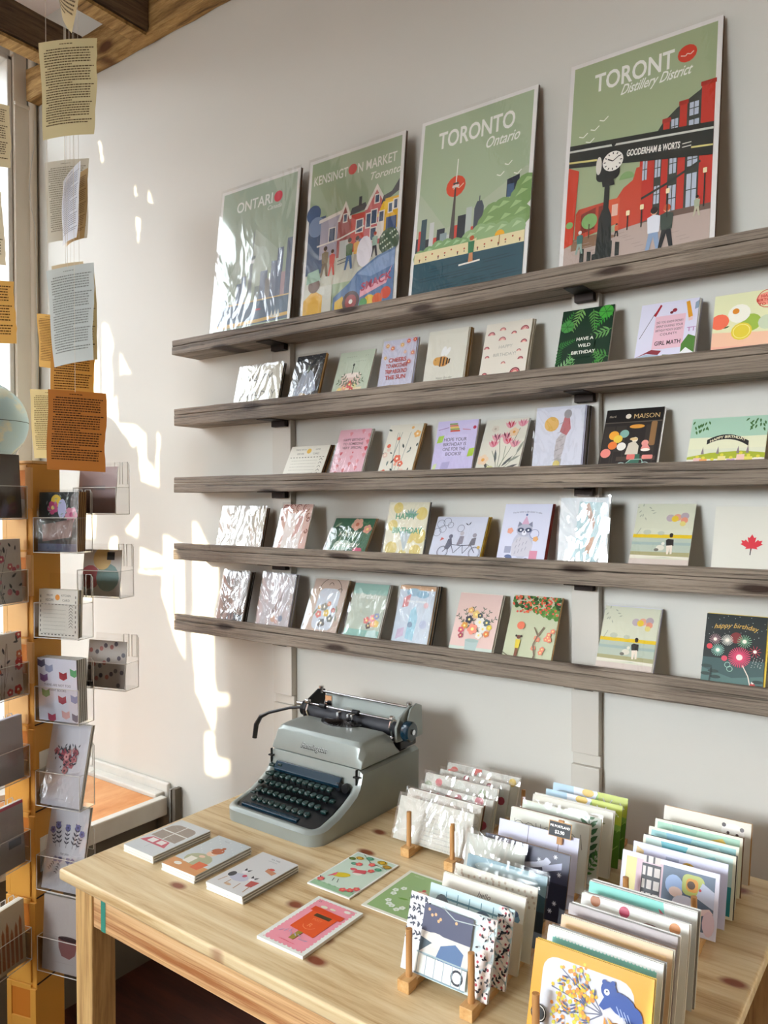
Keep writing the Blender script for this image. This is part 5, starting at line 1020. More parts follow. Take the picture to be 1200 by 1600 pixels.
def ra_lace2(a):
    V = a.V; a.r(0, 0, 100, V, '#d3d1c4')
    for k in range(60): a.c((k*9.3) % 100, V-5-(k*3.7) % 18, 1.6, '#b5a795', n=5)
def ra_teal(a):
    V = a.V; a.r(0, 0, 100, V, '#7b9aa4').p([(0, 0), (100, 0), (100, V*.7), (60, V*.86), (0, V*.7)], '#2a4a58').c(50, V-10, 40, '#a9c0c4', ry=7).r(0, 0, 100, V*.5, '#1b2a36')
def ra_night(a):
    V = a.V; a.r(0, 0, 100, V, '#3e4158').r(0, 0, 100, V*.55, '#24263a').c(46, V*.76, 34, '#c9cee0', ry=8, rot=8).c(44, V*.82, 30, '#3e4158', ry=7, rot=8).p([(70, V*.74), (92, V*.86), (92, V*.76), (72, V*.66)], '#b5bbd4').r(70, V*.3, 80, V*.48, '#9a9db0')
    for x, y in ((84, V*.92), (66, V*.82), (90, V*.68), (74, V*.54), (88, V*.26), (60, V*.6), (84, V*.14)):
        for an in (0, 60, 120): a.l([(x-2.4*math.cos(an/57.3), y-2.4*math.sin(an/57.3)), (x+2.4*math.cos(an/57.3), y+2.4*math.sin(an/57.3))], .7, '#e6ebf4')
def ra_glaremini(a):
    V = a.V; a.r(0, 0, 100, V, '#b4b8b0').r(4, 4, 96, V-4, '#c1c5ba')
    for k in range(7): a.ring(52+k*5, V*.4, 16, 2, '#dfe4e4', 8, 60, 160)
def ra_lamps(a):
    V = a.V; a.r(0, 0, 100, V, '#d2d4ea').c(17, V*.68, 6, '#d9b878').l([(38, V), (38, V*.66)], .8, '#6a6c7c').c(38, V*.6, 8, '#77787c', a0=0, a1=180).l([(76, V), (76, V*.56)], .8, '#6a6c7c').c(76, V*.5, 9, '#77787c', a0=0, a1=180).r(58, V*.5, 70, V*.62, '#e0cdc0')
    for x, y, w, h in ((22, .52, 10, .1), (28, .6, 18, .12), (24, .44, 8, .08), (60, .34, 16, .12), (74, .3, 14, .12)): a.l([(x, V*y), (x+w, V*y), (x+w, V*(y+h)), (x, V*(y+h)), (x, V*y)], .8, '#8c8ea4')
    a.r(0, 0, 100, V*.2, '#b9bcd4')
def ra_whale(a):
    V = a.V; a.r(0, 0, 100, V, '#d0d2c5')
    for x in (12, 26, 50, 60, 78): a.ring(x, V-20, 7, .9, '#7b7f76', 10)
    for x in (6, 34, 40, 70, 90): a.l([(x, V-12), (x+3, V-28)], .9, '#7b7f76')
def ra_sprigs(a):
    V = a.V; a.r(0, 0, 100, V, '#ccd6c8').fl(24, V-16, 6, '#c94a58').fl(34, V-14, 5, '#dba0a0').sprig(44, V-30, 26, 30, '#8fae92', 5); a.sprig(90, 20, 50, 95, '#3f6a44', 6).sprig(84, 6, 30, 60, '#4f8a4a', 5).fl(70, V-14, 5, '#c94a58')
def ra_reed(a):
    V = a.V; a.r(0, 0, 100, V, '#d3d1c2').leaf(58, V-12, 9, 30, '#b9604e').leaf(58, V-12, 9, 140, '#b9604e').sprig(78, V-30, 18, 60, '#8d9a74', 4)
def ra_greenblue(a):
    V = a.V; a.r(0, 0, 100, V, '#8ab84a').p([(0, V), (60, V), (40, V-26), (0, V-20)], '#a8c8dc').p([(28, V), (62, V), (56, V-14), (30, V-16)], '#d8dfe6').c(48, V-4, 8, '#dcb84c', ry=5).p([(60, V), (100, V), (100, V-24), (66, V-20)], '#b9c63e').l([(68, V-6), (74, V-16), (80, V-6)], 1.2, '#eef0da').l([(90, V-8), (96, V-14)], 1.2, '#eef0da').r(70, 0, 100, V-30, '#5b8a2c')
    for k in range(8): a.l([(74+(k*9) % 24, 6+k*7), (80+(k*9) % 24, 12+k*7)], 1, '#9cc25a')
A_ = 'in the middle rack'
rack_card(-.580, -.449, -.636, .8415, 'navy window and sleeping child card with floral borders, front of the middle rack', ra_bed, 'film_soft')
rack_card(-.571, -.443, -.601, .8415, 'blue window card with floral border, second in the middle rack', ra_window, 'film_soft')
rack_card(-.572, -.444, -.566, .8415, 'cream card with a blue pond, third in the middle rack', ra_hill, 'film_soft', 'cream_board', 1, ('cream_board',), 'cream pond card')
rack_card(-.573, -.443, -.531, .8415, 'cream lace topped card, fourth in the middle rack', ra_lace2, 'film_glint', 'cream_board')
rack_card(-.573, -.445, -.494, .8415, 'dark teal card in film, fifth in the middle rack', ra_teal, 'film_glint', 'dark_board')
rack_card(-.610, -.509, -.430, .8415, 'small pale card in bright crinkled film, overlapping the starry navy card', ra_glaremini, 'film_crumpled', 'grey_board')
rack_card(-.586, -.444, -.415, .8415, 'starry navy card with crescent moon', ra_night, 'film_soft', 'dark_board', 1, ('brown_board',), 'starry navy card')
# small back row without pegs of its own, continuing the middle rack to the wall
r = empty('card_rack', (-0.515, -0.385, TZ)); tag(r, 'low wooden rack behind the starry navy card, towards the wall', 'rack', 'wooden card racks on the table')
for x in (-0.045, 0.045):
    MB().box(x-0.0075, 0, 0.0005, x+0.0075, 0.285, 0.0095).build('rail', M['oak'], r, bevel=0.0008)
    MB().tube([(x, 0.278, 0.006), (x, 0.281, 0.06)], 0.0043, 10).build('peg', M['dowel'], r, smooth=True)
rack_card(-.584, -.448, -.370, .850, 'lilac card of hanging lamps and frames, with a price tag clipped on it', ra_lamps, None, 'lilac_board')
rack_card(-.590, -.452, -.316, .850, 'cream card with grey line doodles, just behind the hanging lamps card', ra_whale, 'film_soft', 'cream_board', 2, ('cream_board', 'brown_board'), 'line doodle card')
rack_card(-.587, -.447, -.278, .850, 'pale green card with red blooms and fern sprigs', ra_sprigs, 'film_glint', 'cream_board', 1, ('cream_board',), 'pale green fern card')
rack_card(-.584, -.439, -.243, .850, 'cream card with a tiny red leaf sprig', ra_reed, 'film_soft', 'cream_board', 3, ('cream_board', 'white_board'), 'cream red sprig card')
rack_card(-.578, -.438, -.200, .848, 'blue and lime green card, nearer one of two alike', ra_greenblue, 'film_soft', 'dark_board')
rack_card(-.580, -.441, -.163, .848, 'blue and lime green card nearest the wall, farther of two alike', ra_greenblue, 'film_soft', 'dark_board')
pt = empty('price_tag', (-0.4775, -0.3755, 0.8585)); tag(pt, 'small black chalkboard price tag reading $3.90 on a wooden clip', 'price tag'); pt.rotation_euler = (-0.25, 0, 0.0)
MB().box(-0.0045, 0.0014, -0.022, 0.0045, 0.0055, 0.014).build('wooden_clip', M['dowel'], pt, bevel=0.0006)
MB().box(-0.0185, 0, -0.0115, 0.0185, 0.0014, 0.0115).build('board_frame', M['oak'], pt, bevel=0.0004)
a = Art(0.035, 0.021); a.r(0, 0, 100, a.V, '#10161a').t('PIE PORTLAND', 50, 38, 14, '#f2f2ee', bold=.03, maxw=92).t('$3.90', 50, 12, 20, '#f2f2ee', bold=.03, maxw=62); link('chalk_face', a.mesh('chalk_face'), pt, (-0.0175, -0.0002, -0.0105))
# film wrapped cards beside the typewriter
def ra_print(a):
    V = a.V; a.r(0, 0, 100, V, '#c4c4b8')
    for k in range(9): a.squig(36, V-12-k*5, 46, '#a7a9a0', 1, k)
def ra_spots(col, col2, bgd='#c9c9bf'):
    def f(a):
        V = a.V; a.r(0, 0, 100, V, bgd)
        for k in range(22): a.c(6+(k*23.7) % 90, 5+(k*17.3) % (V-8), 5+k % 3, (col, col2, '#c9cfc4')[k % 3], n=8)
    return f
rack_card(-.816, -.660, -.319, .821, 'silvery letterpress card in crinkled film, front card beside the typewriter', ra_print, 'film_crumpled', 'cream_board')
rack_card(-.822, -.664, -.286, .821, 'grey vine card in film, second beside the typewriter', a_lace, 'film_crumpled', 'cream_board', 3, ('cream_board', 'white_board', 'brown_board'), 'grey vine card')
rack_card(-.816, -.660, -.248, .821, 'red berry card in film, third beside the typewriter', ra_spots('#b84a58', '#c9707a'), 'film_crumpled', 'cream_board')
rack_card(-.834, -.674, -.205, .826, 'pink blossom card in film, fourth beside the typewriter', ra_spots('#cf5f66', '#9cae8e'), 'film_crumpled', 'cream_board', 2, ('cream_board', 'grey_board'), 'pink blossom card')
rack_card(-.831, -.673, -.155, .820, 'white card with dark red dots in film, fifth beside the typewriter', ra_spots('#9c2f3c', '#d7d7d0'), 'film_crumpled', 'cream_board')
rack_card(-.838, -.673, -.113, .820, 'colourful yellow and red splash card in film, nearest the wall behind the typewriter rack', ra_spots('#d9b83c', '#cf4a3e'), 'film_crumpled', 'cream_board', 1, ('white_board',), 'yellow and red splash card')
# front right rack
def ra_bear(a):
    V = a.V; a.r(0, 0, 100, V, '#e7a21c').rr(9, 6, 86, V-9, 12, '#d5d7de')
    rn = random.Random(3); cx, cy = 62, V*.54
    for ex, ey in ((24, V*.82), (18, V*.62), (26, V*.42), (36, V*.3), (40, V*.88)): a.l([(cx, cy), (ex, ey)], 1, '#6a6f86')
    for k in range(170): t = rn.uniform(2.0, 4.2); q = rn.uniform(12, 46); a.c(cx+q*math.cos(t), cy+q*.85*math.sin(t), rn.uniform(1.1, 1.8), ('#e3b81e', '#e8932f', '#d6cf3a')[k % 3], n=6)
    for k in range(24): t = 2.1+(k*.618 % 1)*2.0; q = 14+(k*7) % 28; a.leaf(cx+q*math.cos(t), cy+q*.85*math.sin(t), 7, math.degrees(t)+((k % 2)*60-30), '#4d5b86', .22)
    a.p([(cx+2, cy), (cx+10, cy-18), (cx+2, cy-20)], '#e59030').p([(cx+4, cy), (cx+22, cy-10), (cx+14, cy-16)], '#e8a03c')
    b = '#2c4f9c'; x, y = cx+15, cy+12
    a.c(x, y, 12, b, ry=8, rot=-15).c(x-11, y+7, 6.5, b).c(x-15, y+12, 2, b).c(x-8, y+13, 2, b).c(x+10, y-6, 7, b, ry=8).p([(x-14, y+2), (x-18, y-6), (x-14, y-8), (x-6, y-2)], b).p([(x+8, y-10), (x+8, y-18), (x+13, y-18), (x+15, y-8)], b).c(x-12.5, y+5.5, 2.4, '#dfe3ec', n=9).c(x-12.5, y+6, .8, '#1b2b50', n=6)
    for k in range(4): a.l([(x-4+k*3, y-2-k), (x+k*3, y-9-k)], .8, '#9db2dc')
    a.c(10, V*.34, 7, '#1f1f1d').ring(10, V*.34, 6, .7, '#e6e4dc', 14)
def band(c1, c2, c3=None):
    def f(a):
        V = a.V; a.r(0, 0, 100, V, c1).r(5, 5, 95, V-6, c2)
        if c3:
            for k in range(30): a.c(6+k*3.05, V-6, 1.5, c3, n=6)
    return f
def ra_cookies(a):
    V = a.V; a.r(0, 0, 100, V, '#dcdcd6').c(14, V-4, 5, '#a8683c').c(42, V-6, 5, '#b92a52').c(66, V-12, 9, '#7c4430', ry=3).c(88, V-7, 5, '#cf8a4c')
def ra_mint2(a):
    V = a.V; a.r(0, 0, 100, V, '#dfe3de').p([(0, V), (70, V), (72, V-12), (0, V-12)], '#7fd0c2').p([(66, V-6), (78, V-14), (70, V-15)], '#c9485a').r(0, 0, 100, V-14, '#d7dcd8')
GD = 'cards in the wooden racks'
rack_card(-0.382, -0.245, -0.670, .858, 'yellow bordered card of a blue bear with a mimosa bunch, front right', ra_bear, 'film_soft', 'yellow_board', 1, ('yellow_board',), 'yellow bear card', .032)
rack_card(-0.381, -0.245, -0.637, .858, 'card with a turquoise stamp edged panel, just behind the yellow bear card', band('#e0e5e4', '#7cc9c2', '#e0e5e4'), 'film_soft', 'white_board', 2, ('white_board', 'grey_board'), 'turquoise stamp card', .034)
rack_card(-0.378, -0.244, -0.604, .858, 'peach orange card, third in the front right rack', band('#e2c298', '#e8c288'), 'film_soft', 'cream_board', 2, ('cream_board', 'brown_board'), 'peach orange card', .034)
rack_card(-0.381, -0.247, -0.573, .858, 'mauve grey card, fourth in the front right rack', band('#b3aaa8', '#ada5a6'), 'film_soft', 'grey_board', 2, ('grey_board', 'white_board'), 'mauve grey card', .034)
rack_card(-0.378, -0.243, -0.538, .858, 'white card with small cakes along the top, front right rack', ra_cookies, 'film_soft', 'white_board', 2, ('white_board', 'grey_board'), 'white cakes card', .034)
rack_card(-0.381, -0.242, -0.503, .858, 'mint topped card, rearmost in the front right rack', ra_mint2, 'film_soft', 'grey_board', 3, ('white_board', 'grey_board'), 'mint topped card', .030)
# back right rack
def ra_astro(a):
    V = a.V; a.r(0, 0, 100, V, '#d9d8e8').r(5, 5, 96, V-5, '#5d6f86').r(5, 5, 44, V-5, '#cdb3be').r(5, 5, 16, V-5, '#d8cf88')
    a.r(22, 16, 42, V-8, '#26262a')
    for k in range(4): a.r(23, 18+k*13, 41, 27+k*13, '#cfc9c4').r(26, 18+k*13, 28, 27+k*13, '#3c3a40').r(33, 18+k*13, 35, 27+k*13, '#3c3a40')
    a.c(56, V*.66, 9, '#9db9e4', ry=10).c(58, V*.56, 7, '#e6cfc8', ry=5).c(68, V*.4, 13, '#d3d6ea', ry=9).rr(64, V*.56, 86, V*.88, 6, '#b6c26a').rr(68, V*.62, 80, V*.82, 4, '#d99a3c').c(73, V*.72, 4, '#5d4630').p([(84, V*.8), (96, V*.7), (96, V*.44), (78, V*.56)], '#c3cce2').p([(70, V*.34), (92, V*.44), (96, V*.38), (76, V*.26)], '#e6cfd0').c(92, V*.22, 6, '#d9c2cc', ry=12).c(82, V*.68, 1.4, '#c2444a')
def ra_snail(a):
    V = a.V; a.r(0, 0, 100, V, '#d2d4ea').p([(4, V-4), (12, V-8), (12, V-18), (3, V-20)], '#dfc68e').r(36, V-22, 50, V-8, '#aab4cf').c(60, V-16, 8, '#cfa640', ry=7).ring(60, V-16, 5, 1.2, '#8a6a2c', 10).r(66, V-28, 86, V-16, '#e3bdb4')
def ra_teals(bgd, c1, c2):
    def f(a):
        V = a.V; a.r(0, 0, 100, V, '#dedfc8').r(3, 3, 97, V-3, bgd).p([(20, V-3), (50, V-3), (44, V-20), (24, V-18)], c1).p([(60, V-12), (78, V-6), (90, V-18), (70, V-24)], c2).r(3, 3, 97, V*.5, '#2d8c90').leaf(72, V*.5, 14, 80, '#3fa6a4')
    return f
def ra_panda(a):
    V = a.V; a.r(0, 0, 100, V, '#d6d1c0').c(80, V-14, 13, '#e4e1d6', ry=10)
    for x, y, r in ((70, V-7, 2.5), (90, V-9, 2.5), (75, V-15, 1.8), (85, V-16, 1.8)): a.c(x, y, r, '#3c2c26', n=8)
GE = GD
rack_card(-.393, -.253, -.332, .835, 'card of a child and green astronaut phone over bookshelves, front of the back right rack', ra_astro, None, 'lilac_board')
rack_card(-.389, -.250, -.293, .835, 'lilac card with a golden snail, second in the back right rack', ra_snail, None, 'lilac_board')
rack_card(-.384, -.246, -.260, .835, 'teal card with pale drawings, third in the back right rack', ra_teals('#b9d4cc', '#5fb4c0', '#8fc9c9'), None, 'cream_board', 1, ('dark_board',), 'third teal card')
rack_card(-.386, -.249, -.224, .835, 'teal card with aqua cloud shapes, fourth in the back right rack', ra_teals('#8fc6c6', '#7ab8cc', '#b4dcd6'), None, 'cream_board')
rack_card(-.387, -.251, -.186, .835, 'green card with a yellow corner, fifth in the back right rack', ra_teals('#9fcdb4', '#8fc4b0', '#e0c24c'), None, 'cream_board', 1, ('brown_board',), 'yellow cornered card')
rack_card(-.387, -.248, -.134, .840, 'kraft cream panda card nearest the wall, back right rack', ra_panda, 'film_soft', 'kraft', 1, ('kraft',), 'panda card')

# ================================================================== TYPEWRITER
tw = empty('typewriter', (-1.0315, -0.27, TZ)); tag(tw, 'vintage grey green typewriter with petrol blue trim at the back left of the table', 'typewriter')
tw.rotation_euler = (0, 0, -0.012)
X0, X1 = -0.122, 0.120     # half widths in the typewriter's own frame
YF, YB = -0.180, 0.150
def P_(y, z): return (y+0.27, z-TZ)
def wing(y):   # height of the side panel at y (own frame)
    pts = [(-0.180, 0.028), (-0.150, 0.031), (-0.115, 0.040), (-0.085, 0.053), (-0.062, 0.066), (-0.052, 0.078), (-0.044, 0.104), (0.20, 0.104)]
    for (a0, b0), (a1, b1) in zip(pts, pts[1:]):
        if y <= a1: return b0+(b1-b0)*max(0, (y-a0)/(a1-a0))
    return 0.104
mb = MB(); path = []; rc = 0.030
ys = [YB, 0.10, 0.05, 0.0, -0.03, -0.044, -0.048, -0.052, -0.057, -0.062, -0.072, -0.085, -0.10, -0.115, -0.13, YF+rc]
for y in ys: path.append((X0, y, (-1, 0)))
for k in range(1, 7): t = PI+PI/2*k/6; path.append((X0+rc+rc*math.cos(t), YF+rc+rc*math.sin(t), (math.cos(t), math.sin(t))))
for k in range(1, 8): path.append((X0+rc+(X1-X0-2*rc)*k/8, YF, (0, -1)))
for k in range(0, 7): t = 1.5*PI+PI/2*k/6; path.append((X1-rc+rc*math.cos(t), YF+rc+rc*math.sin(t), (math.cos(t), math.sin(t))))
for y in ys[::-1][1:]: path.append((X1, y, (1, 0)))
prof = [(0.000, 0.006, 0), (0.002, 0.000, 0), (0.003, 1.0, -0.006), (0.0, 1.0, -0.004), (-0.003, 1.0, -0.0012), (-0.008, 1.0, 0.0), (-0.013, 1.0, -0.0015), (-0.016, 1.0, -0.006), (-0.016, 0.004, 0)]
for (x, y, nn) in path:
    h = wing(y) if abs(nn[0]) > 0.7 else wing(YF+0.002)
    for off, zz, dz in prof:
        z = zz if zz < 0.5 else h+dz
        mb.v.append((x+nn[0]*off*1.0, y+nn[1]*off, z))
m_ = len(prof)
for i in range(len(path)-1):
    for k in range(m_): mb.f.append((i*m_+k, i*m_+(k+1) % m_, (i+1)*m_+(k+1) % m_, (i+1)*m_+k))
mb.f += [tuple(range(m_)), tuple(range((len(path)-1)*m_, len(path)*m_))[::-1]]
mb.build('base_shell', M['tw_grey'], tw, smooth=True)
MB().box(X0+0.014, -0.165, 0.004, X1-0.014, YB-0.004, 0.014).box(X0+0.014, YB-0.006, 0.004, X1-0.014, YB, 0.095).build('floor_plate', M['tw_black'], tw)
for fx in (X0+0.02, X1-0.02):
    for fy in (-0.15, 0.12): MB().lathe([(0.009, -0.0045), (0.009, 0.006)], 14, (fx, fy, 0.005)).build('foot', M['rubber'], tw)
# flat front plate, hood
MB().prism([(-0.0500, 0.062), (-0.0545, 0.062), (-0.0475, 0.106), (-0.043, 0.106)], 'x', X0+0.008, X1-0.009).build('front_plate', M['tw_grey'], tw, bevel=0.0012)
hp = [(-0.046, 0.1065), (-0.0445, 0.128), (-0.0385, 0.1475), (-0.030, 0.1545), (-0.015, 0.157), (0.020, 0.1585), (0.048, 0.1565), (0.062, 0.1465), (0.072, 0.128), (0.085, 0.112), (0.085, 0.1065)]
hb = MB(); nx = 26
for i in range(nx+1):
    u = -1+2*i/nx; s = abs(u); uu = math.copysign(1-(1-s)**1.0, u)
    x = (X0+X1)/2 + uu*(X1-X0)/2*1.0
    e = min(1.0, (1-s)/0.16); k = math.sqrt(max(0.0, 1-(1-e)**2))          # rounded shoulders
    x = (X0+X1)/2+math.copysign(1, u)*((X1-X0)/2*(1-0.0) if s > .999 else (X1-X0)/2*s)
    for (y, z) in hp:
        zz = 0.1065+(z-0.1065)*(0.62+0.38*k); yy = y if y > 0 else y+(1-k)*0.010*((z-0.1065)/0.05)
        hb.v.append((x, yy, zz))
q_ = len(hp)
for i in range(nx):
    for k in range(q_): hb.f.append((i*q_+k, i*q_+(k+1) % q_, (i+1)*q_+(k+1) % q_, (i+1)*q_+k))
hb.f += [tuple(range(q_)), tuple(range(nx*q_, (nx+1)*q_))[::-1]]
hood = hb.build('hood', M['tw_grey'], tw, smooth=False)
for p in hood.data.polygons: p.use_smooth = True
hood.modifiers.new('bevel', 'BEVEL').width = 0.002; hood.modifiers['bevel'].segments = 2; hood.modifiers['bevel'].limit_method = 'ANGLE'
hood.modifiers.new('wn', 'WEIGHTED_NORMAL')
# logo on the hood
a = Art(0.084, 0.020); a.t('Remington', 50, 7, 19, '#101214', it=.45, bold=.05, maxw=96)
lg = link('logo', a.mesh('logo'), tw, (-0.046, -0.0474, 0.1165), (-0.15, 0, 0)); 
a = Art(0.084, 0.020); a.t('Remington', 51, 8.2, 19, '#b9c0be', it=.45, bold=.004, maxw=96)
link('logo_highlight', a.mesh('logo_highlight'), tw, (-0.046, -0.0477, 0.1165), (-0.15, 0, 0))
# raised dark plate standing in for the shaded opening at the type bars
ob = MB(); pts = [(-0.058+0.0, 0.052)] + [(-0.006-0.052*math.cos(t), 0.052-0.040*math.sin(t)) for t in [k*PI/14 for k in range(15)]] + [(0.046, 0.052)]
ob.prism(pts, 'z', 0.1580, 0.1590); ob.build('type_opening_shade', M['tw_black'], tw)
tbm = MB()
for k in range(15):
    t = PI*(0.12+0.76*k/14); tbm.tube([(-0.006, 0.052, 0.1612), (-0.006-0.044*math.cos(t), 0.052-0.034*math.sin(t), 0.1596)], 0.0009, 5)
tbm.build('type_bars', M['iron'], tw)
for sx in (-0.024, 0.004, 0.014):
    MB().box(sx, 0.050, 0.158, sx+0.006, 0.062, 0.176).build('ribbon_guide', M['chrome'], tw, bevel=0.0008)
MB().lathe([(0.010, 0.0), (0.010, 0.003), (0.003, 0.004), (0.003, 0.009)], 16, (0.020, 0.050, 0.158)).build('ribbon_spool', M['tw_black'], tw, smooth=True)
# key well
MB().prism([(-0.163, 0.015), (-0.163, 0.022), (-0.056, 0.060), (-0.050, 0.060), (-0.050, 0.015)], 'x', X0+0.016, X1-0.016).build('key_well', M['tw_black'], tw)
MB().prism([(-0.066, 0.068), (-0.068, 0.074), (-0.058, 0.0875), (-0.053, 0.086)], 'x', X0+0.026, X1-0.040).build('upper_bar', M['tw_blue'], tw, bevel=0.001)
MB().box(X0+0.024, -0.1575, 0.019, X0+0.024+0.150, -0.1440, 0.029).build('space_bar', M['tw_blue'], tw, bevel=0.002, seg=3)
keym = MB().lathe([(0.0056, 0.0), (0.0068, 0.0014), (0.0068, 0.0052), (0.0056, 0.0062), (0.0030, 0.0054)], 14).mesh('key_top', M['key'], smooth=True)
stemm = MB().box(-0.0012, -0.0012, -0.016, 0.0012, 0.0012, 0.0005).box(-0.0008, 0, -0.016, 0.0008, 0.022, -0.012).mesh('key_stem', M['tw_black'])
for r_ in range(4):
    yy = -0.134+0.0195*r_; zz = 0.031+0.0105*r_; nk = (10, 11, 11, 11)[r_]; off = (0.006, 0.0, 0.004, -0.003)[r_]
    for c_ in range(nk):
        k = link('key', keym, tw, (X0+0.032+off+0.01585*c_, yy, zz), (0.18, 0, 0)); link('stem', stemm, k)
for x, y, z, w in ((X0+0.020, -0.118, 0.034, 0.012), (X0+0.020, -0.098, 0.050, 0.010), (X0+0.022, -0.078, 0.062, 0.012), (X1-0.032, -0.118, 0.038, 0.013), (X1-0.030, -0.096, 0.052, 0.010), (X0+0.018, -0.062, 0.074, 0.014), (X0+0.040, -0.060, 0.078, 0.010)):
    MB().box(x-w/2, y-0.005, z, x+w/2, y+0.005, z+0.006).build('shift_key', M['key'], tw, bevel=0.0015, seg=3)
for sx in (X1-0.026, X1-0.044): MB().lathe([(0.008, 0), (0.009, 0.001), (0.009, 0.009), (0.007, 0.010)], 16, (sx, -0.066, 0.070), 'y').build('ribbon_knob', M['tw_black'], tw, smooth=True)
for sx in (X0+0.006, X1-0.006):
    MB().box(sx-0.006, -0.0575, 0.092, sx+0.006, -0.0500, 0.095).box(sx-0.0009, -0.0560, 0.078, sx+0.0009, -0.0500, 0.108).build('hood_catch', M['tw_black'], tw, bevel=0.0006)
# carriage
cy, cz = 0.092, 0.152; C0, C1 = -0.138, 0.118
MB().lathe([(0.0165, C0), (0.0165, C1)], 28, (0, cy, cz), 'x').build('platen', M['rubber'], tw, smooth=True)
MB().box(C0-0.002, cy-0.008, 0.112, C1+0.004, cy+0.050, 0.128).build('carriage_rail', M['tw_black'], tw, bevel=0.002)
MB().prism([(cy+0.012, 0.140), (cy+0.016, 0.140), (cy+0.044, 0.186), (cy+0.040, 0.188)], 'x', C0+0.018, C1-0.002).build('paper_table', M['tw_grey'], tw, bevel=0.001)
MB().tube([(C0+0.006, cy+0.036, 0.1905), (C1+0.006, cy+0.036, 0.1905)], 0.0028, 10).build('paper_rest_rod', M['chrome'], tw, smooth=True)
MB().tube([(C0+0.002, cy-0.014, 0.1735), (C1-0.002, cy-0.014, 0.1735)], 0.0022, 10).build('paper_bail', M['chrome'], tw, smooth=True)
for bx in (C0+0.052, C0+0.146): MB().lathe([(0.0058, -0.008), (0.0058, 0.008)], 14, (bx, cy-0.014, 0.1735), 'x').build('bail_roller', M['tw_black'], tw, smooth=True)
MB().box(C0+0.046, cy+0.000, 0.172, C0+0.066, cy+0.004, 0.195).build('paper_guide', M['chrome'], tw, bevel=0.001)
for ex, sg in ((C0, -1), (C1, 1)):
    MB().prism([(cy-0.020, 0.130), (cy-0.020, 0.160), (cy-0.008, 0.178), (cy+0.030, 0.196), (cy+0.052, 0.192), (cy+0.056, 0.128)], 'x', ex-0.003, ex+0.003).build('end_plate', M['tw_grey'] if sg > 0 else M['tw_black'], tw, bevel=0.0015)
    MB().tube([(ex-0.012*sg, cy-0.016, 0.140), (ex-0.012*sg, cy-0.024, 0.160), (ex-0.012*sg, cy-0.014, 0.182)], 0.003, 8).build('bail_arm', M['chrome'], tw, smooth=True)
    MB().lathe([(0.0035, 0), (0.0035, 0.01), (0.006, 0.011), (0.006, 0.016)], 12, (ex-0.004*sg, cy+0.036, 0.186)).build('end_stop', M['chrome'], tw, smooth=True)
    for dz, rr_ in ((0.178, 0.006), (0.135, 0.006)): MB().lathe([(rr_, -0.004), (rr_, 0.004)], 12, (ex-0.010*sg, cy-0.018, dz), 'x').build('linkage', M['chrome'], tw, smooth=True)
MB().lathe([(0.004, 0.0), (0.004, 0.010), (0.019, 0.011), (0.021, 0.014), (0.021, 0.026), (0.018, 0.029), (0.006, 0.0295)], 26, (C1, cy, cz), 'x').build('platen_knob', M['tw_blue'], tw, smooth=True)
MB().lathe([(0.0055, 0.029), (0.0055, 0.0325)], 16, (C1, cy, cz), 'x').build('knob_cap', M['chrome'], tw, smooth=True)
MB().prism([(cy+0.01, 0.128), (cy+0.006, 0.160), (cy+0.022, 0.192), (cy+0.044, 0.200), (cy+0.064, 0.192), (cy+0.068, 0.128)], 'x', C1+0.006, C1+0.0095).build('side_guard', M['tw_grey'], tw, bevel=0.0015)
MB().lathe([(0.015, 0.0), (0.017, -0.002), (0.017, -0.014), (0.010, -0.020)], 20, (C0-0.002, cy, cz+0.004), 'x').build('ratchet_hub', M['tw_black'], tw, smooth=True)
MB().tube([(C0-0.012, cy-0.012, 0.160), (C0-0.045, cy-0.018, 0.155), (C0-0.105, cy-0.026, 0.136), (C0-0.128, cy-0.030, 0.124), (C0-0.140, cy-0.033, 0.104), (C0-0.144, cy-0.035, 0.072)], [0.0030, 0.0032, 0.0036, 0.0052, 0.0062, 0.0058], 10).build('return_lever', M['tw_black'], tw, smooth=True)
MB().lathe([(0.0045, -0.02), (0.0045, -0.004)], 12, (C0-0.006, cy-0.012, 0.168), 'x').build('line_lever', M['chrome'], tw, smooth=True)

# ================================================================== SPINNER STAND
def at(x, y, depth): return CAM + (r2*((x-600)/FPX) - u2*((y-800)/FPX) + fwd)*depth
ANG = math.radians(15.7); S = 0.082
corner = at(54, 1150, 1.68); ax = Vector((math.cos(ANG), math.sin(ANG), 0)); ay = Vector((-math.sin(ANG), math.cos(ANG), 0))
ctr = corner - ax*S/2 + ay*S/2; ctr.z = 0
sp = empty('card_spinner', ctr, (0, 0, ANG)); tag(sp, 'tall ochre card tower with clear pockets at the left of the table', 'display stand')
ZT = 1.455
MB().box(-S/2, -S/2, 0.02, S/2, S/2, ZT).build('column', M['ochre'], sp, bevel=0.002)
MB().lathe([(0.20, 0.0), (0.20, 0.012), (0.05, 0.02)], 28).build('base', M['ochre'], sp)
MB().box(-S/2-0.004, -S/2-0.004, ZT, S/2+0.004, S/2+0.004, ZT+0.006).build('cap', M['ochre_pale'], sp, bevel=0.001)
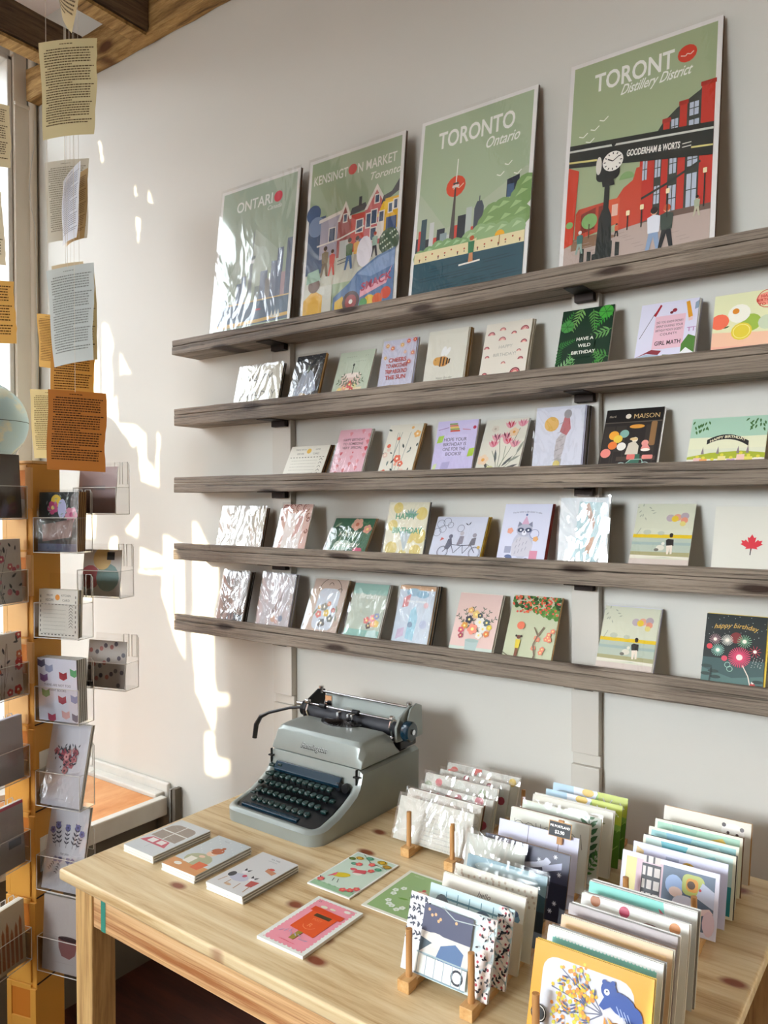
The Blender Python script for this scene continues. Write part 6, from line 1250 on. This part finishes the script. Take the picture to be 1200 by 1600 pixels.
for k in range(7):
    z = 1.452-0.190*k
    if z < 0.3: break
    f = MB(); y = -S/2
    f.box(-S/2, y-0.004, z-0.185, -S/2+0.013, y-0.0003, z).box(S/2-0.013, y-0.007, z-0.095, S/2+0.003, y-0.0003, z-0.006).box(-S/2+0.013, y-0.004, z-0.012, S/2-0.013, y-0.0003, z).box(-S/2+0.013, y-0.004, z-0.185, S/2-0.013, y-0.0003, z-0.075)
    f.build('module_front', M['ochre_pale'] if k < 3 else M['ochre'], sp, bevel=0.001)
    MB().box(-S/2+0.013, y-0.0015, z-0.075, S/2-0.013, y-0.0003, z-0.012).build('slot', M['ochre_deep'], sp)
    MB().box(S/2+0.0003, -S/2, z-0.189, S/2+0.003, S/2-0.004, z-0.187).build('joint', M['iron'], sp)
    if k in (3, 4): MB().box(S/2+0.0003, -S/2+0.012, z-0.135, S/2+0.0012, S/2-0.02, z-0.06).build('side_window', M['white_board'], sp)
def pocket(x, y, z, rz, w=0.118, d=0.046, hf=0.075, hb=0.135):
    """clear pocket; front faces local -Y, origin at its lower left front corner, stand frame"""
    p = MB(); t = 0.0016
    p.box(0, 0, 0, w, t, hf).box(0, d, 0, w, d+t, hb).box(0, t, 0, w, d, t).box(0, t, t, t, d, hf).box(w-t, t, t, w, d, hf)
    o = p.build('clear_pocket', M['acrylic'], sp, loc=(x, y, z), rot=(0, 0, rz))
    e = MB(); q = 0.0009
    e.tube([(0, 0, hf), (w, 0, hf)], q, 5).tube([(0, 0, 0), (w, 0, 0)], q, 5).tube([(w, 0, 0), (w, 0, hf), (w, d, hf), (w, d, 0), (w, 0, 0)], q, 5).tube([(0, 0, 0), (0, 0, hf), (0, d, hf)], q, 5)
    for c in (0.004, 0.026): e.tube([(w-c, d, hb), (w-c-0.014, d, hb), (w-c-0.014, d, hb-0.05), (w-c, d, hb-0.05), (w-c, d, hb)], q, 5)
    e.tube([(w, d, 0), (w, d, hb-0.006), (w-0.006, d, hb)], q, 5)
    e.build('pocket_rim', M['acrylic_edge'], o)
    return o
def in_pocket(x, y, z, rz, art, label, n=0, cols=('white_board',), cg='', lean=0.12, h=0.138, w=0.105, dx=0.006, dy=0.006, sleeve=None, board='white_board', roll=0.0, grp='cards on the ochre tower'):
    """world placement of a pocket card; x, y, z, rz in the stand frame"""
    Mt = Matrix.Translation(ctr) @ Matrix.Rotation(ANG, 4, 'Z') @ Matrix.Translation((x, y, z)) @ Matrix.Rotation(rz, 4, 'Z')
    def put(o, k): o.matrix_world = Mt @ Matrix.Translation((dx, dy+0.0030*k, 0.0024)) @ Matrix.Rotation(-lean, 4, 'X') @ Matrix.Rotation(roll, 4, 'Y')
    r = card_obj('greeting_card', w, h, art, board, sleeve); put(r, 0); tag(r, label, 'card', grp)
    for k in range(n):
        key = (round(w, 3), round(h, 3), cols[k % len(cols)], .0018, 'greeting_card')
        if key not in copy_mesh: copy_mesh[key] = MB().box(0, 0, 0, w, .0018, h).mesh('greeting_card', M[cols[k % len(cols)]])
        o = link('greeting_card', copy_mesh[key]); put(o, k+1.1); tag(o, 'further card packed behind the '+cg, 'card', 'further cards behind the '+cg)
def s_dark(a):
    V = a.V; a.r(0, 0, 100, V, '#1f2a2a').c(44, V-18, 13, '#e2c02e').fl(36, V-32, 14, '#c4427c').c(60, V-34, 11, '#b9bce0', ry=20).fl(84, V-46, 16, '#d98aa4', '#c2447a').p([(10, V*.45), (90, V*.55), (86, 30), (12, 20)], '#8d6a62').r(0, 0, 100, 16, '#4b5470')
    for k in range(20): a.leaf(8+(k*17) % 86, V*.5+(k*13) % (V*.45), 9, k*61, '#8fa39a', .3)
def s_recipe(a):
    V = a.V; a.r(0, 0, 100, V, '#d8d4c8').c(48, V-16, 6, '#d98a2c').t('FROM', 28, V-14, 6, '#5c584e').t('KITCHEN', 70, V-14, 6, '#5c584e', maxw=24).t('RECIPE', 28, V-24, 7, '#5c584e', maxw=30).t('CARD', 70, V-24, 7, '#5c584e')
    for k in range(10): a.r(6+k*9, V-31, 11+k*9, V-29, '#4c4940').r(6+k*9, 4, 11+k*9, 6, '#4c4940')
    for k in range(8): a.r(4, 10+k*10, 6, 15+k*10, '#4c4940').r(94, 10+k*10, 96, 15+k*10, '#4c4940').l([(78, 20+k*6), (83, 25+k*6), (88, 20+k*6)], 1, '#4c4940')
    for k in range(7): a.squig(12, V-42-k*8, 58, '#a9a598', .8, k)
def s_books(a):
    V = a.V; a.r(0, 0, 100, V, '#d3d4e0')
    for i, (x, y, c) in enumerate(((30, V-20, '#8f97b4'), (66, V-34, '#9c2f3c'), (94, V-26, '#3f9a66'), (16, V-40, '#7a5a8c'), (20, 58, '#5f9a58'), (62, 46, '#a83a4c'), (94, 50, '#7f8cb4'), (70, 16, '#d9a8a4'), (34, 8, '#a33c54'), (96, 12, '#5c5a6c'), (10, V-10, '#5c5a74'))): a.p([(x-10, y-6), (x, y-10), (x+10, y-5), (x+9, y+8), (x, y+4), (x-11, y+8)], c)
    a.t('THERE ARE NOT TOO', 50, V*.56, 7, '#4b4c5e', maxw=80).t('MANY BOOKS', 50, V*.48, 7, '#4b4c5e', maxw=60)
def s_heart(cols, lf):
    def f(a):
        V = a.V; a.r(0, 0, 100, V, '#d4d3da')
        rn = random.Random(len(cols)+int(V))
        for k in range(110):
            t = rn.uniform(0, 2*PI); q = 0.15+0.85*rn.random(); x = 16*math.sin(t)**3*q; y = (13*math.cos(t)-5*math.cos(2*t)-2*math.cos(3*t)-math.cos(4*t))*q
            X, Y = 50+x*2.2, V*.58+y*2.2
            if k % 5 == 0: a.fl(X, Y, 7, rn.choice(cols), '#6b2f3c')
            else: a.leaf(X, Y, rn.uniform(6, 10), rn.uniform(20, 160), lf, .4)
        a.squig(38, 14, 26, '#9a9aa6')
    return f
def s_blue(a):
    V = a.V; a.r(0, 0, 100, V, '#d2d2d8')
    for x, L, an in ((50, 40, 90), (34, 44, 102), (66, 44, 78), (24, 34, 110), (76, 34, 70)):
        a.sprig(x, V*.5, L, an, '#2e3144', 5, .22); a.fl(x+L*math.cos(an/57.3), V*.5+L*math.sin(an/57.3), 7, '#6d6fa6', '#3c3f66')
    for x, L, an in ((40, 22, 250), (60, 22, 290), (28, 20, 230), (72, 20, 310)): a.sprig(x, V*.34, L, an, '#45465a', 4, .25); a.fl(x, V*.36, 6, '#8286b0', '#4c4f78')
    a.t('for you', 50, V*.42, 7, '#6d6d7c')
def s_cup(a): V = a.V; a.r(0, 0, 100, V, '#b8b0ac').p([(40, 70), (90, 66), (84, 40), (70, 30), (50, 34), (42, 50)], '#8c5c5a').c(66, 70, 26, '#3c2a2a', ry=5); a.squig(30, 20, 50, '#9c938e')
def s_circles(a): V = a.V; a.r(0, 0, 100, V, '#cfc9bf').c(20, V*.4, 26, '#c0626a').c(66, V*.4, 30, '#7f9c94').c(50, V*.8, 24, '#d9b878').r(62, V*.78, 82, V*.95, '#26282a')
def s_polka(a):
    V = a.V; a.r(0, 0, 100, V, '#bdb5ad')
    for k in range(22): a.c((k*29) % 96+3, (k*41.3) % (V-6)+4, 5, ('#5d5560', '#6d6a70', '#b0726a')[k % 3])
def s_pinkish(a): a.r(0, 0, 100, a.V, '#a98f8c').r(10, a.V*.5, 70, a.V*.6, '#8f8486')
xr = S/2+0.006; RZs = [1.262, 1.078, 0.896, 0.712, 0.528, 0.350]
rc = [(s_dark, 'black card with yellow and pink flowers, top pocket of the ochre tower', 8, ('kraft', 'brown_board'), 'black flower card', .05, .128, 'film_wrinkled', 'dark_board'),
 (s_recipe, 'white recipe card with dashed border in the second pocket of the ochre tower', 4, ('cream_board', 'dark_board', 'cream_board'), 'dashed recipe card in the tower', .03, .102, None, 'cream_board'),
 (s_books, 'card scattered with little open books, third pocket of the ochre tower', 9, ('grey_board', 'white_board'), 'little open books card', -.03, .136, 'film', 'lilac_board'),
 (s_heart(('#b9646e', '#c98a8a', '#9c3c4c'), '#2c3140'), 'white card with a pink and black floral heart in film', 3, ('white_board', 'grey_board'), 'floral heart card', .24, .172, 'film_wrinkled', 'white_board'),
 (s_blue, 'white card with symmetrical blue violet flowers, just left of the table corner', 2, ('grey_board', 'white_board'), 'blue violet flower card', .20, .176, 'film_wrinkled', 'white_board'),
 (s_cup, 'brown grey card with a tea cup, lowest pocket behind the table leg', 2, ('grey_board', 'white_board'), 'tea cup card', .06, .160, 'film', 'grey_board')]
for z, (art, lab, n, cols, cg, lean, h, slv, brd) in zip(RZs, rc):
    pocket(xr, -S/2-0.004, z, 0); in_pocket(xr, -S/2-0.004, z, 0, art, lab, n, cols, cg, lean, h, 0.105, sleeve=slv, board=brd)
# pockets on the near left side, facing right
lc = [(lambda a: a.r(0, 0, 100, a.V, '#57514a'), 'plain dark card in the top left pocket of the ochre tower', 2, ('kraft',), 'plain dark card', 'brown_board'),
 (botan('#b9b2ac', ('#a8485c', '#b9646e'), 9, 30, ('#23262a', '#4b4a4a', '#33383a')), 'grey card of dark leaves and a large rose flower, left side of the tower', 3, ('white_board', 'lilac_board'), 'dark leaves and rose card', 'grey_board'),
 (botan('#c9bdb0', ('#b93a34', '#c96a44'), 12, 24, ('#3a3436', '#7c6a5a', '#5c5048')), 'beige card with red meadow flowers, left side of the tower', 3, ('white_board', 'grey_board'), 'red meadow flowers card', 'cream_board'),
 (lambda a: a.r(0, 0, 100, a.V, '#a8a2a4'), 'plain mauve grey card, left side of the tower', 3, ('lilac_board', 'white_board'), 'plain mauve grey card', 'grey_board'),
 (lambda a: a.r(0, 0, 100, a.V, '#9a918a').r(60, 40, 92, 56, '#2b2622').r(0, a.V-6, 100, a.V, '#b3324c'), 'grey card with crimson top edge and black label', 2, ('white_board',), 'crimson topped card', 'grey_board'),
 (lambda a: [a.r(0, 0, 100, a.V, '#c3b391')] + [a.p([(30+k*11, 8), (37+k*11, 8), (37+k*11, 70+(k % 3)*9), (33.5+k*11, 82+(k % 3)*9), (30+k*11, 70+(k % 3)*9)], '#9c5c28') for k in range(6)], 'beige card with a row of brown pencils, lowest on the left side', 4, ('cream_board', 'white_board'), 'brown pencils card', 'cream_board')]
for k, (z, (art, lab, n, cols, cg, brd)) in enumerate(zip([1.335, 1.155, 0.955, 0.775, 0.590, 0.375], lc)):
    x = S/2-0.004; y = -S/2-0.128
    pocket(x, y, z, PI/2, hf=0.07); in_pocket(x, y, z, PI/2, art, lab, n, cols, cg, 0.05, 0.135, 0.105, dx=0.004, board=brd, sleeve='film')
for z, x, art, lab in ((1.405, 0.030, s_pinkish, 'dusty pink card peeping out behind the tower top'), (1.218, 0.040, s_circles, 'card of overlapping red, green and mustard circles behind the tower'), (1.012, 0.052, s_polka, 'taupe polka dot card behind the tower')):
    pocket(S/2+x-0.004, S/2+0.012, z-0.062, 0, hb=0.118, hf=0.06); in_pocket(S/2+x-0.004, S/2+0.012, z-0.062, 0, art, lab, 0, lean=.1, h=0.105, w=0.105, sleeve='film')

# ================================================================== GLOBE
gc = at(-21, 660, 2.36)
gl = empty('globe', (gc.x, gc.y, 1.455)); tag(gl, 'pale blue desk globe at the left edge, near the window', 'globe')
m, nt, b = base_mat('globe map'); tc = N(nt, 'ShaderNodeTexCoord'); nz = N(nt, 'ShaderNodeTexNoise', Scale=9.0, Detail=9, Roughness=.6)
nt.links.new(tc.outputs['Object'], nz.inputs['Vector']); cr = N(nt, 'ShaderNodeValToRGB'); e = cr.color_ramp.elements
e[0].position = .5; e[0].color = lin('#a9c6cc'); e[1].position = .56; e[1].color = lin('#c9cdb9'); nt.links.new(nz.outputs[0], cr.inputs[0]); nt.links.new(cr.outputs[0], b.inputs['Base Color']); b.inputs['Roughness'].default_value = .35
RG = 0.118; cz_ = gc.z-1.455
prof = [(max(.0005, RG*math.sin(PI*k/24)), -RG*math.cos(PI*k/24)) for k in range(25)]
MB().lathe(prof, 40, (0, 0, cz_)).build('ball', m, gl, smooth=True)
MB().lathe([(RG+.0004, -.0008), (RG+.0008, 0), (RG+.0004, .0008)], 48, (0, 0, cz_)).build('equator_line', M['iron'], gl).rotation_euler = (0.0, 0, 0)
MB().tube([(0.0, (RG+.008)*math.cos(t), cz_+(RG+.008)*math.sin(t)) for t in [(-90+k*15)/57.3 for k in range(13)]], .003, 8).build('meridian_arm', M['chrome'], gl, smooth=True)
MB().lathe([(.085, 0), (.085, .008), (.03, .022), (.010, .035), (.008, cz_-RG-.006)], 28).build('foot', M['trim_white'], gl, smooth=True)
ps = tag(MB().lathe([(.13, 0), (.13, .015), (.03, .03), (.025, .93), (.11, .945), (.11, .965)], 28).build('pedestal', M['trim_white'], loc=(gc.x, gc.y, 0.489)), 'white round pedestal on the window platform under the globe', 'pedestal')

# ================================================================== HANGING BOOK PAGES
def page(q, dep, col, label, ink='#5a4a33', bulge=0.006, lines=30, seed=1, mg=0.1, curl=0.0, back=0.0):
    """q = corners TL, TR, BR, BL with depth per corner"""
    P = [at(x, y, d) for (x, y), d in zip(q, dep)]; TL, TR, BR, BL = P
    w = ((TR-TL).length+(BR-BL).length)/2; h = ((TL-BL).length+(TR-BR).length)/2
    nrm = (TR-TL).cross(TL-BL).normalized()
    if nrm.dot(CAM-TL) < 0: nrm = -nrm
    def S_(u, v, off=0.0):
        p = (BL*(1-u)+BR*u)*(1-v) + (TL*(1-u)+TR*u)*v
        return p + nrm*(bulge*math.sin(PI*u)*(1-.3*v)+curl*(1-v)**2*u + 0.0015*math.sin(7*v+seed)+off)
    org = S_(.5, 1)
    thr = MB().tube([S_(.5, .985, .0008)-org, Vector((.001, 0, (CEIL-org.z)*.5)), Vector((0, 0, CEIL-org.z))], 0.00032, 5)
    mb = MB(); nu, nv = 8, 12; rn = random.Random(seed)
    for j in range(nv+1):
        for i in range(nu+1):
            u = i/nu; 
            if i == nu: u += rn.uniform(-.015, .004)
            mb.v.append(tuple(S_(u, j/nv)-org))
    for j in range(nv):
        for i in range(nu): a0 = j*(nu+1)+i; mb.f.append((a0, a0+1, a0+nu+2, a0+nu+1))
    me = mb.mesh('book_page', M['page'], smooth=True, normals=False)
    at_ = me.color_attributes.new('Paint', 'FLOAT_COLOR', 'CORNER'); at_.data.foreach_set('color', list(lin(col))*len(me.loops))
    o = link('book_page', me, None, org); tag(o, label, 'book page', 'old book pages hanging on threads')
    a = Art(w, h); V = a.V
    for k in range(lines):
        y = V*(1-mg)-k*(V*(1-2*mg))/lines
        a.squig(mg*100+(5 if k % 7 == 0 else 0), y, 100-200*mg-(30 if k % 7 == 6 else 0), ink, V*(1-2*mg)/lines*.42, seed*50+k)
    a.squig(40, V*(1-mg*.5), 22, ink, 1.1, 3)
    vs = [tuple(S_(x/w, y/h, 0.0006)-org) for x, y, z in a.vs]
    a2 = bpy.data.meshes.new('printed_lines'); a2.from_pydata(vs, [], a.fs)
    at2 = a2.color_attributes.new('Paint', 'FLOAT_COLOR', 'CORNER'); buf = []
    for f, cc in zip(a.fs, a.cs): buf += list(cc)*len(f)
    at2.data.foreach_set('color', buf); a2.materials.append(M['page']); link('printed_lines', a2, o)
    if org.z < CEIL-.1: thr.build('thread', M['thread'], o)
    return o
page([(61, 68), (153, 60), (149, 210), (68, 220)], (1.42, 1.36, 1.36, 1.42), '#cbbd92', 'khaki book page hanging highest and largest, over the beam corner', seed=1)
page([(0-52, 150), (16, 166), (17, 263), (-50, 258)], (1.6, 1.55, 1.55, 1.6), '#cfc09a', 'book page at the left edge just under the khaki one', seed=2, lines=22)
page([(70, 254), (139, 247), (137, 372), (75, 380)], (1.92, 1.85, 1.85, 1.92), '#cdc8b8', 'greyish book page hanging behind the narrow white one', '#8d8878', seed=3)
page([(98, 283), (125, 250), (127, 372), (97, 384)], (1.74, 1.60, 1.60, 1.74), '#d9dde4', 'narrow white book page turned edgewise', '#8c8f9a', bulge=.004, seed=4, curl=.01)
page([(104, 290), (139, 262), (133, 372), (105, 386)], (1.79, 1.67, 1.66, 1.78), '#c9a770', 'tan page edge curling behind the narrow white one', '#8a6a40', seed=14)
page([(80, 416), (130, 408), (132, 540), (86, 548)], (1.66, 1.62, 1.62, 1.66), '#d4c4a2', 'beige page showing its top edge above the pale blue one', seed=5)
page([(72, 424), (147, 410), (146, 562), (85, 574)], (1.5, 1.45, 1.45, 1.5), '#ccd4d2', 'pale blue white book page in the middle of the string', '#8d9390', seed=6)
page([(110, 418), (148, 411), (154, 562), (112, 566)], (1.56, 1.50, 1.50, 1.56), '#c9b27c', 'tan page seen as a strip beside the pale blue one', seed=7)
page([(58, 490), (98, 494), (98, 578), (62, 573)], (1.9, 1.86, 1.86, 1.9), '#d7ab5e', 'small golden page left of the pale blue one', '#7a5526', seed=8, lines=26)
page([(-58, 436), (22, 440), (27, 537), (-55, 537)], (1.62, 1.58, 1.58, 1.62), '#d9a95a', 'golden page at the left edge in front of the window frame', '#5a3f1c', seed=9, lines=18)  # golden sunlit tone is put into the page colour
page([(79, 540), (148, 548), (148, 690), (80, 690)], (1.85, 1.8, 1.8, 1.85), '#c08a3e', 'brown gold page hanging just above the darkest page', '#4a2e12', seed=10)
page([(46, 608), (112, 610), (112, 716), (53, 716)], (1.92, 1.86, 1.86, 1.92), '#d9c690', 'cream page half hidden behind the darkest page', '#7c6a44', seed=11)
page([(75, 608), (167, 615), (165, 738), (73, 733)], (1.44, 1.40, 1.40, 1.44), '#a4662a', 'darkest orange brown book page, lowest on the string', '#2c1a0a', seed=12, lines=26)  # shade of the backlit page is put into its dark colour
page([(80, -60), (128, -62), (127, 46), (96, 12)], (1.34, 1.30, 1.28, 1.40), '#c9b489', 'curled book page cut off by the top of the picture', seed=13, curl=.02, lines=14)
page([(-60, 290), (2, 300), (10, 415), (-50, 410)], (1.72, 1.7, 1.7, 1.72), '#d8cdb0', 'pale page edge at the left margin above the golden page', seed=15, lines=20)
cb_ = [(-0.0185, 2.70), (-0.0185, 2.62), (-0.030, 2.56), (-0.040, 2.47), (-0.036, 2.40), (-0.020, 2.33), (-0.0185, 2.25), (-0.0185, 1.7)]
tag(MB().tube([(WX+0.0318, y, z) for y, z in cb_], 0.0016, 6).build('white_cable', M['trim_white'], smooth=True), 'thin white cable looping down the corner trim', 'cable')
